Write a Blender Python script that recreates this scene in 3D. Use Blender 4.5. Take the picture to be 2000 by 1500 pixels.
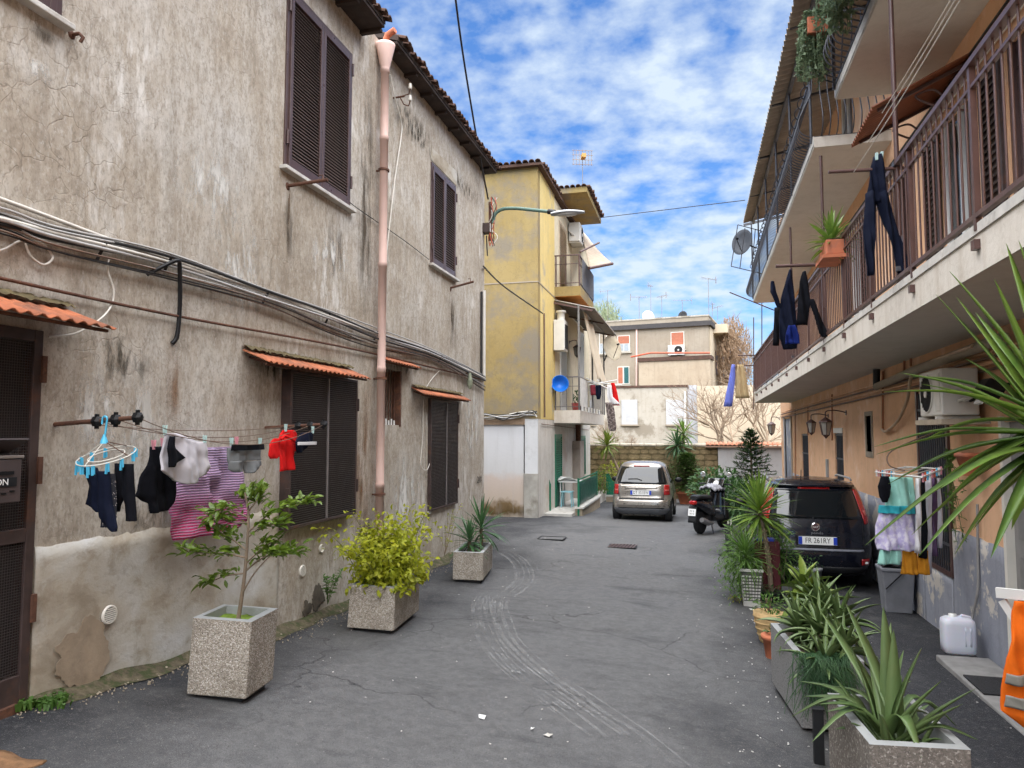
import bpy, bmesh, math, random
from mathutils import Vector, Matrix, Euler, noise as mnoise
R = math.radians
rnd = random.Random(7)
scene = bpy.context.scene
for o in list(bpy.data.objects): bpy.data.objects.remove(o)

# ------------------------------------------------------------------ camera
CAM_Z = 1.65
YAW, PITCH, FPX = math.atan(0.2557*math.cos(R(3.92))), R(3.92), 1400.0
cam_d = bpy.data.cameras.new('camera'); cam = bpy.data.objects.new('camera', cam_d)
scene.collection.objects.link(cam)
cam.location = (0, 0, CAM_Z); cam.rotation_euler = (math.pi/2+PITCH, 0, YAW)
cam_d.sensor_width = 36; cam_d.lens = FPX/2000*36; cam_d.clip_start = 0.05; cam_d.clip_end = 3000
scene.camera = cam

# ------------------------------------------------------------------ sky, sun, exposure
SUN_EL, SUN_AZ = R(70), R(172)          # azimuth measured clockwise from +Y (down the street)
w = bpy.data.worlds.new('World'); scene.world = w; w.use_nodes = True
nt = w.node_tree; nt.nodes.clear()
def wn(t, **k):
    n = nt.nodes.new(t)
    for a, b in k.items(): setattr(n, a, b)
    return n
sky = wn('ShaderNodeTexSky', sky_type='NISHITA', sun_disc=False, sun_elevation=SUN_EL, sun_rotation=SUN_AZ, altitude=50, air_density=1.0, dust_density=0.6, ozone_density=3.0)
tc = wn('ShaderNodeTexCoord'); sep = wn('ShaderNodeSeparateXYZ'); nt.links.new(tc.outputs['Generated'], sep.inputs[0])
# project the view direction on a cloud deck: (x, y) / (z + 0.18)
ad = wn('ShaderNodeMath', operation='ADD'); ad.inputs[1].default_value = 0.22; nt.links.new(sep.outputs[2], ad.inputs[0])
mx = wn('ShaderNodeMath', operation='MAXIMUM'); mx.inputs[1].default_value = 0.05; nt.links.new(ad.outputs[0], mx.inputs[0])
dv = wn('ShaderNodeVectorMath', operation='DIVIDE'); cb = wn('ShaderNodeCombineXYZ')
for i in range(3): nt.links.new(mx.outputs[0], cb.inputs[i])
nt.links.new(tc.outputs['Generated'], dv.inputs[0]); nt.links.new(cb.outputs[0], dv.inputs[1])
n1 = wn('ShaderNodeTexNoise'); n1.inputs['Scale'].default_value = 1.5; n1.inputs['Detail'].default_value = 8; n1.inputs['Roughness'].default_value = .58; n1.inputs['Distortion'].default_value = .25
n2 = wn('ShaderNodeTexNoise'); n2.inputs['Scale'].default_value = 10.0; n2.inputs['Detail'].default_value = 6; n2.inputs['Roughness'].default_value = .55
SKY_OFF = (11.4, 3, 0)
ofs = wn('ShaderNodeVectorMath', operation='ADD'); ofs.inputs[1].default_value = SKY_OFF; nt.links.new(dv.outputs[0], ofs.inputs[0])
nt.links.new(ofs.outputs[0], n1.inputs['Vector']); nt.links.new(ofs.outputs[0], n2.inputs['Vector'])
m1 = wn('ShaderNodeMath', operation='MULTIPLY_ADD'); m1.inputs[1].default_value = .95; nt.links.new(n2.outputs[0], m1.inputs[0]); nt.links.new(n1.outputs[0], m1.inputs[2])
rp = wn('ShaderNodeValToRGB'); rp.color_ramp.elements[0].position = .59; rp.color_ramp.elements[1].position = .86
rp.color_ramp.elements[0].color = (0, 0, 0, 1); rp.color_ramp.elements[1].color = (.92, .92, .92, 1)
m2 = wn('ShaderNodeMath', operation='MULTIPLY'); m2.inputs[1].default_value = .74; nt.links.new(m1.outputs[0], m2.inputs[0]); nt.links.new(m2.outputs[0], rp.inputs[0])
mixc = wn('ShaderNodeMixRGB'); mixc.inputs[2].default_value = (1.95, 2.25, 2.55, 1)
nt.links.new(rp.outputs[0], mixc.inputs[0])
tint = wn('ShaderNodeMixRGB', blend_type='MULTIPLY'); tint.inputs[0].default_value = 1; tint.inputs[2].default_value = (.27, .41, .57, 1)
nt.links.new(sky.outputs[0], tint.inputs[1]); nt.links.new(tint.outputs[0], mixc.inputs[1])
bg = wn('ShaderNodeBackground'); bg.inputs[1].default_value = .05
out = wn('ShaderNodeOutputWorld'); nt.links.new(mixc.outputs[0], bg.inputs[0]); nt.links.new(bg.outputs[0], out.inputs[0])
sun_d = bpy.data.lights.new('sun', 'SUN'); sun_d.energy = 1.5; sun_d.angle = R(112); sun_d.color = (1, .975, .94)
sun = bpy.data.objects.new('sun', sun_d); scene.collection.objects.link(sun)
sdir = Vector((math.sin(SUN_AZ)*math.cos(SUN_EL), math.cos(SUN_AZ)*math.cos(SUN_EL), math.sin(SUN_EL)))
sun.rotation_euler = sdir.to_track_quat('Z', 'Y').to_euler(); sun.location = (6, -6, 14)
vs = scene.view_settings; vs.view_transform = 'Standard'; vs.look = 'None'; vs.gamma = 1; vs.use_curve_mapping = False; vs.exposure = 3.05

# ------------------------------------------------------------------ photo geometry helpers (pixel of the 2000x1500 photo -> point on a real plane)
_r = Vector((math.cos(YAW), math.sin(YAW), 0)); _f = Vector((-math.sin(YAW)*math.cos(PITCH), math.cos(YAW)*math.cos(PITCH), math.sin(PITCH))); _u = _r.cross(_f)
C0 = Vector((0, 0, CAM_Z))
def ray(px, py): return _r*((px-1000)/FPX) - _u*((py-750)/FPX) + _f
def PX(px, py, X): d = ray(px, py); return C0+d*(X/d.x)
def PY(px, py, Y): d = ray(px, py); return C0+d*(Y/d.y)
def PZ(px, py, Z): d = ray(px, py); return C0+d*((Z-CAM_Z)/d.z)
def _interp(tab, y):
    if y <= tab[0][0]: return tab[0][1]
    for (a, b), (c, d) in zip(tab, tab[1:]):
        if y <= c:
            t = (y-a)/(c-a); t = t*t*(3-2*t)*.5+t*.5
            return b+(d-b)*t
    return tab[-1][1]
GL = [(-6, .45), (0, .28), (3.44, .07), (4.8, -.06), (6.1, -.20), (7.5, -.26), (10.75, -.29), (14, -.36), (18, -.50), (22, -.68), (28, -.8)]
GR = [(-6, -.1), (0, -.32), (4, -.48), (7.64, -.56), (10.26, -.63), (12, -.65), (16, -.62), (19, -.68), (22, -.72), (28, -.8)]
def gz(x, y):
    t = min(1, max(0, (x+3.8)/6.5)); return _interp(GL, y)*(1-t)+_interp(GR, y)*t
def PG(px, py):
    z = -.4
    for _ in range(25):
        p = PZ(px, py, z); z = .5*z+.5*gz(p.x, p.y)
    return Vector((p.x, p.y, gz(p.x, p.y)))

# ------------------------------------------------------------------ mesh helpers
COL = scene.collection
MW = {}
I4 = Matrix.Identity(4)
class MB:
    def __init__(s): s.v = []; s.f = []; s.s = []
    def add(s, vs, fs, sm=False):
        o = len(s.v); s.v += [tuple(p) for p in vs]; s.f += [tuple(i+o for i in f) for f in fs]; s.s += [sm]*len(fs); return s
    def box(s, a, b):
        x0, y0, z0 = [min(p, q) for p, q in zip(a, b)]; x1, y1, z1 = [max(p, q) for p, q in zip(a, b)]
        return s.add([(x0,y0,z0),(x1,y0,z0),(x1,y1,z0),(x0,y1,z0),(x0,y0,z1),(x1,y0,z1),(x1,y1,z1),(x0,y1,z1)], [(0,3,2,1),(4,5,6,7),(0,1,5,4),(1,2,6,5),(2,3,7,6),(3,0,4,7)])
    def obox(s, c, size, M=None):
        h = [q/2 for q in size]; M = M or Matrix.Identity(3); c = Vector(c)
        vs = [c+M@Vector((sx*h[0], sy*h[1], sz*h[2])) for sx, sy, sz in ((-1,-1,-1),(1,-1,-1),(1,1,-1),(-1,1,-1),(-1,-1,1),(1,-1,1),(1,1,1),(-1,1,1))]
        return s.add(vs, [(0,3,2,1),(4,5,6,7),(0,1,5,4),(1,2,6,5),(2,3,7,6),(3,0,4,7)])
    def bar(s, p, q, w, h, up=(0,0,1)):
        p, q = Vector(p), Vector(q); d = (q-p); L = d.length; d.normalize(); up = Vector(up)
        if abs(d.dot(up)) > .98: up = Vector((0,1,0))
        x = d.cross(up).normalized(); z = x.cross(d)
        return s.obox((p+q)/2, (w, L, h), Matrix((x, d, z)).transposed())
    def tube(s, path, r, n=6, caps=True, sm=True):
        P = [Vector(p) for p in path]; m = len(P); rr = r if isinstance(r, (list, tuple)) else [r]*m
        vs = []; prev = None
        for i, p in enumerate(P):
            t = (P[min(i+1, m-1)]-P[max(i-1, 0)]).normalized()
            if prev is None:
                a = Vector((0,0,1)) if abs(t.z) < .9 else Vector((1,0,0)); x = t.cross(a).normalized()
            else: x = (prev-t*prev.dot(t)).normalized()
            prev = x; y = t.cross(x)
            for k in range(n):
                a = 2*math.pi*k/n; vs.append(p+(x*math.cos(a)+y*math.sin(a))*rr[i])
        fs = [(i*n+k, i*n+(k+1) % n, (i+1)*n+(k+1) % n, (i+1)*n+k) for i in range(m-1) for k in range(n)]
        s.add(vs, fs, sm)
        if caps: s.add(vs[:n], [tuple(range(n-1, -1, -1))]); s.add(vs[-n:], [tuple(range(n))])
        return s
    def lathe(s, prof, c=(0,0,0), n=20, M=None, sm=True, sx=1, sy=1):
        M = M or Matrix.Identity(3); c = Vector(c); vs = []
        for r, z in prof:
            for k in range(n):
                a = 2*math.pi*k/n; vs.append(c+M@Vector((r*math.cos(a)*sx, r*math.sin(a)*sy, z)))
        fs = [(i*n+k, i*n+(k+1) % n, (i+1)*n+(k+1) % n, (i+1)*n+k) for i in range(len(prof)-1) for k in range(n)]
        s.add(vs, fs, sm)
        if prof[0][0] > 1e-5: s.add(vs[:n], [tuple(range(n-1, -1, -1))])
        if prof[-1][0] > 1e-5: s.add(vs[-n:], [tuple(range(n))])
        return s
    def poly(s, pts): return s.add(pts, [tuple(range(len(pts)))])
    def prism(s, pts, ext):
        n = len(pts); e = Vector(ext); A = [Vector(p) for p in pts]; B = [p+e for p in A]
        return s.add(A+B, [tuple(range(n-1, -1, -1)), tuple(range(n, 2*n))]+[(i, (i+1) % n, n+(i+1) % n, n+i) for i in range(n)])
    def grid(s, fn, nu, nv, sm=True, thick=None):
        vs = [Vector(fn(i/nu, j/nv)) for j in range(nv+1) for i in range(nu+1)]
        W = nu+1; fs = [(j*W+i, j*W+i+1, (j+1)*W+i+1, (j+1)*W+i) for j in range(nv) for i in range(nu)]
        if thick:
            n = len(vs); e = Vector(thick); vs2 = [p+e for p in vs]
            fs2 = [tuple(reversed([i+n for i in f])) for f in fs]
            bd = [i for i in range(W)]+[j*W+nu for j in range(1, nv+1)]+[nv*W+i for i in range(nu-1, -1, -1)]+[j*W for j in range(nv-1, 0, -1)]
            sd = [(bd[(k+1) % len(bd)], bd[k], bd[k]+n, bd[(k+1) % len(bd)]+n) for k in range(len(bd))]
            s.add(vs+vs2, fs+fs2, sm); o = len(s.v)-2*n
            s.f += [tuple(i+o for i in f) for f in sd]; s.s += [False]*len(sd); return s
        return s.add(vs, fs, sm)
    def mesh(s, name, mat):
        me = bpy.data.meshes.new(name); me.from_pydata(s.v, [], s.f)
        me.polygons.foreach_set('use_smooth', s.s); 
        if mat: me.materials.append(mat)
        me.update(); return me
    def build(s, name, mat, parent=None, local=False, bevel=0, solid=0, flip=False):
        me = s.mesh(name, mat); return link(me, name, parent, local, bevel)
def fixn(o):
    bm = bmesh.new(); bm.from_mesh(o.data); bmesh.ops.recalc_face_normals(bm, faces=bm.faces); bm.to_mesh(o.data); bm.free(); return o
def link(me, name, parent=None, local=False, bevel=0, M=None):
    o = bpy.data.objects.new(name, me); COL.objects.link(o)
    if parent:
        o.parent = parent; pm_ = MW.get(parent.name, I4)
        if local: MW[o.name] = pm_
        else: o.matrix_parent_inverse = pm_.inverted()
        if M is not None: o.matrix_basis = M; MW[o.name] = (pm_@M) if local else M
    elif M is not None: o.matrix_basis = M; MW[o.name] = M
    if bevel:
        b = o.modifiers.new('bevel', 'BEVEL'); b.width = bevel; b.segments = 2; b.limit_method = 'ANGLE'; b.angle_limit = R(40)
    return o
def thing(name, label, cat, loc=(0,0,0), rz=0, group=None, M=None):
    o = bpy.data.objects.new(name, None); COL.objects.link(o); o.empty_display_size = .1
    M = M if M is not None else Matrix.Translation(Vector(loc))@Matrix.Rotation(rz, 4, 'Z')
    o.matrix_basis = M; MW[o.name] = M; return tag(o, label, cat, group)
def tag(o, label=None, cat=None, group=None, kind=None):
    if label: o['label'] = label
    if cat: o['category'] = cat
    if group: o['group'] = group
    if kind: o['kind'] = kind
    return o
def struct(o): o['kind'] = 'structure'; return o
def stuff(o): o['kind'] = 'stuff'; return o
def frame(x, y, z): return Matrix((Vector(x), Vector(y), Vector(z))).transposed()
def text_mesh(txt, size, mat, M, name, parent, local=True, ext=.001, font_scale=(1,1)):
    cu = bpy.data.curves.new('t', 'FONT'); cu.body = txt; cu.size = size; cu.align_x = 'CENTER'; cu.align_y = 'CENTER'; cu.extrude = ext; cu.resolution_u = 3
    ob = bpy.data.objects.new('t', cu); COL.objects.link(ob)
    dg = bpy.context.evaluated_depsgraph_get(); me = bpy.data.meshes.new_from_object(ob.evaluated_get(dg))
    bpy.data.objects.remove(ob); me.materials.clear(); me.materials.append(mat); me.name = name
    for v in me.vertices: v.co.x *= font_scale[0]; v.co.y *= font_scale[1]
    me.transform(M)
    return link(me, name, parent, local)

# ------------------------------------------------------------------ node materials
class NT:
    def __init__(s, name):
        s.m = bpy.data.materials.new(name); s.m.use_nodes = True; s.t = s.m.node_tree; s.b = s.t.nodes['Principled BSDF']; s.o = s.t.nodes['Material Output']
        s.tc = s.t.nodes.new('ShaderNodeTexCoord')
    def n(s, ty, **k):
        n = s.t.nodes.new(ty)
        for a, b in k.items(): setattr(n, a, b)
        return n
    def L(s, a, b): s.t.links.new(a, b)
    def _in(s, sock, val):
        if isinstance(val, bpy.types.NodeSocket): s.L(val, sock)
        elif isinstance(val, (tuple, list)) and len(val) == 3 and sock.type == 'RGBA': sock.default_value = (*val, 1)
        else: sock.default_value = val
    def vec(s, scale=(1,1,1), rot=(0,0,0), src='Object', loc=(0,0,0)):
        m = s.n('ShaderNodeMapping'); m.inputs['Scale'].default_value = scale; m.inputs['Rotation'].default_value = rot; m.inputs['Location'].default_value = loc
        s.L(s.tc.outputs[src], m.inputs[0]); return m.outputs[0]
    def noise(s, scale, detail=4, rough=.55, vec=None, dist=0, col=False):
        n = s.n('ShaderNodeTexNoise'); n.inputs['Scale'].default_value = scale; n.inputs['Detail'].default_value = detail; n.inputs['Roughness'].default_value = rough; n.inputs['Distortion'].default_value = dist
        s.L(vec or s.tc.outputs['Object'], n.inputs['Vector']); return n.outputs['Color' if col else 'Fac']
    def vor(s, scale, feat='F1', vec=None, rand=1, out='Distance'):
        n = s.n('ShaderNodeTexVoronoi', feature=feat); n.inputs['Scale'].default_value = scale; n.inputs['Randomness'].default_value = rand
        s.L(vec or s.tc.outputs['Object'], n.inputs['Vector']); return n.outputs[out]
    def ramp(s, fac, stops, interp='LINEAR'):
        r = s.n('ShaderNodeValToRGB'); r.color_ramp.interpolation = interp; e = r.color_ramp.elements
        while len(e) < len(stops): e.new(.5)
        for q, (p, c) in zip(e, stops):
            q.position = p; q.color = (*c, 1) if isinstance(c, (tuple, list)) else (c, c, c, 1)
        s.L(fac, r.inputs[0]); return r.outputs[0]
    def mix(s, fac, a, b, mode='MIX'):
        n = s.n('ShaderNodeMixRGB', blend_type=mode); s._in(n.inputs[0], fac); s._in(n.inputs[1], a); s._in(n.inputs[2], b); return n.outputs[0]
    def math(s, op, a, b=0):
        n = s.n('ShaderNodeMath', operation=op); s._in(n.inputs[0], a); s._in(n.inputs[1], b); return n.outputs[0]
    def sep(s, vec=None):
        n = s.n('ShaderNodeSeparateXYZ'); s.L(vec or s.tc.outputs['Object'], n.inputs[0]); return n.outputs
    def bump(s, h, strength=.3, dist=.01, nrm=None):
        n = s.n('ShaderNodeBump'); n.inputs['Strength'].default_value = strength; n.inputs['Distance'].default_value = dist; s.L(h, n.inputs['Height'])
        if nrm: s.L(nrm, n.inputs['Normal'])
        return n.outputs[0]
    def rand(s):
        n = s.n('ShaderNodeObjectInfo'); return n.outputs['Random']
    def distort(s, vec, amt, scale):
        nn = s.noise(scale, 3, .5, vec, col=True); a = s.n('ShaderNodeVectorMath', operation='SUBTRACT'); s.L(nn, a.inputs[0]); a.inputs[1].default_value = (.5,.5,.5)
        b = s.n('ShaderNodeVectorMath', operation='SCALE'); s.L(a.outputs[0], b.inputs[0]); b.inputs['Scale'].default_value = amt
        c = s.n('ShaderNodeVectorMath', operation='ADD'); s.L(vec, c.inputs[0]); s.L(b.outputs[0], c.inputs[1]); return c.outputs[0]
    def fin(s, col=None, rough=.7, metal=0, nrm=None, spec=None, **k):
        b = s.b
        if col is not None: s._in(b.inputs['Base Color'], col)
        s._in(b.inputs['Roughness'], rough); b.inputs['Metallic'].default_value = metal
        if nrm: s.L(nrm, b.inputs['Normal'])
        if spec is not None: b.inputs['Specular IOR Level'].default_value = spec
        for a, v in k.items(): b.inputs[a.replace('_', ' ')].default_value = v
        return s.m
_mc = {}
def pm(name, col, rough=.6, var=.2, scale=6, bump=.15, bscale=60, metal=0, col2=None, c2=(.55,.7), spec=.4, rnd_v=0, **k):
    if name in _mc: return _mc[name]
    s = NT(name); n = s.noise(scale, 5, .6)
    c = s.ramp(n, [(.25, tuple(q*(1-var) for q in col)), (.75, tuple(min(1, q*(1+var)) for q in col))])
    if col2: c = s.mix(s.ramp(s.noise(scale*.6, 6, .65, s.vec(loc=(3.1,1.7,5.2))), [(c2[0], 0.), (c2[1], 1.)]), c, col2)
    if rnd_v:
        c = s.mix(s.math('MULTIPLY', s.rand(), rnd_v), c, tuple(q*.4 for q in col))
    nr = s.bump(s.noise(bscale, 4, .6), bump, .004) if bump else None
    rg = s.ramp(s.noise(scale*1.7, 4, .6), [(.3, max(0, rough-.08)), (.7, min(1, rough+.08))])
    _mc[name] = s.fin(c, rg, metal, nr, spec, **k); return _mc[name]
def leafm(name, c1, c2, tr=.35, rough=.45, spec=.4, c3=None):
    if name in _mc: return _mc[name]
    s = NT(name); r = s.rand(); c = s.mix(r, c1, c2)
    c = s.mix(s.ramp(s.noise(9, 3), [(.35, 0.), (.75, .6)]), c, c3 or tuple(q*1.35 for q in c2))
    s.fin(c, rough, 0, None, spec)
    t = s.n('ShaderNodeBsdfTranslucent'); s.L(c, t.inputs[0]); mxs = s.n('ShaderNodeMixShader'); mxs.inputs[0].default_value = tr
    s.L(s.b.outputs[0], mxs.inputs[1]); s.L(t.outputs[0], mxs.inputs[2]); s.L(mxs.outputs[0], s.o.inputs[0]); _mc[name] = s.m; return s.m

# ------------------------------------------------------------------ wall and ground materials
def plaster_left():
    s = NT('weathered_cement_plaster'); P = s.tc.outputs['Object']
    big = s.noise(.55, 5, .6); mid = s.noise(2.2, 6, .65)
    c = s.ramp(big, [(.30, (.425,.37,.30)), (.48, (.50,.45,.38)), (.68, (.535,.51,.47))])
    c = s.mix(s.ramp(mid, [(.35, .45), (.62, 0.)]), c, (.33,.27,.205))
    streak = s.noise(1, 5, .6, s.vec((4.0, 4.0, .35)))
    c = s.mix(s.ramp(streak, [(.52, 0.), (.72, .5)]), c, (.62,.60,.555))
    c = s.mix(s.ramp(s.noise(1, 5, .65, s.vec((5.5, 5.5, .5), loc=(7,3,1))), [(.55, 0.), (.72, .5)]), c, (.22,.18,.135))
    fine = s.noise(14, 6, .7, s.vec((1, 1, .45)))
    c = s.mix(s.ramp(fine, [(.32, .6), (.56, 0.)]), c, (.25,.205,.155))
    c = s.mix(s.ramp(s.noise(42, 5, .75, s.vec((1, 1, .6), loc=(3,8,1))), [(.36, .55), (.52, 0.)]), c, (.20,.17,.135)); c = s.mix(s.ramp(s.noise(30, 5, .75, s.vec((1, 1, .6), loc=(1,2,9))), [(.54, 0.), (.68, .45)]), c, (.66,.64,.60))
    wht = s.math('MULTIPLY', s.ramp(s.noise(.9, 4, .6, s.vec(loc=(2.4,9.1,4.4))), [(.50, 0.), (.62, 1.)]), s.ramp(s.noise(9, 6, .75, s.vec((1, 1, .3))), [(.48, 0.), (.62, .75)]))
    c = s.mix(wht, c, (.74,.72,.68))
    dv_ = s.distort(P, .40, 2.6)
    e1 = s.vor(4.6, 'DISTANCE_TO_EDGE', dv_); e2 = s.vor(9.5, 'DISTANCE_TO_EDGE', dv_)
    msk = s.ramp(s.noise(.8, 3, .5, s.vec(loc=(1,5,2))), [(.42, 0.), (.60, 1.)])
    msk2 = s.ramp(s.noise(1.3, 3, .5, s.vec(loc=(6,1,8))), [(.50, 0.), (.60, 1.)])
    cr = s.math('MAXIMUM', s.math('MULTIPLY', s.ramp(e1, [(.0, 1.), (.020, 0.)]), msk), s.math('MULTIPLY', s.ramp(e2, [(.0, .8), (.026, 0.)]), msk2))
    c = s.mix(s.math('MULTIPLY', cr, .38), c, (.17,.13,.095))
    h = s.math('SUBTRACT', s.math('ADD', s.math('MULTIPLY', fine, .35), s.math('MULTIPLY', mid, .9)), s.math('MULTIPLY', cr, .22))
    return s.fin(c, .93, 0, s.bump(h, .45, .022), .15)
def plaster_skirt():
    s = NT('smeared_render'); P = s.distort(s.vec((1,1,1.3)), .35, 2.0)
    c = s.ramp(s.noise(1.4, 6, .62, P), [(.30, (.28,.235,.175)), (.44, (.42,.37,.295)), (.56, (.50,.475,.42)), (.72, (.60,.60,.585))])
    c = s.mix(s.ramp(s.noise(5, 6, .7, P), [(.50, 0.), (.70, .75)]), c, (.27,.22,.16))
    z = s.sep()[2]
    moss = s.math('MULTIPLY', s.ramp(s.math('ADD', z, s.math('MULTIPLY', s.noise(2.5, 4), .5)), [(.12, 1.), (.32, 0.)]), s.ramp(s.noise(7, 5, .7), [(.42, 0.), (.6, .8)]))
    c = s.mix(moss, c, (.155,.13,.06))
    return s.fin(c, .92, 0, s.bump(s.math('ADD', s.noise(3, 6, .6, P), s.math('MULTIPLY', s.noise(45, 4, .6), .25)), .45, .022), .15)
def plaster(name, a, b, stain, dark, cracks=.25, seed=0, patch=None, pth=(.54,.60), psc=.55):
    s = NT(name); l = (seed*3.1, seed*1.7, seed*2.3)
    c = s.ramp(s.noise(.7, 5, .6, s.vec(loc=l)), [(.3, a), (.7, b)])
    c = s.mix(s.ramp(s.noise(1, 6, .65, s.vec((5,5,.4), loc=l)), [(.50, 0.), (.75, .55)]), c, stain)
    c = s.mix(s.ramp(s.noise(5, 6, .72, s.vec(loc=l)), [(.50, 0.), (.78, .5)]), c, dark)
    if patch: c = s.mix(s.ramp(s.noise(psc, 7, .66, s.vec(loc=(l[0]+4, l[1], l[2]))), [(pth[0], 0.), (pth[1], 1.)]), c, patch)
    h = s.noise(20, 6, .65)
    if cracks:
        e = s.ramp(s.vor(3.2, 'DISTANCE_TO_EDGE', s.distort(s.tc.outputs['Object'], .3, 3)), [(0, 1.), (.012, 0.)])
        c = s.mix(s.math('MULTIPLY', e, cracks), c, dark)
    return s.fin(c, .92, 0, s.bump(h, .35, .012), .15)
def asphalt():
    s = NT('worn_asphalt'); x, y, z = s.sep()
    worn = s.noise(.42, 5, .6, s.vec((1.3,.8,1)))
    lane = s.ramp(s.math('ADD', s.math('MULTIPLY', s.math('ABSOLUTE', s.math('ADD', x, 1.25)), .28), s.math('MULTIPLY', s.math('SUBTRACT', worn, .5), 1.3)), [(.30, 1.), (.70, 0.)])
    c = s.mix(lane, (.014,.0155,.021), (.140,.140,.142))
    c = s.mix(s.ramp(s.noise(1.6, 6, .68), [(.50, 0.), (.75, .45)]), c, (.150,.148,.145))
    c = s.mix(s.ramp(s.noise(1.1, 5, .6, s.vec((1,2.2,1), loc=(4,2,0))), [(.55, 0.), (.72, .6)]), c, (.022,.023,.027))
    c = s.mix(s.ramp(s.noise(11, 5, .72), [(.40, .32), (.60, 0.)]), c, (.030,.031,.035)); c = s.mix(s.ramp(s.noise(23, 4, .7, s.vec(loc=(5,1,2))), [(.55, 0.), (.75, .5)]), c, (.19,.187,.18))
    ck = s.ramp(s.vor(.55, 'DISTANCE_TO_EDGE', s.distort(s.tc.outputs['Object'], .5, 2.2)), [(0, 1.), (.006, 0.)]); c = s.mix(s.math('MULTIPLY', ck, s.ramp(s.noise(.5, 2), [(.46, 0.), (.56, .75)])), c, (.010,.010,.012))
    grain = s.noise(190, 2, .7)
    c = s.mix(s.ramp(grain, [(.36, .65), (.5, 0.)]), c, (.016,.016,.018))
    c = s.mix(s.ramp(s.noise(130, 2, .7, s.vec(loc=(2,2,2))), [(.60, 0.), (.70, .65)]), c, (.27,.265,.25))
    spk = s.ramp(s.noise(34, 3, .6, s.vec(loc=(9,4,1))), [(.715, 0.), (.74, .8)])
    c = s.mix(spk, c, (.42,.41,.39))
    return s.fin(c, s.ramp(worn, [(.3, .62), (.7, .85)]), 0, s.bump(s.noise(150, 3, .7), .7, .006), .35)
def pebbledash():
    s = NT('exposed_aggregate_concrete'); v = s.vor(125, 'F1', None, 1, 'Color'); d = s.vor(125, 'F1')
    sp = s.n('ShaderNodeSeparateColor'); s.L(v, sp.inputs[0])
    c = s.ramp(sp.outputs[0], [(.0, (.16,.135,.11)), (.25, (.32,.275,.225)), (.5, (.44,.39,.325)), (.75, (.55,.50,.44)), (1, (.72,.69,.64))])
    c = s.mix(s.ramp(d, [(.25, 0.), (.6, .6)]), c, (.30,.265,.215))
    c = s.mix(s.ramp(s.noise(4, 6, .65), [(.48, 0.), (.72, .65)]), c, (.15,.13,.10))
    return s.fin(c, .9, 0, s.bump(s.math('SUBTRACT', 1., d), .7, .006), .2)
M_left = plaster_left(); M_skirt = plaster_skirt(); M_asph = asphalt(); M_peb = pebbledash()
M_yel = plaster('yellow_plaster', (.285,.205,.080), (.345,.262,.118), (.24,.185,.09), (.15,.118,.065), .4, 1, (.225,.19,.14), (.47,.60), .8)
M_yside = plaster('lit_yellow_plaster', (.60,.45,.16), (.68,.53,.23), (.50,.40,.2), (.36,.30,.18), .4, 2, (.42,.36,.25), (.56,.62))  # lit side wall: the brighter light on it is put into a lighter yellow
M_ybase = plaster('whitewashed_plaster', (.52,.50,.46), (.66,.63,.58), (.40,.37,.32), (.30,.24,.16), .15, 3, (.50,.40,.33), (.57,.66))
M_org = plaster('peach_plaster', (.70,.41,.235), (.78,.49,.31), (.60,.36,.21), (.42,.26,.16), .0, 4, (.80,.56,.40), (.54,.64), 1.1)
M_blue = plaster('peeling_grey_blue_skirting', (.24,.255,.30), (.34,.35,.40), (.17,.18,.215), (.12,.12,.15), .1, 5, (.55,.51,.46), (.56,.60), 2.4)
M_slab = plaster('painted_balcony_concrete', (.60,.555,.49), (.69,.64,.57), (.40,.33,.25), (.30,.24,.18), .12, 6)
M_soff = plaster('balcony_soffit', (.62,.57,.50), (.68,.63,.56), (.55,.50,.43), (.48,.43,.36), .0, 7)
M_grey = plaster('grey_far_plaster', (.32,.265,.20), (.38,.325,.255), (.26,.215,.16), (.19,.155,.12), .0, 8)
M_pale = plaster('pale_stained_render', (.42,.375,.31), (.50,.46,.39), (.35,.305,.245), (.24,.20,.15), .0, 9, (.29,.25,.195), (.52,.60), .9)
M_cream = plaster('cream_far_plaster', (.56,.46,.33), (.62,.525,.40), (.50,.42,.31), (.42,.34,.25), .0, 10)
M_white = plaster('white_lime_wall', (.47,.47,.475), (.53,.53,.535), (.40,.40,.40), (.34,.33,.32), .0, 11)
M_tufo = pm('tufa_stone', (.30,.23,.13), .92, .45, 3, .7, 22, col2=(.11,.095,.045), c2=(.45,.68), spec=.1, rnd_v=.5)
M_mortar = pm('mossy_mortar', (.11,.09,.05), .95, .3, 5, .6, 40)
M_brown = pm('brown_lacquered_aluminium', (.075,.042,.038), .34, .15, 5, .05, 90, spec=.5, col2=(.10,.062,.055))
M_brown2 = pm('dull_brown_iron', (.055,.036,.032), .55, .3, 9, .15, 80, col2=(.10,.045,.028))
M_rust = pm('rusty_iron', (.10,.045,.028), .8, .4, 14, .4, 60, col2=(.20,.085,.04))
M_black = pm('black_rubber', (.006,.006,.007), .5, .2, 10, .05, 90)
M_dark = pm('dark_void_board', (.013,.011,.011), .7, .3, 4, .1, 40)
M_marble = pm('worn_marble_sill', (.55,.53,.49), .6, .2, 8, .1, 60, col2=(.33,.30,.26))
M_oran = pm('orange_corrugated_plastic', (.45,.145,.066), .75, .35, 7, .2, 60, col2=(.20,.085,.05), c2=(.44,.64))
M_moss = pm('dry_moss', (.11,.085,.04), .95, .5, 20, .8, 60)
M_pink = pm('pink_painted_pipe', (.80,.57,.50), .45, .08, 3, .05, 50, col2=(.60,.35,.22), c2=(.62,.72))
M_cab_g = pm('grey_cable', (.42,.41,.40), .5, .15, 8, .0)
M_cab_w = pm('white_cable', (.66,.63,.57), .5, .12, 8, .0)
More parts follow.
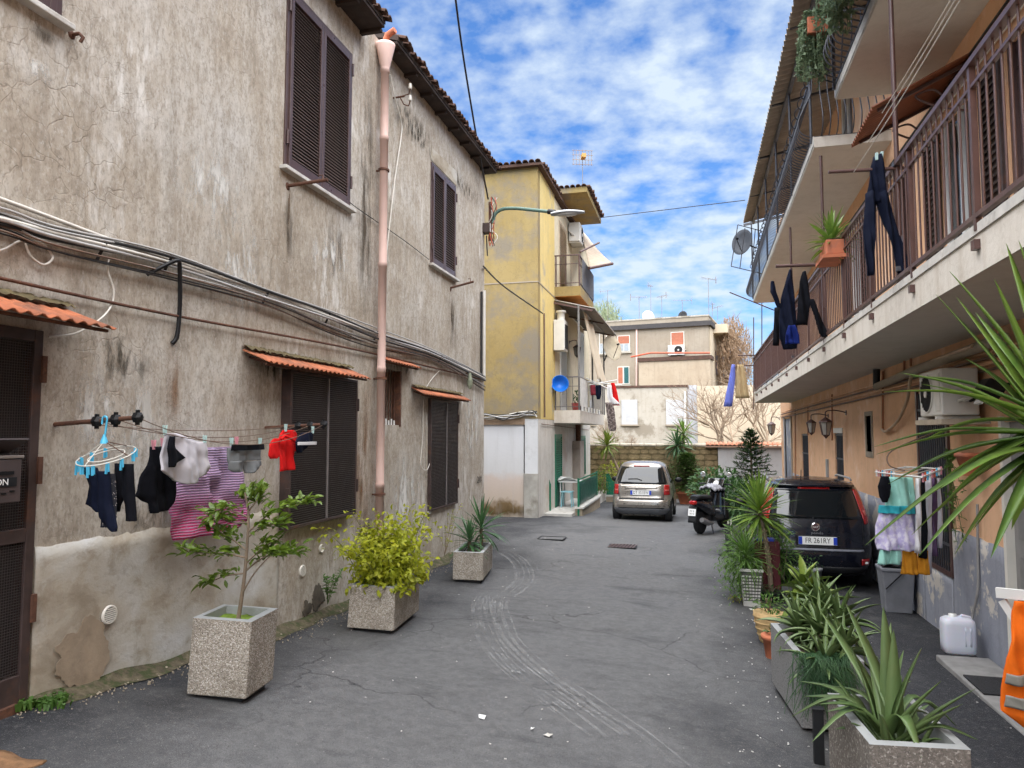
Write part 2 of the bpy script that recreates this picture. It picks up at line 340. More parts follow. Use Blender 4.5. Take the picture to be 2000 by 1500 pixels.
M_cab_k = pm('black_cable', (.025,.023,.022), .55, .2, 8, .0)
M_cab_b = pm('brown_cable', (.16,.10,.07), .6, .2, 8, .0)
M_cab_r = pm('red_cable', (.50,.09,.04), .5, .2, 8, .0)
M_tile = pm('old_roof_tile', (.105,.058,.042), .9, .4, 7, .5, 40, col2=(.06,.045,.038), rnd_v=.5)
M_tile2 = pm('terracotta_roof_tile', (.50,.22,.13), .9, .3, 7, .4, 40, rnd_v=.3)
M_wood = pm('dark_eave_board', (.045,.030,.024), .8, .4, 6, .3, 40)
M_green = pm('green_painted_metal', (.008,.155,.085), .45, .15, 5, .05, 60)
M_lampg = pm('grey_green_lamp_paint', (.10,.17,.14), .5, .15, 6, .05, 60)
M_alu = pm('grey_lamp_housing', (.35,.36,.37), .4, .1, 6, .02, 60, metal=.4)
M_acw = pm('offwhite_appliance', (.66,.64,.59), .45, .08, 4, .02, 60, col2=(.54,.49,.41), c2=(.6,.75))
M_beige = pm('beige_canvas', (.62,.53,.40), .85, .1, 4, .2, 120)
M_iron = pm('charcoal_wrought_iron', (.045,.047,.058), .45, .25, 9, .1, 80, spec=.5)
M_rail = pm('brown_painted_railing', (.085,.042,.036), .40, .2, 8, .05, 80, spec=.5)
M_terra = pm('terracotta', (.47,.15,.075), .8, .2, 8, .2, 60, col2=(.36,.14,.09))
M_soil = pm('potting_soil', (.045,.032,.022), .98, .4, 20, .8, 70)
M_glassd = pm('dark_glass', (.006,.008,.010), .06, .1, 2, 0, spec=.8)
M_silver = pm('champagne_silver_paint', (.36,.325,.285), .30, .04, 2, .0, metal=.65, Coat_Weight=.8, Coat_Roughness=.06)
M_navy = pm('dark_navy_car_paint', (.0025,.0035,.009), .25, .1, 2, .0, spec=.4, Coat_Weight=.6, Coat_Roughness=.03)
M_trim = pm('black_plastic_trim', (.011,.0115,.013), .55, .15, 6, .1, 120)
M_red = pm('red_lamp_glass', (.36,.012,.012), .10, .1, 9, 0, spec=.7)
M_plate = pm('plate_white', (.80,.80,.78), .4, .03, 4, 0)
M_pblue = pm('plate_blue', (.015,.05,.42), .4, .05, 4, 0)
M_ink = pm('plate_black_ink', (.01,.01,.012), .5, .05, 4, 0)
M_chrome = pm('chrome', (.75,.75,.76), .15, .03, 4, 0, metal=1)
M_tyre = pm('tyre_rubber', (.009,.009,.010), .85, .2, 12, .3, 80)
M_rim = pm('alloy_rim', (.35,.35,.36), .35, .05, 5, 0, metal=.8)
M_gcon = pm('grey_planter_concrete', (.30,.31,.31), .9, .15, 6, .3, 60, col2=(.21,.22,.21))
M_wht = pm('white_lacquer', (.74,.74,.72), .4, .04, 4, .02)
M_gvent = pm('white_plastic_vent', (.70,.67,.60), .5, .06, 5, 0)
M_bark = pm('grey_brown_bark', (.20,.15,.105), .9, .35, 9, .6, 40)
M_twig = pm('bare_twig_bark', (.30,.22,.15), .9, .25, 9, .2, 40)
L_yuc = leafm('yucca_leaf', (.15,.25,.035), (.08,.17,.028), .3, .38, .5, (.24,.34,.06))
L_yuc2 = leafm('yucca_leaf_blueish', (.05,.125,.045), (.03,.085,.038), .2, .4, .5, (.09,.18,.06))
L_yuc3 = leafm('yellow_green_yucca_leaf', (.20,.26,.03), (.09,.17,.03), .3, .4, .5, (.30,.33,.05))
L_aloe = leafm('aloe_leaf', (.085,.15,.045), (.115,.18,.065), .08, .42, .45, (.17,.215,.08))
L_lem = leafm('lemon_leaf', (.035,.09,.014), (.12,.20,.022), .35, .35, .5, (.25,.33,.04))
L_yel = leafm('yellow_green_leaf', (.30,.33,.018), (.46,.45,.03), .4, .5, .4, (.20,.30,.025))
L_grn = leafm('mid_green_leaf', (.05,.12,.022), (.10,.19,.035), .35, .5, .4)
L_drk = leafm('dark_green_leaf', (.032,.085,.024), (.06,.13,.036), .25, .5, .4)
L_fir = leafm('fir_needles', (.035,.075,.028), (.065,.115,.04), .2, .6, .3)
L_suc = leafm('succulent_leaf', (.17,.25,.04), (.10,.19,.04), .15, .4, .45, (.27,.30,.06))

# ------------------------------------------------------------------ ground and road
g = MB().box((-400, -200, -1.45), (400, 900, -1.25)); struct(g.build('ground', M_mortar))
road = MB()
xs = [-16, -12, -9, -7, -5.5, -4.6]+[-4.2+.3*i for i in range(27)]+[4.6, 6, 9]; ys = [-7+.35*i for i in range(118)]
vs = [(x, y, gz(x, y)+.006*mnoise.noise(Vector((x*1.3, y*1.3, 0)))+.004*mnoise.noise(Vector((x*4, y*4, 3)))) for y in ys for x in xs]
W = len(xs); road.add(vs, [(j*W+i, j*W+i+1, (j+1)*W+i+1, (j+1)*W+i) for j in range(len(ys)-1) for i in range(W-1)], True)
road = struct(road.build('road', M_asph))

# pale scuffs left by dragged tyres: strips lying on the asphalt
def scuff_mat():
    s = NT('pale_tyre_scuff'); d = s.noise(14, 8, .85); e = s.noise(2.3, 3, .6)
    f = s.math('MULTIPLY', s.ramp(d, [(.42, .03), (.66, 1.)]), s.ramp(e, [(.38, .10), (.64, .45)]))
    s.fin((.50,.50,.49), .9, 0, None, .2); t = s.n('ShaderNodeBsdfTransparent'); m = s.n('ShaderNodeMixShader'); s.L(f, m.inputs[0]); s.L(t.outputs[0], m.inputs[1]); s.L(s.b.outputs[0], m.inputs[2]); s.L(m.outputs[0], s.o.inputs[0]); return s.m
M_scuff = scuff_mat()
def cat(P, n):
    out_ = []
    for i in range(len(P)-1):
        p0, p1, p2, p3 = P[max(i-1, 0)], P[i], P[i+1], P[min(i+2, len(P)-1)]
        for k in range(n):
            t = k/n; out_.append(.5*((2*p1)+(p2-p0)*t+(2*p0-5*p1+4*p2-p3)*t*t+(3*p1-p0-3*p2+p3)*t**3))
    return out_+[P[-1]]
def strip_on_road(path, w, name, h=.006):
    m = MB(); vs = []
    for i, p in enumerate(path):
        t = (path[min(i+1, len(path)-1)]-path[max(i-1, 0)]); t.z = 0; t.normalize(); nx = Vector((t.y, -t.x, 0))
        for s_ in (-.5, .5):
            q = p+nx*w*s_; vs.append((q.x, q.y, gz(q.x, q.y)+h))
    m.add(vs, [(2*i, 2*i+1, 2*i+3, 2*i+2) for i in range(len(path)-1)], True); return m.build(name, M_scuff, road)
cen1 = [(975,1078),(1003,1098),(1015,1125),(1000,1148),(975,1165)]
cen2 = [(945,1165),(935,1185),(938,1215),(948,1250),(975,1285),(1010,1318),(1050,1350),(1110,1395),(1170,1440),(1230,1500)]
def scuffs(cen, offs, w0, seed):
    rr = random.Random(seed)
    for k, o in enumerate(offs):
        oo = [rr.uniform(-2.5, 2.5) for _ in cen]; P = [PG(x+oo[cen.index((x, y))]+o*(1.0 if y < 1180 else 1.0+(y-1180)/260), y+rr.uniform(-2, 2)) for x, y in cen]
        i0 = 0; i1 = len(P)-rr.choice([0, 0, 1, 2]) if len(P) > 5 else len(P)
        pth = [q+Vector((0, 0, .0)) for q in cat(P[i0:i1], 6)]
        strip_on_road(pth, w0*rr.uniform(.35, 1.6), 'scuff_mark', .006+.0015*k)
scuffs(cen1, [-6, 0, 10, 18, 28, 36], .028, 3)
scuffs(cen2, [-14, -7, 0, 6, 14, 22, 30, 40, 52], .03, 5)
for (a, b) in [((1030,1308),(1078,1345)), ((1060,1310),(1110,1352)), ((1075,1330),(1125,1362)), ((1085,1375),(1110,1392)), ((950,1170),(952,1205)), ((968,1168),(966,1205)), ((985,1168),(980,1200))]:
    for k in range(3):
        o = (k-1)*6; strip_on_road(cat([PG(a[0]+o, a[1]-o*.3), PG((a[0]+b[0])/2+o, (a[1]+b[1])/2-o*.3), PG(b[0]+o, b[1]-o*.3)], 4), .018, 'scuff_mark', .021+.001*k)

# gravel and grit along the left wall foot, one uncountable band
m = MB(); rr = random.Random(11)
for i in range(1300):
    y = rr.uniform(3.3, 12.5); x = -3.76+abs(rr.gauss(0, .12)); s_ = rr.uniform(.003, .010)*(1 if rr.random() < .95 else 2.0)
    c = Vector((x, y, gz(x, y)+s_*.3)); Mx = Euler((rr.random()*3, rr.random()*3, rr.random()*3)).to_matrix()
    m.obox(c, (s_*1.6, s_, s_*.7), Mx)
M_grit = pm('pale_grit', (.33,.28,.21), .9, .5, 40, 0, col2=(.13,.10,.07))
tag(stuff(m.build('wall_foot_grit', M_grit)), 'pale plaster crumbs and grit along the foot of the left wall', 'grit')
m = MB()
for i in range(230):
    if rr.random() < .5: x, y = rr.uniform(-3.5, 2.3), rr.uniform(2.6, 15)
    else: x, y = rr.uniform(.2, 1.2), rr.uniform(4, 12)
    s_ = rr.uniform(.003, .009); m.obox((x, y, gz(x, y)+.006), (s_*2, s_, .004), Euler((0, 0, rr.random()*6)).to_matrix())
tag(stuff(m.build('road_litter_specks', pm('pale_specks', (.60,.58,.55), .9, .2, 30, 0))), 'tiny pale specks scattered over the asphalt', 'litter')
# earth bank under left wall
m = MB()
def bank(u, v):
    y = 3.45+u*9.3; x = -3.85+.20*v*(1+.5*mnoise.noise(Vector((y*2, 0, 1)))); return (x, y, gz(x, y)+.004+(.085*(1-v)**1.6)*(1+.7*mnoise.noise(Vector((y*3, v*3, 5)))))
m.grid(bank, 160, 6); struct(m.build('wall_foot_earth', pm('mossy_earth', (.10,.082,.052), .96, .6, 18, .9, 60, col2=(.045,.055,.018), c2=(.46,.58))))

def litter(name, px, py, w, h, label, seed, n=7, mat=None):
    p = PG(px, py); rr = random.Random(seed); m = MB()
    pts = []
    for k in range(n):
        a = 2*math.pi*k/n; r_ = rr.uniform(.6, 1); pts.append(Vector((math.cos(a)*w*r_*.5, math.sin(a)*h*r_*.5, rr.uniform(.004, .022))))
    vs = [Vector((0, 0, .016))]+pts; vs = [p+v for v in vs]; vs2 = [v+Vector((0, 0, .002)) for v in vs]
    m.add(vs+vs2, [(0, 1+(k+1) % n, 1+k) for k in range(n)]+[(n+1, n+2+k, n+2+(k+1) % n) for k in range(n)]+[(1+k, 1+(k+1) % n, n+2+(k+1) % n, n+2+k) for k in range(n)])
    return tag(m.build(name, mat or M_wht), label, 'litter')
litter('paper_scrap', 942, 1403, .075, .07, 'larger crumpled white paper scrap lying on the near asphalt', 1)
litter('paper_scrap', 1040, 1427, .03, .03, 'tiny white paper chip between the two larger scraps', 2, 5)
litter('paper_scrap', 1072, 1439, .075, .045, 'flattened torn white paper scrap, right of the crumpled one', 3, 9, pm('dirty_paper', (.5,.48,.44), .8, .3, 30, .2))
litter('paper_scrap', 1470, 1192, .09, .05, 'white paper lying before the striped yellow pot', 4, 6)
p = PG(20, 1480); m = MB(); m.grid(lambda u, v: (p.x-.35+.52*u+.02*math.sin(v*9), p.y-.25+.28*v+.012*math.sin(u*14), gz(p.x-.3+.5*u, p.y-.2+.3*v)+.012+.004*math.sin(u*8+v*5)), 12, 8, True, (0, 0, -.008))
tag(m.build('doormat', pm('coir_mat', (.22,.12,.06), .98, .4, 25, 1., 140)), 'frayed brown coir mat at the near left edge', 'mat')

def drain(px, py, w, d, label, bars):
    p = PG(px, py); t = thing('drain_cover', label, 'drain cover', p); z = p.z+.008
    m = MB().box((p.x-w/2, p.y-d/2, z-.006), (p.x+w/2, p.y+d/2, z)); m.build('pit', M_dark if bars else M_asph, t)
    for (a, b) in (((-w/2, -d/2), (w/2, -d/2)), ((w/2, -d/2), (w/2, d/2)), ((w/2, d/2), (-w/2, d/2)), ((-w/2, d/2), (-w/2, -d/2))):
        MB().bar((p.x+a[0], p.y+a[1], z+.006), (p.x+b[0], p.y+b[1], z+.006), .018, .008).build('frame_edge', M_trim, t)
    if bars:
        for k in range(bars):
            x = p.x-w/2+w*(k+.5)/bars; MB().bar((x-.02, p.y-d/2, z+.004), (x+.02, p.y+d/2, z+.004), .03, .018).build('grate_bar', M_rail, t)
drain(1216, 1068, .50, .42, 'barred iron storm drain set in the road before the silver car', 8)
drain(1078, 1052, .50, .40, 'flush asphalt filled manhole cover left of the barred drain', 0)

# ------------------------------------------------------------------ walls with openings
def wallX(m, X, y0, y1, z0, z1, holes, t):
    """slab from X to X+t (t away from the street), rectangular openings with reveals"""
    Y = sorted({y0, y1, *[h[0] for h in holes], *[h[1] for h in holes]}); Z = sorted({z0, z1, *[h[2] for h in holes], *[h[3] for h in holes]})
    for a, b in zip(Y, Y[1:]):
        for c, d in zip(Z, Z[1:]):
            if any(h[0] <= a and b <= h[1] and h[2] <= c and d <= h[3] for h in holes): continue
            m.add([(X,a,c),(X,b,c),(X,b,d),(X,a,d)], [(0,1,2,3)]); m.add([(X+t,a,c),(X+t,b,c),(X+t,b,d),(X+t,a,d)], [(3,2,1,0)])
    for h in holes+[(y0, y1, z0, z1)]:
        a, b, c, d = h; m.add([(X,a,c),(X,b,c),(X,b,d),(X,a,d),(X+t,a,c),(X+t,b,c),(X+t,b,d),(X+t,a,d)], [(0,1,5,4),(1,2,6,5),(2,3,7,6),(3,0,4,7)])
    return m
def corrug(m, p00, p10, p01, p11, nw, amp, th=.006, seg=6):
    """sheet between wall edge p00-p10 and outer edge p01-p11, waves across u"""
    p00, p10, p01, p11 = map(Vector, (p00, p10, p01, p11)); nrm = (p10-p00).cross(p01-p00).normalized()
    if nrm.z < 0: nrm = -nrm
    return m.grid(lambda u, v: (p00*(1-u)+p10*u)*(1-v)+(p01*(1-u)+p11*u)*v+nrm*amp*math.sin(2*math.pi*nw*u), nw*seg, 2, True, -nrm*th)

# ------------------------------------------------------------------ left house
LX = -3.8
def lw(px, py, X=LX): return PX(px, py, X)
LH = thing('left_house', 'weathered beige plaster two storey house with brown louvred shutters along the left side', 'house', (LX, 3, gz(LX, 3)))
door = (2.35, 3.44, -.4, 2.26); yw0, yw1 = lw(549, 800).y, lw(683, 800).y; cage1 = (yw0, yw1, lw(545, 1035).z+.0, lw(545, 722).z)
sm = (lw(748, 800).y, lw(781, 800).y, lw(765, 830).z, lw(765, 722).z); y3a, y3b = lw(836, 800).y, lw(890, 800).y
cage3 = (y3a, y3b, lw(836, 998).z, lw(836, 778).z)
s1 = (lw(556, 325).y, lw(679, 408).y, 4.22, 6.02); s2 = (lw(841, 515).y, lw(887, 540).y, 4.19, lw(843, 320).z); s0 = (2.6, lw(108, 45).y, 4.22, 5.9)
ENDY = lw(945, 900).y; pe_top = PX(968, 333, -3.60).z-.02
wl = wallX(MB(), LX, -7, ENDY, -1.4, pe_top, [door, cage1, sm, cage3, s0, s1, s2], -.32)
wl.box((LX-.3, ENDY-.01, -1.4), (-11, ENDY-.3, pe_top)); fixn(wl.build('wall', M_left, LH))
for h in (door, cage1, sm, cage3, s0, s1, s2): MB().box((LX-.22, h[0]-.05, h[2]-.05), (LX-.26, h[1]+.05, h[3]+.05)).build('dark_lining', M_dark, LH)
# rough later render on the lower wall, proud of the plaster, ragged top edge
def skirt(y0, y1, topf, name, th=.018):
    m = MB(); n = int((y1-y0)/.04)
    def fn(u, v):
        y = y0+(y1-y0)*u; zt = topf(y)+.025*mnoise.noise(Vector((y*6, 0, 2)))+.012*mnoise.noise(Vector((y*25, 0, 7))); zb = gz(LX, y)-.15
        z = zb+(zt-zb)*v; return (LX+th+.012*mnoise.noise(Vector((y*1.5, z*1.5, 3)))-(.012 if v > .97 else 0), y, z)
    m.grid(fn, n, 14, True, (-.03, 0, 0)); return fixn(m.build(name, M_skirt, LH))
skirt(3.46, yw0-.02, lambda y: lw(66, 1070).z-.015*(y-3.5), 'skirting_render')
# broken plaster hole and flaked patches
def flake(cx, cy, w, h, seed, name, mat, d=.004, X=None):
    p = lw(cx, cy); rr = random.Random(seed); n = 64; pts = []
    for k in range(n):
        a = 2*math.pi*k/n; r_ = .78+.42*mnoise.noise(Vector((math.cos(a)*1.2, math.sin(a)*1.2, seed)))+.22*mnoise.noise(Vector((math.cos(a)*4, math.sin(a)*4, seed)))+rr.uniform(-.03, .03)
        pts.append((X or (LX+.032), p.y+math.cos(a)*w*r_, p.z+math.sin(a)*h*r_))
    MB().prism(pts, (d, 0, 0)).build(name, mat, LH)
flake(155, 1275, .27, .30, 3, 'flaked_patch', pm('exposed_brown_coat', (.33,.26,.185), .95, .25, 4, .8, 30, col2=(.22,.17,.12)), .003)
flake(620, 1165, .16, .16, 8, 'plaster_hole', pm('exposed_dark_masonry', (.10,.085,.065), .95, .6, 9, 1., 25), .010, LX+.001)
flake(598, 1190, .10, .10, 9, 'plaster_hole', pm('exposed_dark_masonry', (.10,.085,.065)), .010, LX+.002)
# upper shutters
M_slat = pm('brown_louvre_lacquer', (.125,.092,.085), .38, .12, 5, .03, 90, spec=.5)
def shutter_window(h, name_slats=True, n=46, leaf_x=LX+.035):
    y0, y1, z0, z1 = h; fr = MB()
    for a, b in (((y0-.03, z0-.02), (y0+.02, z1+.02)), ((y1-.02, z0-.02), (y1+.03, z1+.02)), ((y0+.02, z1-.03), (y1-.02, z1+.02))): fr.box((LX-.10, a[0], a[1]), (LX+.018, b[0], b[1]))
    fr.build('window_frame', M_brown, LH, bevel=.004)
    mid = (y0+y1)/2; wdt = .048
    sl = MB().obox((0, 0, 0), (.027, mid-y0-.02-2*wdt+.012, .007), Euler((0, R(52), 0)).to_matrix()).mesh('slat', M_slat)
    for a, b in ((y0+.022, mid-.004), (mid+.004, y1-.022)):
        L = MB()
        L.box((LX-.002, a, z0+.01), (leaf_x, a+wdt, z1-.035)).box((LX-.002, b-wdt, z0+.01), (leaf_x, b, z1-.035)).box((LX-.002, a+wdt, z0+.01), (leaf_x-.002, b-wdt, z0+.10)).box((LX-.002, a+wdt, z1-.10), (leaf_x-.002, b-wdt, z1-.035))
        leaf = L.build('shutter_leaf', M_brown, LH, bevel=.004)
        for k in range(n):
            z = z0+.112+(z1-z0-.225)*(k+.5)/n
            link(sl, 'slat', leaf, M=Matrix.Translation((LX+.014, (a+b)/2, z)))
        MB().box((LX-.03, a+wdt, z0+.1), (LX-.024, b-wdt, z1-.1)).build('backing', M_dark, leaf)
    for y in (y0-.012, y1+.012):
        for z in (z0+.22, z1-.25): MB().tube([(LX+.035, y, z), (LX+.035, y, z+.14)], .014, 8).build('hinge', M_brown, LH)
    MB().box((LX-.2, y0-.09, z0-.05), (LX+.075, y1+.08, z0-.012)).build('window_sill', M_marble, LH, bevel=.006)
shutter_window(s1, n=46); shutter_window(s2, n=34); shutter_window(s0, n=40)
MB().prism([(LX+.002, s2[0]-.03, s2[3]+.05), (LX+.002, s2[1]+.08, s2[3]+.05), (LX+.002, s2[1]+.10, s2[3]+.30), (LX+.002, s2[0]-.02, s2[3]+.25)], (.006, 0, 0)).build('repair_patch', M_skirt, LH)
# security mesh cages
def wire_panel(m, X, y0, y1, z0, z1, py, pz, r=.0022):
    k = y0
    while k < y1: m.box((X-r, k-r, z0), (X+r, k+r, z1)); k += py
    k = z0
    while k < z1: m.box((X+r, y0, k-r), (X+3*r, y1, k+r)); k += pz
def cage(h, proud, divide, name):
    y0, y1, z0, z1 = h; X1 = LX+proud; g = MB()
    for y in (y0, y1-.035): g.box((LX-.1, y, z0), (X1, y+.035, z1))
    g.box((LX-.1, y0+.036, z0), (X1-.001, y1-.036, z0+.03)).box((LX-.1, y0+.036, z1-.03), (X1-.001, y1-.036, z1))
    c = g.build(name, M_brown2, LH, bevel=.003)
    dv_ = [y0+(y1-y0)*q for q in divide]; g = MB()
    for y in dv_: g.box((X1-.012, y-.011, z0+.031), (X1+.006, y+.011, z1-.031))
    if dv_: g.build('mullion', pm('grey_brown_bar', (.17,.15,.145), .5), c)
    g = MB(); wire_panel(g, X1-.012, y0+.03, y1-.03, z0+.03, z1-.03, .021, .021, .0026); stuff(g.build('wire_mesh', pm('grey_brown_wire', (.060,.050,.048), .45, .1, 5, 0), c))
    MB().box((X1-.05, y0+.04, z0+.03), (X1-.045, y1-.04, z1-.03)).build('dark_screen', pm('fly_screen', (.010,.009,.010), .8), c)
    for y in (y0-.012, y1+.004):
        for z in (z0+.25, z1-.35): MB().box((X1-.03, y-.008, z), (X1+.012, y+.014, z+.14)).build('hinge', M_brown2, c)
    return c
cage(cage1, .10, [.52], 'window_cage'); cage(cage3, .05, [.55], 'window_cage'); MB().box((LX-.02, cage3[0]-.08, cage3[2]-.04), (LX+.03, cage3[0]+.10, cage3[2]-.005)).build('window_sill', M_marble, LH)
flake(832, 870, .025, .55, 14, 'white_reveal_edge', M_skirt, .01, LX+.004)
# small barred window
fr = MB(); y0, y1, z0, z1 = sm
for a in ((y0-.02, y0+.03), (y1-.03, y1+.02)): MB().box((LX-.1, a[0], z0-.02), (LX+.012, a[1], z1)).build('frame_upright', M_rust, LH)
for k in range(5): MB().tube([(LX-.04, y0+.09+.085*k, z0-.02), (LX-.04, y0+.09+.085*k, z1)], .009, 6).build('window_bar', M_rust, LH)
for k in range(5): MB().box((LX-.035, y0+.06+.085*k, z0-.01), (LX-.03, y0+.10+.085*k, z0+.06+.02*(k % 2))).build('white_batten', M_wht, LH)
# mesh door at the left edge
y0, y1, z0, z1 = door; zb = gz(LX, 3)+.02
d_ = MB().box((LX-.08, y1-.06, zb), (LX+.03, y1-.002, z1)).box((LX-.08, y0, zb), (LX+.03, y0+.06, z1)).box((LX-.08, y0+.06, z1-.07), (LX+.029, y1-.06, z1)).box((LX-.08, y0+.06, zb), (LX+.029, y1-.06, zb+.16)).box((LX-.08, y0+.06, 1.02), (LX+.028, y1-.06, 1.10)).build('mesh_door', M_brown2, LH, bevel=.004)
g = MB(); wire_panel(g, LX+.01, y0+.06, y1-.06, zb+.16, z1-.07, .016, .016, .0016); stuff(g.build('wire_mesh', pm('grey_brown_wire', (.13,.11,.105)), d_))
MB().box((LX-.05, y0+.06, zb+.16), (LX-.045, y1-.06, z1-.07)).build('inner_panel', pm('dark_door_panel', (.022,.016,.016), .6), d_)
for z in (.55, 1.35, 1.95): MB().box((LX+.0, y1-.012, z), (LX+.045, y1+.018, z+.16)).build('hinge', M_rust, d_)
MB().box((LX-.02, y1-.08, gz(LX, 3.4)-.1), (LX+.06, y0, gz(LX, 3)+.03)).build('threshold', M_rust, LH)
# eaves: boards, and single barrel tiles along the edge
def eave(y0, y1, xo, z, slope, n_label):
    rf = MB(); dx = 4.2
    rf.prism([(xo+.05, y0, z+.05), (xo-dx, y0, z+.05+dx*slope), (xo-dx, y0, z+.12+dx*slope), (xo+.05, y0, z+.12)], (0, y1-y0, 0))
    rf = fixn(rf.build('roof', M_wood, LH))
    MB().box((LX-.02, y0+.003, z+.01), (xo+.04, y1-.003, z+.045)).build('eave_board', M_wood, rf)
    tl = MB(); tl.grid(lambda u, v: (.46*v-.40, (.062-.010*v)*math.cos(math.pi*u), (.042)*math.sin(math.pi*u)-slope*(.46*v-.4)), 8, 1, True, (0, 0, -.012)); me = tl.mesh('roof_tile', M_tile)
    k = y0+.08; rr = random.Random(int(y0*7))
    while k < y1:
        for r_ in (0,): link(me, 'roof_tile', rf, M=Matrix.Translation((xo+.06-.36*r_+rr.uniform(-.025, .025), k+rr.uniform(-.01, .01), z+.11+slope*.36*r_+rr.uniform(-.008, .008)))@Matrix.Rotation(rr.uniform(-.06, .06), 4, 'Z'))
        k += .128
    yy = y0+.17
    while yy < y1: MB().box((LX+.001, yy-.03, z-.03), (xo+.0, yy+.03, z+.009)).build('rafter_end', M_wood, rf); yy += .6
pe = PX(968, 333, -3.60); eave(8.14, PX(968, 333, -3.60).y, -3.62, pe.z-.07, .30, 2)
pe1 = PX(750, 47, -3.50); eave(-7, pe1.y, -3.53, pe1.z-.06, .30, 1)
# awnings
def awning(name, X1, pl, pr, z_out, rise, pitch, label, moss=True):
    y0, y1 = pl, pr; nw = max(3, int((y1-y0)/pitch)); t = thing(name, label, 'awning', (LX, (y0+y1)/2, z_out))
    fixn(corrug(MB(), (LX+.012, y0, z_out+rise), (LX+.012, y1, z_out+rise), (X1, y0, z_out), (X1, y1, z_out), nw, .010).build('corrugated_sheet', M_oran, t))
    for y in (y0+.12, y1-.12): MB().bar((LX, y, z_out+rise-.05), (X1-.04, y, z_out-.022), .02, .02).build('support_arm', M_rust, t)
    MB().bar((X1-.05, y0+.02, z_out-.018), (X1-.05, y1-.02, z_out-.018), .02, .018).build('cross_rail', M_rust, t)
    if moss:
        m = MB(); m.grid(lambda u, v: (LX+.005+.08*v, y0+(y1-y0)*u, z_out+rise+.04*(1-v)+.008+.02*mnoise.noise(Vector((u*(y1-y0)*18, v*4, 1)))+.02*mnoise.noise(Vector((u*(y1-y0)*45, v*9, 8)))), int((y1-y0)*40), 4); m.build('moss_and_mortar', M_moss, t)
a1 = PX(228, 641, -3.42); awning('door_awning', -3.42, 2.2, a1.y, a1.z, .13, .085, 'orange corrugated awning with mossy top over the mesh door at the left edge')
a2l, a2r = PX(527, 704, -3.52), PX(725, 741, -3.52); awning('window_awning', -3.52, a2l.y, a2r.y, (a2l.z+a2r.z)/2, .11, .085, 'long orange corrugated awning over the large mesh window behind the red hoodie')
a3r = PX(824, 719, -3.62); awning('window_awning', -3.62, lw(752, 700).y-.25, a3r.y, a3r.z, .07, .085, 'short orange awning over the small barred window beside the pipe', False)
a4l, a4r = PX(829, 768, -3.60), PX(921, 783, -3.60); awning('window_awning', -3.60, a4l.y, a4r.y, (a4l.z+a4r.z)/2, .09, .085, 'orange awning over the farthest mesh window of the left house')
# vents
def vent(px, py, r_, louv=True, LX=LX+.0):
    p = lw(px, py); Mx = frame((0,1,0), (0,0,1), (1,0,0)); v = MB().lathe([(r_, 0), (r_, .012), (r_*.86, .018), (r_*.78, .012), (r_*.76, .006)], (LX+.03, p.y, p.z), 28, Mx).build('vent', M_gvent, LH)
    if louv:
        MB().lathe([(r_*.77, 0), (r_*.77, .004)], (LX+.0365, p.y, p.z), 24, Mx).build('vent_dark', M_dark, v)
        for k in range(7):
            z = (k-3)*r_*.21; w_ = math.sqrt(max(.01, 1-(z/r_/.78)**2))*r_*.76; MB().box((LX+.041, p.y-w_, p.z+z-.0045), (LX+.048, p.y+w_, p.z+z+.0035)).build('vent_slat', M_gvent, v)
vent(205, 1200, .062); vent(590, 1115, .058, True, LX-.03); vent(627, 1071, .045, False, LX-.03)
# graffiti letters near the far corner
text_mesh('CAVIX', .17, M_ink, Matrix.Translation((LX+.022, lw(934, 937).y-.0, lw(934, 937).z))@frame((0,1,0), (0,0,1), (1,0,0)).to_4x4(), 'painted_letters', LH, False, .0008, (.62, 1.0))
# corner conduit
MB().tube([(LX+.03, ENDY-.12, 2.7), (LX+.03, ENDY-.12, 4.3)], .035, 8).build('corner_conduit', M_cab_w, LH)
MB().tube([(LX+.03, ENDY-.27, 2.7), (LX+.03, ENDY-.27, 4.25)], .022, 8).build('corner_conduit', M_cab_k, LH)

# ------------------------------------------------------------------ drainpipe, wires and brackets on the left wall
p = lw(735, 600, -3.70); PYp = 8.05
dp = thing('drainpipe', 'pink painted drainpipe with funnel head running down the left house', 'drainpipe', (-3.70, PYp, gz(LX, 8)))
zt = lw(742, 122, -3.7).z
seams = [gz(LX, 8)-.05, 1.05, 2.45, 3.75, 5.35, zt]
for i, (a, b) in enumerate(zip(seams, seams[1:])):
    MB().lathe([(.051, a), (.051, b-.06), (.056, b-.06), (.056, b)], (-3.70, PYp, 0), 16).build('pipe_section', M_pink, dp)
MB().lathe([(.054, zt), (.066, zt+.05), (.12, zt+.28), (.124, zt+.31), (.112, zt+.31), (.06, zt+.06)], (-3.70, PYp, 0), 20).build('funnel_head', M_pink, dp)
MB().tube([(-3.72, PYp, zt+.30), (-3.66, PYp-.02, zt+.42), (-3.55, PYp-.05, zt+.45)], .04, 8).build('gutter_spout', M_terra, dp)
for z in (.9, 2.3, 4.9): MB().lathe([(.070, z), (.070, z+.025)], (-3.70, PYp, 0), 16).build('clamp', M_rust, dp); MB().bar((LX-.02, PYp, z+.012), (-3.76, PYp, z+.012), .02, .02).build('clamp', M_rust, dp)

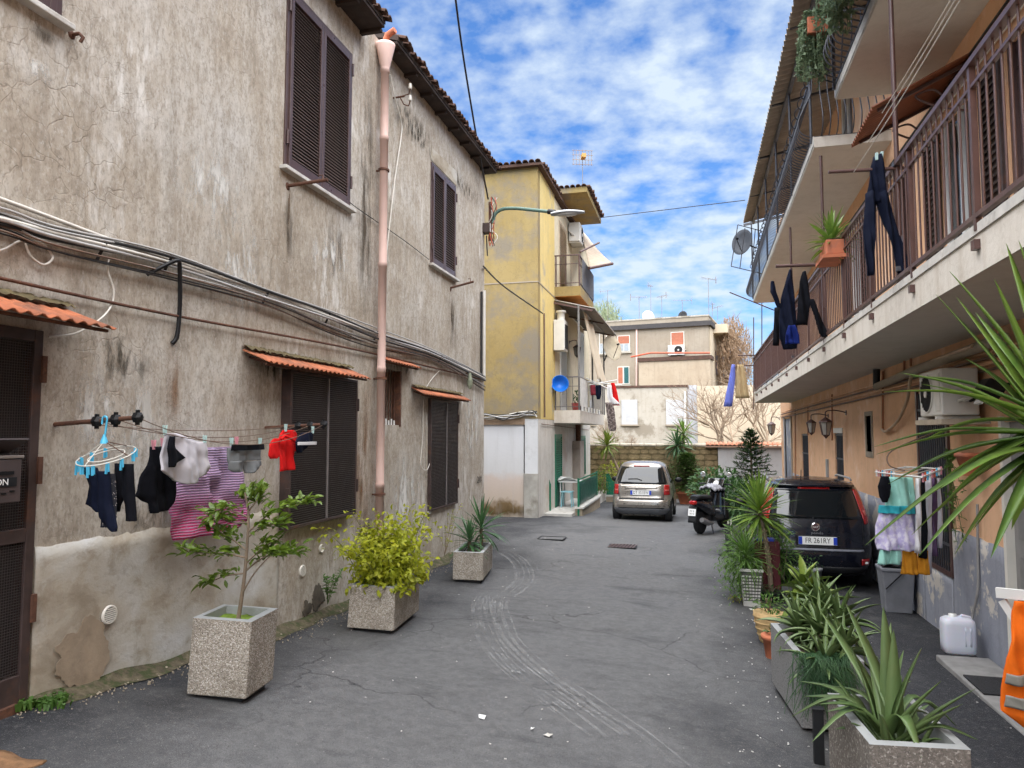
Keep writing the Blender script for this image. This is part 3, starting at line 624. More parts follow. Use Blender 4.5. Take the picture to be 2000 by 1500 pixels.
def wire(name, pts, r_, mat, label, cat_='cable', n=8, sag=0, group=None, parent=None):
    P = [Vector(p) for p in pts]; P = cat(P, n) if len(P) > 2 else [P[0].lerp(P[1], k/10)-Vector((0, 0, sag*4*(k/10)*(1-k/10))) for k in range(11)]
    o = MB().tube(P, r_, 6).build(name, mat, parent); 
    if not parent: tag(o, label, cat_, group)
    return o
cb_ = thing('cable_bundle', 'sagging bundle of grey, white and dark cables strung along the left house', 'cables', (LX, 3, 2.8))
rr = random.Random(21); base = [(0,432), (110,462), (330,515), (520,580), (640,620), (735,655), (850,695), (948,742)]
for k in range(12):
    pts = []
    for i, (x, y) in enumerate(base):
        j = (k-5.5); near = 1.6-i*.14; dy = j*2.6*near+rr.uniform(-3, 3)*near; dy += (6+k*2.0)*math.sin(math.pi*((i % 3)/3))*(.5 if k > 6 else .12)
        pts.append(lw(x, y+dy, LX+.03+rr.uniform(0, .05)))
    first = lw(-260, 372+ (k-5.5)*5, LX+.04); pts = [first]+pts
    wire('cable', pts, rr.choice([.007, .008, .009, .012]) if k < 8 else .006, [M_cab_g, M_cab_g, M_cab_k, M_cab_g, M_cab_w, M_cab_g, M_cab_k, M_cab_g, M_cab_b, M_cab_k, M_cab_b, M_cab_k][k], '', parent=cb_)
for x, y in ((330,512), (520,578), (735,655), (860,700), (200,487), (640,622)):
    p = lw(x, y, LX+.05); MB().bar(p+Vector((-.03, -.01, -.07)), p+Vector((.02, .01, .05)), .006, .02).build('cable_tie', M_cab_k, cb_)
wire('conduit', [lw(-250, 300, LX+.03), lw(0, 388, LX+.03), lw(250, 481, LX+.03), lw(400, 535, LX+.05)], .013, M_cab_w, 'pale straight conduit above the cable bundle on the left wall')
wire('rusty_rod', [lw(-250, 485, LX+.04), lw(0, 543, LX+.04), lw(350, 618, LX+.04), lw(700, 684, LX+.04), lw(940, 741, LX+.04)], .011, M_rust, 'long rusty rod running along the left wall under the cables', 'rod')
wire('hose', [lw(287, 536, LX+.03), lw(315, 522, LX+.08), lw(345, 509, LX+.12), lw(351, 522, LX+.10), lw(351, 600, LX+.05), lw(346, 655, LX+.03), lw(336, 671, LX+.01)], .016, M_black, 'black hose bent into a hook over the cables', 'hose')
wire('loose_cable', [lw(213, 503, LX+.03), lw(211, 530, LX+.03), lw(222, 565, LX+.03), (lw(218, 595, LX+.03)), lw(197, 622, LX+.1), lw(150, 650, LX+.03), lw(95, 658, LX+.02)], .006, M_cab_w, 'thin white cable curling down to the orange door awning')
wire('loose_cable', [lw(-60, 492, LX+.03), lw(0, 489, LX+.03), lw(40, 470, LX+.03), lw(60, 470, LX+.03), lw(85, 478, LX+.03), lw(103, 503, LX+.04), lw(85, 517, LX+.03), lw(60, 500, LX+.03), lw(50, 475, LX+.03)], .007, M_cab_w, 'looped white cable at the upper left above the awning')
wire('loose_cable', [lw(860, 722, LX+.03), lw(840, 745, LX+.03), lw(828, 775, LX+.03), lw(826, 850, LX+.03), lw(822, 905, LX+.03), lw(833, 918, LX+.03), lw(840, 903, LX+.03)], .005, M_cab_w, 'thin white cable dangling beside the farthest mesh window')
wire('loose_cable', [lw(762, 145, LX+.03), lw(772, 195, LX+.03), lw(784, 240, LX+.03), lw(783, 270, LX+.03), lw(770, 360, LX+.03), lw(752, 520, LX+.03)], .009, M_cab_w, 'slack pale cable hanging from the funnel down beside the drainpipe')
wire('loose_cable', [lw(676, 388, LX+.03), lw(700, 408, LX+.03), lw(790, 470, LX+.03), lw(838, 507, LX+.03)], .005, M_cab_k, 'thin dark wire running from the large shutter to the small one', 'wire')
for i, (x, y, x2, y2, lb) in enumerate([(562, 364, 640, 351, 'rusty tube bracket sticking out under the large louvred shutter'), (880, 565, 925, 550, 'rusty tube bracket sticking out under the small louvred shutter')]):
    a = lw(x, y); d = ray(x2, y2); b = C0+d*(a.y/d.y); t = thing('wall_bracket', lb, 'bracket', a); MB().tube([a-Vector((.1, 0, 0)), b], .018, 8).build('arm', M_rust, t); MB().tube([b-Vector((.05, 0, .0)), b-Vector((.05, 0, -.05)), b-Vector((.09, 0, -.05))], .006, 6).build('hook', M_rust, t)
    MB().lathe([(.04, 0), (.03, .006)], a, 10, frame((0,1,0), (0,0,1), (1,0,0))).build('plate', M_rust, t)
    flake(x+2, y+45, .02, .20, 30+i, 'rust_stain', pm('rust_stain', (.17,.12,.08), .95, .3, 12, .1), .0015, LX+.0015)
a = lw(768, 192); t = thing('insulator_bracket', 'forked iron bracket with two insulators below the far eave', 'bracket', a)
MB().tube([a-Vector((.1, 0, 0)), a+Vector((.16, 0, .01))], .012, 6).build('stem', M_rust, t)
for s_ in (1, -1):
    q = a+Vector((.10, 0, 0)); MB().tube([q, q+Vector((.05, 0, -.10 if s_ < 0 else .02)), q+Vector((.12, 0, -.13 if s_ < 0 else .03)), q+Vector((.14, 0, -.06 if s_ < 0 else .10))], .008, 6).build('prong', M_rust, t)
    MB().lathe([(.018, 0), (.025, .02), (.018, .05), (.02, .07)], q+Vector((.14, 0, -.06 if s_ < 0 else .10)), 10).build('insulator', M_gvent, t)
a = lw(140, 68); t = thing('wall_hook', 'small dark iron hook right of the top left window', 'hook', a); MB().tube([a-Vector((.05, 0, 0)), a+Vector((.06, 0, .0)), a+Vector((.09, 0, -.03)), a+Vector((.07, 0, -.06))], .012, 6).build('hook_rod', M_rust, t); MB().lathe([(.03, 0), (.02, .01)], a, 8, frame((0,1,0), (0,0,1), (1,0,0))).build('plate', M_rust, t)
# street lamp on the corner
cz = PX(962, 425, -3.74); t = thing('street_lamp', 'grey green curved arm street lamp on the far corner of the left house', 'street lamp', cz)
yl = ENDY-.06; Y = lambda px, py: PY(px, py, yl)
MB().tube(cat([Y(963, 436), Y(966, 420), Y(980, 409), Y(1005, 407), Y(1040, 410), Y(1078, 414)], 6), .032, 10).build('arm', M_lampg, t)
MB().tube([Y(1070, 413), Y(1084, 415)], .048, 10).build('collar', M_black, t)
h = Y(1110, 416); hd = MB(); hd.grid(lambda u, v: h+Vector((-.32+.62*u, .13*math.cos(math.pi*v)*math.sin(math.pi*min(1, .15+.8*u)), .055*math.sin(math.pi*v)*math.sin(math.pi*min(1, .2+.7*u)))), 10, 10); hd.grid(lambda u, v: h+Vector((-.32+.62*u, .13*math.cos(math.pi*v)*math.sin(math.pi*min(1, .15+.8*u)), -.03*math.sin(math.pi*v))), 10, 10)
hd.build('lamp_head', M_alu, t); MB().lathe([(.0, -.045), (.09, -.035), (.11, -.01)], h+Vector((-.02, 0, -.01)), 16, None, True, 1.9, .9).build('lens', pm('clouded_lens', (.6,.6,.58), .2), t)
MB().tube([Y(957, 395), Y(958, 470)], .03, 8).build('wall_post', M_rust, t)
for k in range(6): 
    q = [Y(958+rr.uniform(-3, 3), 385+i*19)+Vector((rr.uniform(-.02, .10), rr.uniform(-.06, .06), 0)) for i in range(6)]; MB().tube(cat(q, 5), .008, 5).build('wire', [M_cab_r, M_cab_k, M_cab_r, M_cab_w, M_cab_r, M_cab_k][k], t)
a = lw(946, 448); t = thing('junction_box', 'small brown electric junction box under the street lamp arm', 'junction box', a); MB().box((LX-.02, a.y-.12, a.z-.09), (LX+.14, a.y+.06, a.z+.09)).build('case', M_brown2, t, bevel=.008); MB().box((LX+.141, a.y-.11, a.z-.08), (LX+.148, a.y+.05, a.z+.08)).build('cover', M_acw, t)
wire('corner_cable', [lw(952, 500, LX+.06), lw(950, 460, LX+.08)], .012, M_cab_k, 'dark cable rising to the junction box under the lamp')
wire('overhead_cable', [Vector((-3.70, ENDY-.1, PX(956, 392, -3.7).z)), PY(925, 235, 11.4), PY(890, 0, 9.4), Vector((-2.1, 5.2, 8.1))], .016, M_cab_k, 'thick black overhead cable rising across the sky from the lamp corner')
wire('overhead_cable', [lw(944, 520, LX+.05), PY(985, 560, 15.0), PY(1060, 612, 18.0-.03)], .016, M_cab_k, 'black twin cable spanning from the left house to the yellow house')
a = lw(908, 742); t = thing('cable_clamp', 'greenish cable clamp with porcelain hanging under the bundle near the corner', 'clamp', a); MB().lathe([(.02, -.16), (.045, -.10), (.05, -.02), (.035, .05), (.02, .12)], a+Vector((.09, 0, 0)), 10).build('porcelain', pm('mossy_porcelain', (.22,.24,.17), .6, .4, 20), t); MB().tube([a-Vector((.05, 0, -.1)), a+Vector((.09, 0, .12))], .012, 6).build('stem', M_rust, t)

# stains with shapes of their own: thin films on the plaster, ragged by noise and fading at their rims
def stain_mat(name, col, dens, sc=(9,9,1.2), thr=(.42,.62)):
    s = NT(name); g_ = s.n('ShaderNodeSeparateXYZ'); s.L(s.tc.outputs['Generated'], g_.inputs[0]); f = None
    for i in (1, 2):
        e = s.ramp(s.math('ABSOLUTE', s.math('SUBTRACT', g_.outputs[i], .5)), [(.12, 1.), (.5, 0.)]); f = e if f is None else s.math('MULTIPLY', f, e)
    f = s.math('MULTIPLY', s.math('MULTIPLY', f, s.ramp(s.noise(1, 6, .7, s.vec(sc)), [(thr[0], 0.), (thr[1], 1.)])), dens)
    s.fin(col, .95, 0, None, .1); t = s.n('ShaderNodeBsdfTransparent'); m = s.n('ShaderNodeMixShader'); s.L(f, m.inputs[0]); s.L(t.outputs[0], m.inputs[1]); s.L(s.b.outputs[0], m.inputs[2]); s.L(m.outputs[0], s.o.inputs[0]); return s.m
S_dark = stain_mat('dark_run_stain', (.10,.08,.06), .85); S_rust = stain_mat('rusty_run_stain', (.26,.14,.075), .7); S_lime = stain_mat('pale_lime_bloom', (.74,.73,.69), .9, (7,7,2.2), (.46,.6)); S_mould = stain_mat('black_mould', (.07,.06,.045), .9, (14,14,5), (.46,.62))
def stain(x0, y0, x1, y1, mat, k=[0]):
    k[0] += 1; a, b = lw(x0, y0, LX+.003+.0003*k[0]), lw(x1, y1, LX+.003+.0003*k[0]); MB().add([(a.x, a.y, b.z), (a.x, b.y, b.z), (a.x, b.y, a.z), (a.x, a.y, a.z)], [(0,1,2,3)]).build('damp_stain', mat, LH)
for (x0, y0, x1, y1, mt) in ((552, 375, 578, 520, S_dark), (640, 415, 672, 560, S_dark), (702, 110, 730, 660, S_dark), (690, 720, 728, 1090, S_rust), (875, 575, 892, 700, S_dark), (325, 660, 352, 830, S_rust), (330, 240, 480, 470, S_lime), (395, 380, 520, 640, S_lime), (30, 90, 130, 190, S_lime), (100, 700, 330, 900, S_lime), (760, 160, 850, 330, S_mould), (850, 280, 940, 420, S_mould), (745, 690, 830, 740, S_mould), (500, 690, 560, 760, S_mould), (755, 880, 830, 1050, S_lime), (60, 35, 125, 110, S_dark), (180, 640, 300, 760, S_mould), (905, 760, 940, 900, S_lime), (600, 440, 690, 560, S_lime), (240, 960, 340, 1035, S_mould), (690, 1000, 735, 1130, S_mould)): stain(x0, y0, x1, y1, mt)

# ------------------------------------------------------------------ yellow house
YX, YY, YE = -3.9, 18.0, 27.4
yf = lambda px, py: PY(px, py, YY)
ysd = lambda px, py, X=YX: PX(px, py, X)
YH = thing('yellow_house', 'faded yellow plaster three storey house with stacked balconies beyond the left house', 'house', (YX, YY, gz(YX, YY)))
zb0 = yf(1000, 818).z; zr = yf(1050, 326).z; ycut = ysd(1084, 700).y
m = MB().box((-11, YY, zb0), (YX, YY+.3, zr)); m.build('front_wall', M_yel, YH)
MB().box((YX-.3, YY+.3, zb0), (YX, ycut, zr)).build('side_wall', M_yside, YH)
MB().box((YX-.3, ycut, zb0+.02), (YX-.006, YE, zr-.05)).build('balcony_wall', plaster('cream_balcony_wall', (.60,.52,.36), (.68,.60,.45), (.48,.42,.30), (.38,.32,.22), 0, 13), YH)
MB().box((YX-.3, YY+.02, -1.3), (YX-.004, YE, zb0+.019)).build('ground_floor_wall', M_ybase, YH)
xp = yf(1024, 900).x
pl_ = plaster('damp_white_panel', (.56,.56,.56), (.64,.64,.64), (.50,.49,.48), (.40,.39,.38), 0, 15)
def damp():
    s = NT('damp_stained_panel'); z = s.sep()[2]; zz = s.math('ADD', z, s.math('MULTIPLY', s.math('SUBTRACT', s.noise(2.2, 6, .65), .5), .55))
    c = s.ramp(s.math('MULTIPLY', s.math('ADD', zz, .6), .4), [(.02, (.40,.34,.27)), (.09, (.10,.065,.025)), (.16, (.18,.12,.06)), (.22, (.50,.41,.33)), (.42, (.55,.46,.40)), (.50, (.57,.56,.55)), (.9, (.62,.62,.63))])
    c = s.mix(s.ramp(s.noise(1, 5, .6, s.vec((5,5,.5))), [(.5, 0.), (.7, .35)]), c, (.42,.41,.40)); return s.fin(c, .9, 0, s.bump(s.noise(15, 5), .3, .01), .2)
MB().box((-11, YY+.05, -1.3), (xp-.03, YY+.3, zb0-.15)).build('walled_up_gate', damp(), YH)
MB().box((-11, YY+.005, zb0-.15), (xp+.02, YY+.3, zb0-.002)).build('gate_lintel', pm('brown_stained_lintel', (.30,.21,.14), .9, .3, 3, .3, 30), YH)
zk = yf(1035, 925).z
MB().box((xp+.021, YY-.02, zk), (YX-.005, YY+.019, zb0-.004)).build('corner_pier', pl_, YH); MB().box((xp+.0, YY-.05, -1.3), (YX+.003, YY+.018, zk)).build('pier_base', pm('stained_concrete', (.36,.34,.30), .95, .3, 3, .5, 30, col2=(.22,.20,.16)), YH)
# string course and conduit pipes
zc = yf(1000, 552).z
MB().box((-11, YY-.012, zc-.02), (YX+.012, YY-.001, zc+.012)).build('string_course', M_grey, YH); MB().box((YX+.001, YY, zc-.02), (YX+.012, ycut, zc+.012)).build('string_course', M_grey, YH)
MB().tube([ysd(1063, 612, YX+.03), ysd(1064, 815, YX+.03)], .022, 6).build('conduit', M_cab_b, YH)
for k in range(7): 
    rr = random.Random(40+k); MB().tube(cat([yf(x, 812+rr.uniform(-6, 6)-4*math.sin(x*.05))+Vector((0, -.06-rr.uniform(0, .05), 0)) for x in (930, 955, 985, 1012, 1040, 1050)], 5), .014, 5).build('wall_cable', [M_cab_k, M_cab_g, M_cab_g, M_cab_k, M_cab_w, M_cab_k, M_cab_g][k], YH)
# main roof, tiles at the edges
rf = MB().box((-11.2, YY-.16, zr), (YX+.14, YE, zr+.07)).build('roof', M_tile, YH)
me = MB().grid(lambda u, v: (.075*math.cos(math.pi*u), .42*v-.1, .06*math.sin(math.pi*u)), 6, 1, True, (0, 0, -.012)).mesh('roof_tile', M_tile)
me2 = MB().grid(lambda u, v: (.1-.42*v, .075*math.cos(math.pi*u), .06*math.sin(math.pi*u)), 6, 1, True, (0, 0, -.012)).mesh('roof_tile', M_tile)
rr = random.Random(5)
for k in range(18): link(me, 'roof_tile', rf, M=Matrix.Translation((YX+.05-.17*k, YY-.12+rr.uniform(-.03, .03), zr+.075+rr.uniform(0, .015))))
for k in range(15): link(me2, 'roof_tile', rf, M=Matrix.Translation((YX+.10+rr.uniform(-.03, .03), YY+.1+.17*k, zr+.076+rr.uniform(0, .015))))
# roof slab over the top balcony
BX = -3.15
za = PX(1146, 364, -3.02).z; ya, yb = PX(1146, 364, -3.02).y, PX(1174, 415, -3.02).y
cs = MB().box((YX, ya, za-.16), (-3.02, yb, za)).build('roof_canopy', M_yel, YH)
for k in range(int((yb-ya)/.17)): link(me2, 'roof_tile', cs, M=Matrix.Translation((-3.0+rr.uniform(-.03, .03), ya+.08+.17*k, za+.01+rr.uniform(0, .015))))
for k in range(5): link(me, 'roof_tile', cs, M=Matrix.Translation((YX+.12+.17*k, ya+.02, za+.01)))
# balconies
def balcony(name, z_top, th, y0, y1, X1, rail_h, mat_under, bars, mat_rail, bar_sp):
    b = MB().box((YX, y0, z_top-th), (X1, y1, z_top)).build(name, mat_under, YH)
    zt = z_top+rail_h
    for p, q in (((YX, y0+.03), (X1-.03, y0+.03)), ((X1-.03, y0+.03), (X1-.03, y1))):
        for z, w_ in ((zt, .045), (z_top+.10, .025), (z_top+rail_h*.72, .02)): MB().bar((*p, z), (*q, z), w_, w_*.7).build('rail', mat_rail, b)
    for x, y in ((X1-.03, y0+.03), (X1-.03, y1-.03), (YX+.04, y0+.03)): MB().tube([(x, y, z_top), (x, y, zt)], .022, 6).build('rail_post', mat_rail, b)
    n = int((X1-YX)/bar_sp); pm_ = MB().tube([(0, 0, .0), (0, 0, rail_h)], .009, 5).mesh('baluster', mat_rail)
    for k in range(1, n): link(pm_, 'baluster', b, M=Matrix.Translation((YX+k*bar_sp, y0+.03, z_top)))
    n = int((y1-y0)/bar_sp)
    for k in range(1, n): link(pm_, 'baluster', b, M=Matrix.Translation((X1-.03, y0+k*bar_sp, z_top)))
    return b
pu = PX(1133, 558, BX); pu2 = PX(1156, 583, BX); b1 = balcony('balcony', pu.z, .28, pu.y, pu2.y+.4, BX, .92, M_yel, 9, M_rail, .16)
MB().box((YX+.01, pu.y+.006, pu.z-.29), (BX-.004, pu2.y+.39, pu.z-.281)).build('painted_underside', pm('orange_soffit_paint', (.52,.20,.035), .8, .2, 3), b1)
MB().box((BX+.006, pu.y+.35, pu.z+.05), (BX+.012, pu2.y+.38, pu.z+.9)).build('rail_screen', pm('grey_rail_screen', (.10,.10,.11), .8), b1)
pl = PX(1133, 826, BX); zl = PX(1133, 801, BX).z; pl2 = PX(1179, 822, BX)
b2 = balcony('balcony', zl, .36, pl.y, pl2.y, BX, .95, M_slab, 9, pm('grey_painted_rail', (.13,.12,.12), .5), .18)
MB().box((BX+.006, pl.y+.03, zl+.12), (BX+.016, pl.y+1.4, zl+.92)).build('rail_screen', pm('white_rail_panel', (.62,.61,.58), .7), b2)
for k in range(7): 
    y = pl.y+.25+k*.62; MB().box((BX+.004, y, zl-.02), (BX+.03, y+.22, zl+.13)).build('fascia_tile', M_wht if k % 2 == 0 else M_gvent, b2)
# pent roof of corrugated sheet over the lower balcony
q0, q1 = PX(1140, 592, -3.12), PX(1204, 655, -2.72); zp = pl.z
y0p, y1p = pl.y+.05, PX(1204, 655, -2.72).y
cr = fixn(corrug(MB(), (YX+.01, y0p, q0.z+.02), (YX+.01, y1p, q0.z+.02), (-2.72, y0p, q1.z), (-2.72, y1p, q1.z), 40, .022, .008, 4).build('pent_roof', pm('grey_fibre_sheet', (.30,.27,.24), .8, .2, 4), YH))
for x, y in ((BX-.03, pl.y+.05), (BX+.0, pl.y+2.6), (BX+.0, y1p-.3)): MB().bar((x, y, zl), (x, y, q1.z+.12), .05, .05).build('pent_post', pm('grey_post', (.18,.175,.17), .6), cr)
for y in (pl.y+.05, pl.y+2.6, y1p-.3): MB().bar((YX, y, q0.z-.06), (-2.78, y, q1.z-.06), .04, .05).build('pent_rafter', M_rail, cr)
MB().bar((BX, y0p, q1.z+.08), (BX, y1p, q1.z+.08), .05, .05).build('pent_beam', M_rail, cr)
# openings on the street side of the yellow house
def louv(name, y0, y1, z0, z1, mat, n, X=YX, frame_m=None):
    d = MB().box((X-.05, y0, z0), (X+.02, y0+.06, z1)).box((X-.05, y1-.06, z0), (X+.02, y1, z1)).box((X-.05, y0+.06, z0), (X+.019, y1-.06, z0+.09)).box((X-.05, y0+.06, z1-.08), (X+.019, y1-.06, z1)).box((X-.04, y0+.05, z0+.05), (X+.004, y1-.05, z1-.05)).build(name, mat, YH)
    sl = MB().obox((0, 0, 0), (.03, y1-y0-.13, .012), Euler((0, R(35), 0)).to_matrix()).mesh('slat', mat)
    for k in range(n): link(sl, 'slat', d, M=Matrix.Translation((X+.018, (y0+y1)/2, z0+.13+(z1-z0-.25)*(k+.5)/n)))
    return d
gzs = lambda y: gz(YX, y)+.12
louv('green_door', ysd(1084, 900).y, ysd(1097, 900).y, gzs(21)-.05, ysd(1090, 848).z, M_green, 30)
louv('green_shutter', ysd(1131, 880).y, ysd(1143, 880).y, ysd(1136, 928).z, ysd(1136, 851).z, M_green, 24)
louv('white_shutter', ysd(1094, 740).y, ysd(1106, 740).y, zl+.05, ysd(1100, 640).z, M_wht, 40)
louv('white_shutter', ysd(1132, 740).y, ysd(1140, 740).y, zl+.05, ysd(1136, 650).z, M_wht, 40)
louv('top_balcony_shutter', ysd(1092, 500).y, ysd(1106, 500).y, pu.z+.05, pu.z+2.2, pm('pale_wood_shutter', (.45,.36,.25), .7), 24)
MB().box((YX, ysd(1118, 800).y, -.9), (YX+.25, ysd(1126, 800).y, PX(1124, 862, -3.65).z)).build('porch_pillar', pm('greige_pillar', (.36,.31,.27), .9, .15, 4), YH)
MB().tube([(YX+.12, ysd(1122, 800).y, PX(1124, 862, -3.65).z), (YX+.12, ysd(1122, 800).y, zl-.36)], .09, 8).build('pillar_stub', M_rust, YH)
MB().tube([ysd(1058, 828, YX+.03), ysd(1090, 832, YX+.03), ysd(1120, 836, YX+.03), ysd(1150, 840, YX+.03)], .012, 6).build('wall_cable', M_cab_b, YH)
# terrace, parapets and green panels
tp = PG(1125, 1007); tq = PG(1168, 990); zcp = PX(1125, 990, tp.x).z
tr_ = thing('terrace', 'low pale terrace with tiled floor at the foot of the yellow house', 'terrace', (YX, tp.y, tp.z))
MB().box((YX, tp.y-.6, -1.2), (tp.x-.02, YE-.3, tp.z+.10)).build('floor', M_marble, tr_)
MB().box((tp.x-.02, tp.y, -1.2), (tp.x+.17, tq.y, zcp-.05)).build('parapet', pm('tan_parapet', (.34,.28,.20), .9, .25, 4, .4, 30), tr_); MB().box((tp.x-.06, tp.y-.04, zcp-.049), (tp.x+.21, tq.y+.04, zcp)).build('coping', M_marble, tr_)
fp = thing('fence_panel', 'long dark green sheet metal fence panel on the terrace parapet', 'fence', (tp.x, tp.y, zcp))
zf0, zf1 = PX(1130, 932, tp.x).z, zcp+.03
MB().grid(lambda u, v: (tp.x+.06+.01*math.sin(u*9), tp.y+.1+(tq.y-tp.y-.15)*u, zf1+.02*math.sin(u*7)*(1-v)+(zf0-zf1-.12)*v), 14, 6, True, (.012, 0, 0)).build('sheet', pm('dark_green_sheet', (.004,.075,.050), .5), fp)
for y in (tp.y, tq.y-.02): MB().bar((tp.x+.07, y, gz(tp.x, y)), (tp.x+.07, y, zf0), .05, .05).build('post', M_green, fp)
for z in (zf0-.04, zf0-.12): MB().bar((tp.x+.07, tp.y, z), (tp.x+.07, tq.y, z), .035, .03).build('top_rail', M_green, fp)
p = PG(1184, 980); p2 = PG(1204, 975); fp2 = thing('fence_panel', 'shorter bright green fence panel half hidden behind the silver car', 'fence', p)
MB().box((p.x, p.y, p.z-.2), (p2.x+.4, p.y+.2, p.z+.18)).build('parapet', pm('tan_parapet', (.34,.28,.20)), fp2); MB().box((p.x-.04, p.y-.04, p.z+.181), (p2.x+.44, p.y+.24, p.z+.23)).build('coping', M_marble, fp2)
MB().prism([(p.x, p.y+.05, p.z+.24), (p.x+.75, p.y+.05, p.z+.24), (p.x+.75, p.y+.05, p.z+.85), (p.x+.55, p.y+.05, p.z+.62), (p.x+.22, p.y+.05, p.z+.72), (p.x+.10, p.y+.05, p.z+.98), (p.x, p.y+.05, p.z+.98)], (0, .02, 0)).build('sheet', M_green, fp2)
p = PG(1069, 1004); gp = thing('gate_board', 'narrow green board leaning by the corner of the yellow house', 'board', p)
MB().prism([(p.x-.13, p.y, p.z), (p.x+.10, p.y, p.z), (p.x+.10, p.y, p.z+.80), (p.x+.04, p.y, p.z+.98), (p.x-.02, p.y, p.z+.98), (p.x-.04, p.y, p.z+.75), (p.x-.13, p.y, p.z+.62)], (0, .04, 0)).build('board', M_green, gp)
MB().box((p.x-.10, p.y-.02, p.z+.2), (p.x+.07, p.y-.001, p.z+.25)).build('batten', M_green, gp)
# plastic table with bits, chair
p = PX(1112, 985, -3.55); tb = thing('garden_table', 'small table under a white cloth on the terrace behind the fence', 'table', (p.x, p.y, tp.z+.1)); z0 = tp.z+.1
MB().box((p.x-.3, p.y-.1, z0+.70), (p.x+.35, p.y+.7, z0+.73)).build('table_top', M_wht, tb)
for dx, dy in ((-.25, -.05), (.3, -.05), (-.25, .65), (.3, .65)): MB().tube([(p.x+dx, p.y+dy, z0), (p.x+dx, p.y+dy, z0+.70)], .018, 6).build('leg', M_wht, tb)
cl = MB().grid(lambda u, v: (p.x-.32+.6*u, p.y-.12+.5*v, z0+.75+.10*max(0, math.sin(u*3+v*2))*abs(math.sin(v*5+u*3))), 14, 10, True, (0, 0, .01)).build('cloth_pile', M_wht); tag(cl, 'rumpled white cloth heaped on the terrace table', 'cloth')
p = PX(1108, 945, -3.6); st = thing('plastic_stool', 'light blue plastic stool standing by the green door', 'stool', (p.x, p.y, z0)); M_lb = pm('light_blue_plastic', (.28,.55,.62), .4)
MB().box((p.x-.17, p.y-.17, z0+.42), (p.x+.17, p.y+.17, z0+.45)).build('seat', M_lb, st, bevel=.01)
for dx, dy in ((-.14,-.14), (.14,-.14), (-.14,.14), (.14,.14)): MB().tube([(p.x+dx*1.1, p.y+dy*1.1, z0), (p.x+dx*.9, p.y+dy*.9, z0+.42)], .018, 6).build('leg', M_lb, st)
# appliances and bits hung on the yellow house
def ac_unit(label, M, w=.82, h=.56, d=.30, group=None, feet=True, bracket=False):
    """local frame: x along the front, y outwards (front face at y=d), z up"""
    t = thing('air_conditioner', label, 'air conditioner', M=M); 
    MB().box((0, 0, 0), (w, d, h)).build('casing', M_acw, t, True, bevel=.018)
    Mx = frame((1,0,0), (0,0,1), (0,1,0)); c = (w*.36, d+.001, h*.5); r_ = h*.43
    MB().lathe([(r_, 0), (r_, .012), (r_*.95, .014), (r_*.93, .002)], c, 28, Mx).build('fan_ring', M_acw, t, True)
    MB().lathe([(r_*.93, 0), (r_*.93, .003)], c, 28, Mx).build('fan_opening', M_dark, t, True)
    for k in range(9): 
        x = (k-4)*r_*.205; hh = math.sqrt(max(.02, 1-(x/r_/.93)**2))*r_*.92; MB().box((c[0]+x-.004, d+.006, c[2]-hh), (c[0]+x+.004, d+.012, c[2]+hh)).build('grille_bar', M_trim, t, True)
    MB().lathe([(r_*.22, 0), (r_*.2, .018)], c, 14, Mx).build('fan_hub', M_acw, t, True)
    MB().box((w*.76, d+.0005, h*.1), (w*.97, d+.008, h*.9)).build('service_panel', pm('offwhite_panel', (.60,.57,.51), .5), t, True, bevel=.004)
    for x in (.08*w, .88*w): MB().bar((x, -.02, -.02), (x, d+.03, -.02), .04, .03).build('bracket', M_acw, t, True)
    for k in range(3): MB().tube([(w*.99, .08+.05*k, h*.3), (w+.08, .08+.05*k, h*.32), (w+.10, .02, h*.5), (w+.1, 0, h*.7)], .014, 6).build('pipe', M_cab_w if k else M_black, t, True)
    return t
q = PX(1108, 470, YX); ac_unit('weathered air conditioner under the roof canopy of the yellow house', Matrix.Translation((YX+.03, q.y+.9, q.z))@frame((0,-1,0), (1,0,0), (0,0,1)).to_4x4(), .8, .62, .36)
q = PX(1079, 683, YX+.02); bt = thing('boiler_cabinet', 'white boiler cabinet mounted at the balcony corner of the yellow house', 'boiler', q); xq = PY(1104, 683, pl.y).x
MB().box((YX+.02, pl.y-.12, q.z), (xq, pl.y+.42, PX(1079, 624, YX).z)).build('cabinet', M_acw, bt, bevel=.012); MB().box((xq+.001, pl.y-.05, q.z+.06), (xq+.02, pl.y+.35, q.z+.75)).build('side_grille', M_trim, bt); MB().lathe([(.11, 0), (.11, .22), (.15, .23), (.15, .28)], (YX+.2, pl.y+.1, PX(1079, 624, YX).z), 14).build('flue', M_acw, bt)
# blue basin
q = PX(1093, 752, BX-.03); M_bas = pm('blue_plastic', (.012,.16,.62), .35); t = thing('blue_basin', 'bright blue plastic basin hung outside the lower balcony rail', 'basin', (q.x-.55, pl.y-.02, q.z))
c = (PY(1093, 752, pl.y-.02).x, pl.y-.02, PY(1093, 752, pl.y-.02).z)
MB().lathe([(.0, .0), (.16, .0), (.19, .03), (.235, .17), (.25, .18), (.245, .19), (.225, .175), (.18, .04), (.0, .02)], c, 24, Euler((R(80), 0, R(15))).to_matrix()).build('bowl', M_bas, t); MB().tube([(c[0], c[1], c[2]+.2), (c[0], c[1]+.03, zl+.9)], .008, 5).build('hook', M_rust, t)
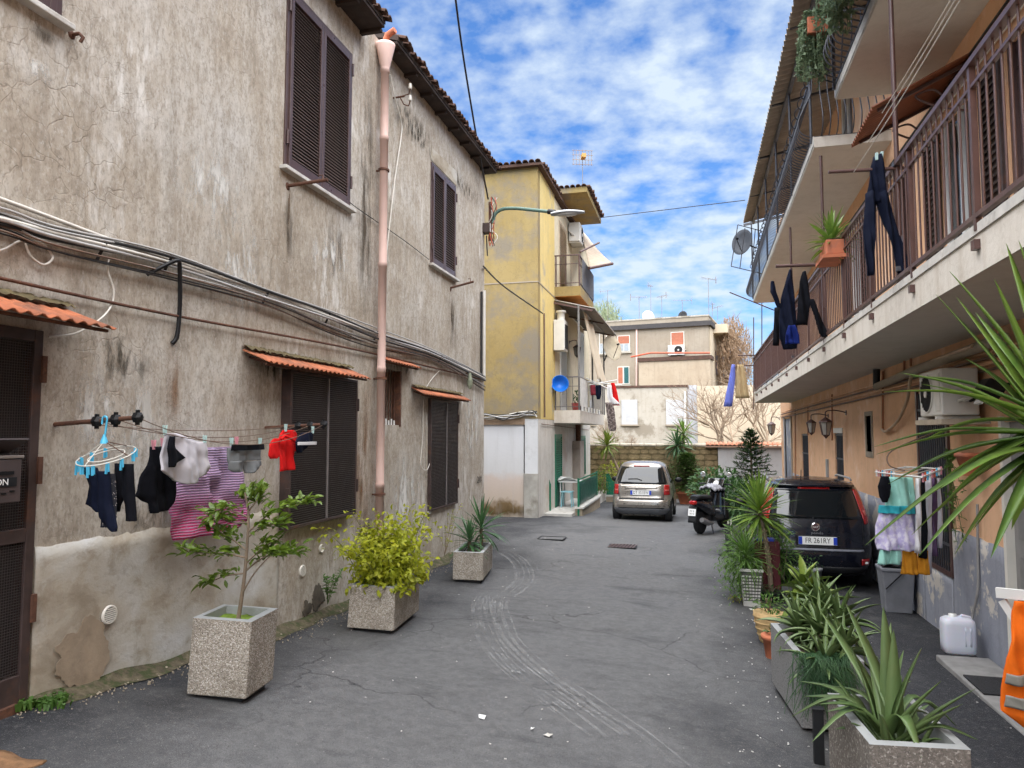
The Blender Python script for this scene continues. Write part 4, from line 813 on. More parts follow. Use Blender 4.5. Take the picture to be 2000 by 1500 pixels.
# beige sun blinds
t = thing('sun_blind', 'long beige canvas blind hanging from the pent roof of the yellow house', 'blind', (BX, pl.y+2, zl)); A, B = PX(1139, 608, BX+.05), PX(1158, 640, BX+.05); Cc, D = PX(1168, 742, BX+.35), PX(1184, 752, BX+.35)
MB().grid(lambda u, v: (A.lerp(B, u)).lerp(Cc.lerp(D, u), v)+Vector((.04*math.sin(u*9), 0, -.08*math.sin(math.pi*v))), 14, 16, True, (.01, 0, 0)).build('canvas', M_beige, t); MB().tube([Cc, D], .03, 6).build('bottom_bar', M_wht, t)
t = thing('sun_awning', 'tan canvas awning stretched out over the top balcony of the yellow house', 'awning', PX(1140, 455, YX)); A, B = PX(1136, 450, -3.75), PX(1150, 466, -3.75); Cc, D = PY(1151, 524, 20.8), PY(1196, 515, 21.8)
MB().grid(lambda u, v: A.lerp(B, u).lerp(Cc.lerp(D, u), v)+Vector((0, 0, -.06*math.sin(math.pi*v))), 8, 10, True, (0, 0, .012)).build('canvas', pm('tan_canvas', (.40,.32,.24), .85), t); MB().tube([Cc, D], .05, 6).build('front_bar', M_rail, t); MB().tube([PX(1133, 492, BX), PY(1170, 474, 21.2)], .03, 6).build('arm', M_rail, t); MB().tube([PX(1150, 520, BX), D], .025, 6).build('arm', M_rail, t)
def dish(label, c, r_, aim, mat, arm=(0,0,-.3)):
    c = Vector(c); z = Vector(aim).normalized(); x = z.cross(Vector((0,0,1))).normalized(); y = z.cross(x); Mx = frame(x, y, z); t = thing('satellite_dish', label, 'satellite dish', c)
    MB().lathe([(0, 0), (r_*.4, r_*.035), (r_*.75, r_*.12), (r_, r_*.22), (r_*.98, r_*.235), (r_*.7, r_*.13), (r_*.35, r_*.05), (0, .012)], c, 28, Mx, True, 1, 1.1).build('reflector', mat, t)
    f = c+z*r_*1.0-y*r_*.1; lo = c-y*r_*(-1.0)*1.0; MB().tube([c+y*r_*1.0, f], .012, 5).build('feed_arm', M_trim, t); MB().tube([f+z*.02, f-z*.08], .03, 8).build('receiver', M_trim, t); MB().tube([c-z*.02, c-z*.12, c-z*.12+Vector(arm)], .022, 6).build('mount', M_trim, t)
dish('beige satellite dish on the pent roof post of the yellow house', PX(1193, 681, -2.85), .42, (.75, -.65, .2), pm('beige_dish', (.45,.39,.28), .5), (-.15, 0, -.4))
# carriage lantern on the balcony wall
def lantern(label, top, M, s_=1.0, arm=.22):
    """local: wall plate at origin, arm outwards +y, lantern hangs from arm end"""
    t = thing('wall_lantern', label, 'lantern', M=M)
    MB().lathe([(.035*s_, 0), (.03*s_, .015)], (0, 0, 0), 10, frame((1,0,0), (0,0,-1), (0,1,0))).build('wall_plate', M_rail, t, True)
    MB().tube(cat([Vector((0, 0, 0)), Vector((0, arm*.5, .03*s_)), Vector((0, arm*.95, .02*s_)), Vector((0, arm, -.05*s_))], 4), .008*s_, 6).build('arm', M_rail, t, True)
    c = (0, arm, -.05*s_); MB().lathe([(.0, .0), (.03*s_, -.02*s_), (.085*s_, -.06*s_), (.09*s_, -.07*s_)], c, 6, None, False).build('cap', M_rail, t, True)
    MB().lathe([(.075*s_, -.07*s_), (.045*s_, -.23*s_)], c, 6, None, False).build('glass', pm('lantern_glass', (.35,.33,.29), .2), t, True)
    for k in range(6):
        a = math.pi*k/3; MB().tube([(.077*s_*math.cos(a), arm+.077*s_*math.sin(a), c[2]-.07*s_), (.047*s_*math.cos(a), arm+.047*s_*math.sin(a), c[2]-.23*s_)], .006*s_, 4).build('glazing_bar', M_rail, t, True)
    MB().lathe([(.05*s_, -.23*s_), (.03*s_, -.25*s_), (.0, -.28*s_)], c, 6, None, False).build('base', M_rail, t, True); return t
q = PX(1112, 668, YX); lantern('black carriage lantern on the lower balcony of the yellow house', 0, Matrix.Translation(q)@frame((0,1,0), (1,0,0), (0,0,1)).to_4x4()@Matrix.Diagonal((1,-1,1,1)) if False else Matrix.Translation(q)@Matrix.Rotation(-math.pi/2, 4, 'Z'), 1.6, .25)
q = PX(1126, 792, BX-.25); t = thing('potted_plant', 'small red potted plant on the lower balcony of the yellow house', 'plant', (q.x, q.y, zl)); MB().lathe([(.12, 0), (.15, .24), (.13, .24), (.12, .2)], (q.x, q.y, zl), 14).build('pot', pm('red_pot', (.35,.06,.05), .6), t)
m = MB(); rr = random.Random(2)
for k in range(60): 
    a = rr.random()*6.28; p = Vector((q.x+math.cos(a)*rr.uniform(0, .12), q.y+math.sin(a)*rr.uniform(0, .12), zl+.25+rr.uniform(0, .35))); m.add([p, p+Vector((rr.uniform(-.06, .06), rr.uniform(-.06, .06), .05)), p+Vector((rr.uniform(-.06, .06), rr.uniform(-.06, .06), -.02))], [(0, 1, 2)])
stuff(m.build('foliage', L_drk, t))
# antennas
def antenna(label, base, h, kind, s_=1.0, rz=0.):
    base = Vector(base); t = thing('roof_antenna', label, 'antenna', base, rz); top = Vector((0, 0, h))
    MB().tube([(0, 0, -.1), top], .02*s_, 5).build('mast', pm('grey_mast', (.22,.20,.19), .5), t, True); Mm = pm('antenna_metal', (.26,.24,.23), .5)
    if kind == 'grid':
        for k in range(7): MB().bar((-.55*s_+k*.18*s_, 0, h-.95*s_), (-.55*s_+k*.18*s_, .0, h-.05*s_), .018*s_, .018*s_).build('grid_rod', pm('rusty_grid', (.33,.22,.13), .6), t, True)
        for k in range(4): MB().bar((-.62*s_, -.02, h-.9*s_+k*.28*s_), (.62*s_, -.02, h-.9*s_+k*.28*s_), .02*s_, .02*s_).build('grid_bar', pm('rusty_grid', (.33,.22,.13)), t, True)
        MB().box((-.12*s_, -.5*s_, h-.62*s_), (.12*s_, -.03, h-.40*s_)).build('dipole', pm('orange_dipole', (.55,.30,.08), .6), t, True)
    else:
        L = 1.1*s_; MB().tube([(-L*.6, 0, h-.1), (L*.6, 0, h-.1+.1*s_)], .016*s_, 5).build('boom', Mm, t, True)
        for k in range(6 if kind == 'yagi' else 4): 
            x = -L*.55+k*L*.2; MB().bar((x, -.25*s_, h-.1), (x, .25*s_, h-.1), .014*s_, .014*s_).build('element', Mm, t, True)
        for k in range(3): MB().bar((-L*.6, -.05+.05*k, h-.35*s_), (-L*.6, -.05+.05*k, h+.15*s_), .014*s_, .014*s_).build('reflector_rod', Mm, t, True)
    return t
q = PY(1138, 358, ya+1.5); antenna('rust coloured grid antenna on the roof of the yellow house', (q.x, q.y, za), PY(1142, 292, ya+1.5).z-za, 'grid', .55, R(20))
wire('roof_wire', [Vector((-3.1, yb, za+.05)), PX(1455, 391, 1.5)], .012, M_cab_k, 'thin wire crossing the sky from the yellow house to the canopy', 'wire')

# ------------------------------------------------------------------ back walls
WY = 27.6
zt = PY(1270, 868, WY).z; xa, xb = PY(1140, 868, WY).x, PY(1402, 868, WY).x
TW = thing('stone_wall', 'old tufa block wall closing the end of the street', 'wall', ((xa+xb)/2, WY, -.8))
MB().box((xa-.5, WY+.03, -1.3), (xb, WY+.4, zt-.02)).build('core', M_mortar, TW)
bm_ = MB().box((-.5, -.03, -.5), (.5, .06, .5)).mesh('stone_block', M_tufo); rr = random.Random(9); z = -.9
while z < zt-.08:
    hgt = rr.uniform(.17, .22); hgt = min(hgt, zt-z); x = xa-rr.uniform(0, .3)
    while x < xb-.05:
        wd = min(rr.uniform(.28, .48), xb-x)
        if wd > .08: link(bm_, 'stone_block', TW, M=Matrix.Translation((x+wd/2, WY+.03+rr.uniform(-.02, .025), z+hgt/2))@Matrix.Diagonal((wd-.022, 1, hgt-.02, 1)))
        x += wd
    z += hgt
for k in range(14): 
    x = xa+k*.46; MB().grid(lambda u, v: (x+.44*u, WY-.02+.4*v, zt-.01+.05*math.sin(math.pi*v)+.02*mnoise.noise(Vector((x*3+u*2, v*3, 1)))), 5, 4, True, (0, 0, -.05)).build('cap_stone', pm('pale_cap_mortar', (.42,.37,.29), .95, .3, 5, .6, 30), TW)
xr = PY(1530, 868, WY).x; wt = PY(1460, 872, WY).z
LW = thing('white_wall', 'white garden wall with terracotta tile coping beside the peach house', 'wall', (xb+1, WY, -.8)); MB().box((xb+.002, WY-.05, -1.3), (4.5, WY+.25, wt)).build('masonry', M_white, LW)
me = MB().grid(lambda u, v: (.075*math.cos(math.pi*u), -.22+.5*v, .06*math.sin(math.pi*u)+.10*v), 6, 1, True, (0, 0, -.012)).mesh('coping_tile', M_tile2)
for k in range(int((4.5-xb)/.155)): link(me, 'coping_tile', LW, M=Matrix.Translation((xb-.35+.155*k, WY-.02, wt+.02)))
MB().box((xb-.45, WY-.22, wt-.03), (4.5, WY+.26, wt+.018)).build('coping_bed', pm('pinkish_mortar', (.42,.27,.2), .9), LW)
# pale building with blind windows behind the wall
BY = 42.0; bf = lambda px, py: PY(px, py, BY)
PB = thing('pale_building', 'pale stained low building with white blocked windows behind the tufa wall', 'building', (bf(1250, 850).x, BY, -1.2))
MB().box((bf(1060, 800).x, BY, -1.3), (bf(1342, 800).x, BY+6, bf(1250, 756).z)).build('wall', M_pale, PB)
MB().box((bf(1342, 800).x, BY+.15, -1.3), (bf(1362, 800).x, BY+6, bf(1350, 752).z)).build('pilaster', plaster('blue_grey_stain', (.46,.47,.50), (.52,.53,.55), (.36,.36,.40), (.3,.3,.33), 0, 17), PB)
MB().box((bf(1060, 800).x, BY-.06, bf(1250, 757).z), (bf(1345, 800).x, BY+6, bf(1250, 753).z)).build('roof_edge', M_tile, PB)
MB().box((bf(1362, 800).x, BY-.3, -1.3), (9.5, BY+5, bf(1400, 754).z)).build('cream_wall', M_cream, PB)
for x0, x1 in ((1062, 1100), (1122, 1160), (1214, 1245), (1301, 1336)):
    f = MB().box((bf(x0, 800).x, BY-.05, bf(x0, 829).z), (bf(x1, 800).x, BY+.02, bf(x0, 781).z)).build('blocked_window', M_white, PB); MB().box((bf(x0-2, 800).x, BY-.14, bf(x0, 832).z), (bf(x1+3, 800).x, BY-.01, bf(x0, 829).z)).build('sill', M_grey, f)
MB().tube([bf(1338, 765)+Vector((0, -.1, 0)), bf(1338, 850)+Vector((0, -.1, 0))], .07, 6).build('downpipe', M_wht, PB)
# grey apartment house far behind
ang = R(-9); GY = 58.0; q = PY(1385, 700, GY); GM = Matrix.Translation((q.x, q.y, -1.3))@Matrix.Rotation(ang, 4, 'Z')
GB = thing('grey_apartment_house', 'grey three storey apartment house with coral roller shutters far behind', 'building', M=GM); GI = GM.inverted()
def gl(px, py):
    d = ray(px, py); n_ = Vector((math.sin(-ang), math.cos(ang), 0)) if False else (GM.to_3x3()@Vector((0, 1, 0))); t_ = (GM.translation-C0).dot(n_)/d.dot(n_); return GI@(C0+d*t_)
zt = gl(1385, 617).z; x0 = gl(1150, 617).x
MB().box((x0-3, 0, 0), (0, 12, zt)).build('wall', M_grey, GB, True)
MB().box((x0-3, -.25, zt-.75), (.25, 12, zt-.38)).build('cornice', pm('dark_bitumen', (.06,.055,.055), .8), GB, True); MB().box((x0-3, -.05, zt), (.05, 12, zt+.12)).build('parapet', M_pale, GB, True)
for (a, b, c, d, kind) in ((1208, 1229, 656, 686, 0), (1312, 1335, 649, 681, 1), (1208, 1228, 717, 749, 2), (1172, 1184, 652, 690, 3), (1265, 1292, 724, 752, 4)):
    A, B = gl(a, d), gl(b, c); f = MB().box((A.x-.06, -.06, A.z-.06), (B.x+.06, -.001, B.z+.06)).build('window', M_gvent, GB, True); M_cor = pm('coral_shutter', (.40,.135,.075), .6); M_win = pm('pale_pane', (.35,.38,.40), .2)
    mid = (A.z+B.z)/2
    if kind == 1: MB().box((A.x, -.08, A.z), (B.x, -.061, B.z)).build('roller_shutter', M_cor, f, True)
    elif kind == 4:
        MB().box((A.x, -.08, A.z), (B.x, -.061, B.z)).build('pane', M_win, f, True)
        for k in range(7): MB().box((A.x+(B.x-A.x)*k/7, -.12, A.z), (A.x+(B.x-A.x)*k/7+.05, -.09, B.z)).build('window_bar', M_rail, f, True)
    elif kind == 2:
        MB().box((A.x, -.08, A.z), ((A.x+B.x)/2-.06, -.061, B.z)).build('roller_shutter', M_cor, f, True); MB().box(((A.x+B.x)/2+.06, -.08, A.z), (B.x, -.061, B.z)).build('pane', pm('teal_pane', (.03,.11,.11), .3), f, True)
    else:
        MB().box((A.x, -.08, mid), (B.x, -.061, B.z)).build('roller_shutter', M_cor if kind == 0 else M_grey, f, True)
        for k in range(2): MB().box((A.x+(B.x-A.x)*(.04+.5*k), -.08, A.z), (A.x+(B.x-A.x)*(.46+.5*k), -.061, mid-.05)).build('pane', M_win, f, True)
    MB().box((A.x-.2, -.16, A.z-.2), (B.x+.2, -.002, A.z-.101)).build('sill', M_pale, f, True)
for px in (1244,): MB().tube([gl(px, 640)+Vector((0, -.1, 0)), gl(px, 760)+Vector((0, -.1, 0))], .08, 6).build('downpipe', M_pink, GB, True)
q = gl(1316, 692); ac_unit('tiny white air conditioner under the coral shutter of the grey house', GM@Matrix.Translation((q.x+.9, -.02, q.z-.1))@Matrix.Rotation(math.pi, 4, 'Z'), 1.3, .8, .35)
A, B = gl(1256, 750), gl(1392, 697); ex = MB().box((A.x, -1.4, 0), (B.x, -.02, B.z)).build('lower_annex', plaster('patchy_annex', (.40,.315,.225), (.47,.385,.285), (.31,.245,.18), (.24,.19,.145), 0, 19), GB, True)
MB().box((A.x-.1, -1.5, B.z-.3), (B.x+.1, -.021, B.z)).build('annex_roof_edge', M_tile, ex, True); MB().tube([(A.x-.6, -1.5, B.z+.1), (A.x+1, -1.55, B.z+.35), (B.x, -1.55, B.z+.15)], .07, 6).build('red_pipe', M_cab_r, ex, True)
MB().box((.02, 2, zt-1.1), (1.2, 12, zt-.4)).build('side_balcony', M_cream, GB, True); MB().box((.001, .3, 0), (.08, 12, zt-.8)).build('side_wall', M_cream, GB, True)
for k in range(2): MB().box((.081, 3+4*k, zt-4.4), (.14, 4.3+4*k, zt-2.5)).build('window', M_rail, GB, True)
for i, (px, top, kind, sc) in enumerate(((1232, 572, 'yagi', 1.2), (1256, 550, 'cross', 1.0), (1278, 570, 'yagi', 1.1), (1320, 578, 'cross', 1.2), (1374, 535, 'yagi', 1.2), (1381, 583, 'cross', .9), (1392, 590, 'yagi', .9), (1168, 560, 'cross', 1.0))):
    lb = ['leftmost of the four aerials left of the dish on the grey house roof', 'tall thin aerial mast beside the white dish on the grey roof', 'aerial with wide crossbar right of the white dish', 'short aerial standing alone above the coral shutter', 'tallest aerial near the right end of the grey roof', 'small aerial just right of the tallest one', 'lowest aerial at the far right corner of the grey roof', 'faint aerial between the yellow house and the grey roof'][i]
    b_ = gl(px, 612); h_ = gl(px, top).z-zt; wp = GM@Vector((b_.x, 3, zt+.12)); antenna(lb, wp, h_*1.05, kind, sc, R(30+47*i))
b_ = GM@Vector((gl(1255, 612).x, 2, zt+.55)); dish('pale satellite dish on the flat roof of the grey house', b_, .5, (.3, -1, .3), M_acw, (0, 0, -.4))
b_ = GM@Vector((gl(1325, 610).x, 2, zt+.45)); dish('small grey satellite dish near the right end of the grey house roof', b_, .38, (-.3, -1, .3), M_trim, (0, 0, -.4))

# ------------------------------------------------------------------ right house
RX, BXr = 2.7, 1.7
rw = lambda px, py, X=RX: PX(px, py, X)
RH = thing('right_house', 'peach plaster house with long railed balconies along the right side', 'house', (RX, 8, gz(RX, 8)))
RE = rw(1526, 850).y
doors = []
def op(x0, x1, y_top, y_bot): a, b = rw(x0, 850).y, rw(x1, 850).y; return (min(a, b), max(a, b), rw((x0+x1)/2, y_bot).z, rw((x0+x1)/2, y_top).z)
h_near = (5.2, rw(1962, 850).y, gz(RX, 7)+.02, 1.75); h_bar = op(1852, 1797, 765, 1100); h_slit = op(1704, 1693, 812, 882); h_d2 = op(1646, 1630, 846, 960); h_d3 = op(1578, 1565, 847, 948); h_d4 = op(1546, 1533, 818, 960)
h_d2 = (h_d2[0], h_d2[1], -.6, h_d2[3]); h_d3 = (h_d3[0], h_d3[1], -.6, h_d3[3]); h_d4 = (h_d4[0], h_d4[1], -.6, h_d4[3]); h_bar = (h_bar[0], h_bar[1], h_bar[2], h_bar[3])
fz = rw(1640, 700, BXr).z
up = [(6.1, 7.0, 2.95, 5.05), (7.7, 8.7, 2.95, 5.05), (9.9, 10.8, 2.95, 5.05), (12.6, 13.5, 2.95, 5.05), (16, 17, 2.95, 5.05)]
up2 = [(9.6, 10.6, 5.75, 7.8), (13, 14, 5.75, 7.8), (17, 18, 5.75, 7.8)]
holes = [h_near, h_bar, h_slit, h_d2, h_d3, h_d4]+up+up2
fixn(wallX(MB(), RX, -7, RE, -1.4, 8.35, holes, .32).box((RX+.31, RE-.3, -1.4), (9, RE-.001, 8.35)).build('wall', M_org, RH))
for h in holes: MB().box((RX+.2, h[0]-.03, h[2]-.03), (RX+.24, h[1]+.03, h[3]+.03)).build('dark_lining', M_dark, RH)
# skirting with a ragged stepped top
def sk(y0, y1, top, th=.016):
    fixn(MB().grid(lambda u, v: (RX-th-.004*mnoise.noise(Vector((u*9, v*4, 1))), y0+(y1-y0)*u, -.95+(top(y0+(y1-y0)*u)+.02*mnoise.noise(Vector((u*(y1-y0)*5, 1, 1)))+.95)*v), max(4, int((y1-y0)/.06)), 10, True, (.03, 0, 0)).build('skirting', M_blue, RH))
kt = rw(1800, 1010).z
def ktop(y): return kt+.0*(y-9)
sk(h_near[1], h_bar[0]-.0, ktop); sk(h_bar[0], h_bar[1], lambda y: h_bar[2]-.03); sk(h_bar[1], h_d2[0]-.05, lambda y: kt+.05); sk(h_d2[1]+.05, h_d3[0]-.05, ktop); sk(h_d3[1]+.05, h_d4[0]-.05, lambda y: kt-.1)
# barred window
y0, y1, z0, z1 = h_bar; f = MB().box((RX-.03, y0-.05, z0-.04), (RX+.08, y0+.005, z1+.04)).box((RX-.03, y1-.005, z0-.04), (RX+.08, y1+.05, z1+.04)).box((RX-.03, y0+.005, z0-.04), (RX+.079, y1-.005, z0+.01)).build('window_frame', M_rail, RH)
for k in range(13): MB().tube([(RX-.01, y0+(y1-y0)*(k+.5)/13, z0), (RX-.01, y0+(y1-y0)*(k+.5)/13, z1)], .011, 6).build('window_bar', M_iron, f)
for z in (z0+.3, (z0+z1)/2, z1-.2): MB().bar((RX-.012, y0, z), (RX-.012, y1, z), .02, .03).build('cross_bar', M_iron, f)
# slit window sill/trim, doors
y0, y1, z0, z1 = h_slit
for a, b in (((y0-.06, z1), (y1+.06, z1+.07)), ((y0-.06, z0-.09), (y1+.06, z0)), ((y0-.06, z0), (y0, z1)), ((y1, z0), (y1+.06, z1))): MB().box((RX-.015, a[0], a[1]), (RX+.1, b[0], b[1])).build('window_trim', M_grey, RH)
MB().tube([(RX+.03, (y0+y1)/2, z0), (RX+.03, (y0+y1)/2, z1)], .012, 5).build('window_bar', M_rail, RH)
for h in (h_d2, h_d3):
    y0, y1, z0, z1 = h; d = MB().box((RX+.05, y0, z0), (RX+.09, y1, z1)).build('door', pm('dark_door', (.03,.022,.02), .5), RH)
    for k in range(6): MB().tube([(RX+.03, y0+(y1-y0)*(k+.5)/6, z0+.1), (RX+.03, y0+(y1-y0)*(k+.5)/6, z1-.05)], .012, 5).build('door_bar', M_iron, d)
    for z in (z1-.03, z1-.5, z0+.9): MB().bar((RX+.028, y0, z), (RX+.028, y1, z), .02, .035).build('door_rail', M_iron, d)
MB().box((RX-.02, h_d2[0]-.02, h_d2[3]), (RX+.1, h_d2[1]+.02, h_d2[3]+.10)).build('door_lintel', M_gvent, RH)
y0, y1, z0, z1 = h_d4; d = MB().box((RX+.03, y0, z0), (RX+.09, y1, z1)).build('door', M_blue, RH); MB().box((RX-.03, y1, z0), (RX+.1, y1+.10, z1+.06)).build('door_jamb', M_white, RH); MB().box((RX-.03, y0-.16, z0), (RX+.1, y0, z1+.06)).build('door_jamb', M_grey, RH)
y0, y1, z0, z1 = h_near; d = MB().box((RX+.04, y0, z0), (RX+.10, y1, z1)).build('door', pm('grey_metal_door', (.24,.23,.225), .5, .12, 4), RH); MB().box((RX-.03, y1-.01, z0), (RX+.1, y1+.05, z1+.05)).build('door_jamb', M_gvent, RH)
for k in range(4): MB().box((RX+.028, y0+.1, z0+.15+.55*k), (RX+.039, y1-.12, z0+.55+.55*k)).build('door_panel', pm('grey_door_panel', (.20,.195,.19), .5), d)
# step slab with mat before the near door
a, b = PG(1838, 1298), PG(1962, 1405); zs = gz(2.4, 6.9)
stp = thing('door_step', 'worn concrete step slab at the near door on the right', 'step', (2.4, 6.8, zs)); MB().prism([(a.x, a.y+.15, zs-.1), (RX-.02, a.y+.15, zs-.1), (RX-.02, 5.4, zs-.1), (b.x, 5.4, zs-.1), (b.x, b.y, zs-.1)], (0, 0, .145)).build('slab', pm('grey_step_concrete', (.22,.215,.21), .95, .25, 6, .6, 40), stp, bevel=.012)
q = PG(1935, 1345); mt = MB().box((q.x-.17, q.y-.35, zs+.047), (q.x+.25, q.y+.12, zs+.06)).build('rubber_mat', pm('honeycomb_rubber', (.016,.016,.018), .7, .2, 30, 1., 160)); tag(mt, 'black rubber mat lying on the door step', 'mat')
# -------- balconies: solid slabs following the measured edges
def slab(name, y0, y1, z0a, z0b, th, X=BXr, mat=M_slab):
    m = MB(); m.add([(X, y0, z0a), (RX, y0, z0a), (RX, y1, z0b), (X, y1, z0b), (X, y0, z0a+th), (RX, y0, z0a+th), (RX, y1, z0b+th), (X, y1, z0b+th)], [(0,3,2,1),(4,5,6,7),(0,1,5,4),(1,2,6,5),(2,3,7,6),(3,0,4,7)]); s_ = m.build(name, mat, RH)
    MB().add([(X+.006, y0+.006, z0a-.003), (RX, y0+.006, z0a-.003), (RX, y1-.006, z0b-.003), (X+.006, y1-.006, z0b-.003)], [(0,3,2,1)]).build('soffit', M_soff, s_); return s_
zA, zB = rw(2000, 482, BXr), rw(1474, 787, BXr); YB = zB.y; sl_z = lambda y: zA.z+(zB.z-zA.z)*(y-zA.y)/(zB.y-zA.y)
TH = .29; LB = slab('balcony', -2, YB, sl_z(-2), sl_z(YB), TH)
ztop = lambda y: sl_z(y)+TH
MB().add([(BXr-.012, -2, ztop(-2)-.05), (BXr+.05, -2, ztop(-2)-.05), (BXr+.05, YB+.01, ztop(YB)-.05), (BXr-.012, YB+.01, ztop(YB)-.05), (BXr-.012, -2, ztop(-2)+.012), (BXr+.05, -2, ztop(-2)+.012), (BXr+.05, YB+.01, ztop(YB)+.012), (BXr-.012, YB+.01, ztop(YB)+.012)], [(0,3,2,1),(4,5,6,7),(0,1,5,4),(1,2,6,5),(2,3,7,6),(3,0,4,7)]).build('slab_edging', M_marble, LB)
RHh = 1.0; bal = MB().tube([(0, 0, .06), (0, 0, RHh)], .0075, 6).mesh('baluster', M_rail)
rail = MB().bar((BXr+.0, -1, ztop(-1)+RHh+.02), (BXr, YB, ztop(YB)+RHh+.02), .055, .035).build('handrail', M_rail, LB)
MB().bar((BXr+.0, -1, ztop(-1)+RHh-.13), (BXr, YB, ztop(YB)+RHh-.13), .03, .022).build('upper_rail', M_rail, LB)
MB().bar((BXr+.0, -1, ztop(-1)+.06), (BXr, YB, ztop(YB)+.06), .035, .03).build('lower_rail', M_rail, LB)
y = 2.2; k = 0
while y < YB-.02:
    if k % 12 == 0:
        MB().box((BXr-.018, y-.018, ztop(y)-.03), (BXr+.018, y+.018, ztop(y)+RHh)).build('rail_post', M_rail, LB); MB().box((BXr-.035, y-.03, ztop(y)-.15), (BXr-.001, y+.03, ztop(y)-.09)).build('post_foot', M_rail, LB)
    else: link(bal, 'baluster', LB, M=Matrix.Translation((BXr, y, ztop(y))))
    y += .112; k += 1
for zz in (.02, -.13, .06-RHh): MB().bar((BXr, YB-.03, ztop(YB)+RHh+zz), (RX, YB-.03, ztop(YB)+RHh+zz), .03, .03).build('end_rail', M_rail, LB)
for k in range(1, 9): link(bal, 'baluster', LB, M=Matrix.Translation((BXr+.112*k, YB-.03, ztop(YB)))@Matrix.Rotation(math.pi/2, 4, 'Z'))
MB().box((RX-.02, YB-.4, ztop(YB)), (RX+.0-.001, YB, ztop(YB)+RHh)).build('end_return', M_org, LB)
# upper balconies
cA = rw(1632, 195, BXr); UA = slab('upper_balcony', -2, cA.y, cA.z, cA.z, .15)
MB().box((BXr-.01, -2, cA.z+.02), (BXr-.001, cA.y, cA.z+.13)).build('slab_edging', M_marble, UA)
cB, cC = rw(1590, 288, BXr), rw(1472, 592, BXr); ub = lambda y: cB.z+(cC.z-cB.z)*(y-cB.y)/(cC.y-cB.y)
UB = slab('upper_balcony', cB.y, cC.y, cB.z, cC.z, .15)
MB().add([(BXr-.012, cB.y, cB.z+.03), (BXr-.001, cB.y, cB.z+.03), (BXr-.001, cC.y, cC.z+.03), (BXr-.012, cC.y, cC.z+.03), (BXr-.012, cB.y, cB.z+.16), (BXr-.001, cB.y, cB.z+.16), (BXr-.001, cC.y, cC.z+.16), (BXr-.012, cC.y, cC.z+.16)], [(0,3,2,1),(4,5,6,7),(0,1,5,4),(1,2,6,5),(2,3,7,6),(3,0,4,7)]).build('slab_edging', M_marble, UB)
# belly-shaped wrought iron bars
def belly(h, bulge, r_): return MB().tube(cat([Vector(p) for p in ((0,0,0), (-bulge*.75,0,.08*h), (-bulge,0,.25*h), (-bulge*.55,0,.5*h), (-bulge*.08,0,.72*h), (0,0,h))], 4), r_, 6).mesh('belly_bar', M_iron)
bb = belly(.92, .20, .009)
y = cB.y+.03
while y < cC.y:
    link(bb, 'belly_bar', UB, M=Matrix.Translation((BXr+.0, y, ub(y)+.15))); y += .10
    
for x in range(1, 10): link(bb, 'belly_bar', UB, M=Matrix.Translation((BXr+.1*x, cB.y+.03, cB.z+.15))@Matrix.Rotation(math.pi/2, 4, 'Z'))
for dz in (.0, .92): MB().bar((BXr, cB.y+.03, cB.z+.15+dz), (BXr, cC.y, cC.z+.15+dz), .035, .03).build('rail', M_iron, UB); MB().bar((BXr, cB.y+.03, cB.z+.15+dz), (RX, cB.y+.03, cB.z+.15+dz), .035, .03).build('rail', M_iron, UB)
spiral = MB(); spiral.tube([(BXr-.03+.05*math.cos(a*1.0), cB.y+.03+(cC.y-cB.y)*a/200., ub(cB.y+(cC.y-cB.y)*a/200.)+1.07+.05*math.sin(a*1.0)) for a in [q*.5 for q in range(400)]], .011, 4); spiral.build('twisted_top', M_iron, UB)
y = -1.5
while y < cA.y-.02:
    link(bb, 'belly_bar', UA, M=Matrix.Translation((BXr, y, cA.z+.15))); y += .12
for x in range(1, 10): link(bb, 'belly_bar', UA, M=Matrix.Translation((BXr+.1*x, cA.y-.03, cA.z+.15))@Matrix.Rotation(-math.pi/2, 4, 'Z'))
for dz in (.0, .92): MB().bar((BXr, -1.5, cA.z+.15+dz), (BXr, cA.y-.03, cA.z+.15+dz), .035, .03).build('rail', M_iron, UA); MB().bar((BXr, cA.y-.03, cA.z+.15+dz), (RX, cA.y-.03, cA.z+.15+dz), .035, .03).build('rail', M_iron, UA)
for k in range(6):
    y = cB.y+.1+k*(cC.y-cB.y-.2)/5; MB().tube([(BXr-.02, y, ub(y)+.1), (BXr-.02, y, 8.1)], .022, 6).build('canopy_post', M_iron, UB)
MB().tube([(BXr-.02, cA.y-.06, cA.z+.1), (BXr-.02, cA.y-.06, 8.1)], .022, 6).build('canopy_post', M_iron, UA); MB().tube([(BXr-.02, 5.0, cA.z+.1), (BXr-.02, 5.0, 8.1)], .022, 6).build('canopy_post', M_iron, UA)
# corrugated canopy, one part per sheet
XC = 1.42; e0 = rw(1452, 438, XC); CE = e0.y; zc_ = e0.z
M_can = pm('tan_fibre_cement', (.34,.27,.205), .85, .25, 3, .3, 30, col2=(.24,.19,.15)); cnp = MB().bar((BXr-.02, -2, zc_+.02), (BXr-.02, CE, zc_+.02), .06, .08).build('canopy_beam', M_iron, RH)
y = -1.5; k = 0
while y < CE-.05:
    y2 = min(y+1.1, CE); fixn(corrug(MB(), (RX+.6, y, zc_+.45+.012*(k % 2)), (RX+.6, y2+.06, zc_+.45+.012*(k % 2)), (XC, y, zc_+.07+.012*(k % 2)), (XC, y2+.06, zc_+.07+.012*(k % 2)), 7, .026, .008, 6).build('canopy_sheet', M_can, cnp)); y = y2; k += 1
for k in range(9): yy = .5+2.6*k; MB().bar((BXr-.25, yy, zc_+.08), (RX, yy, zc_+.30), .05, .06).build('canopy_rafter', M_iron, cnp)
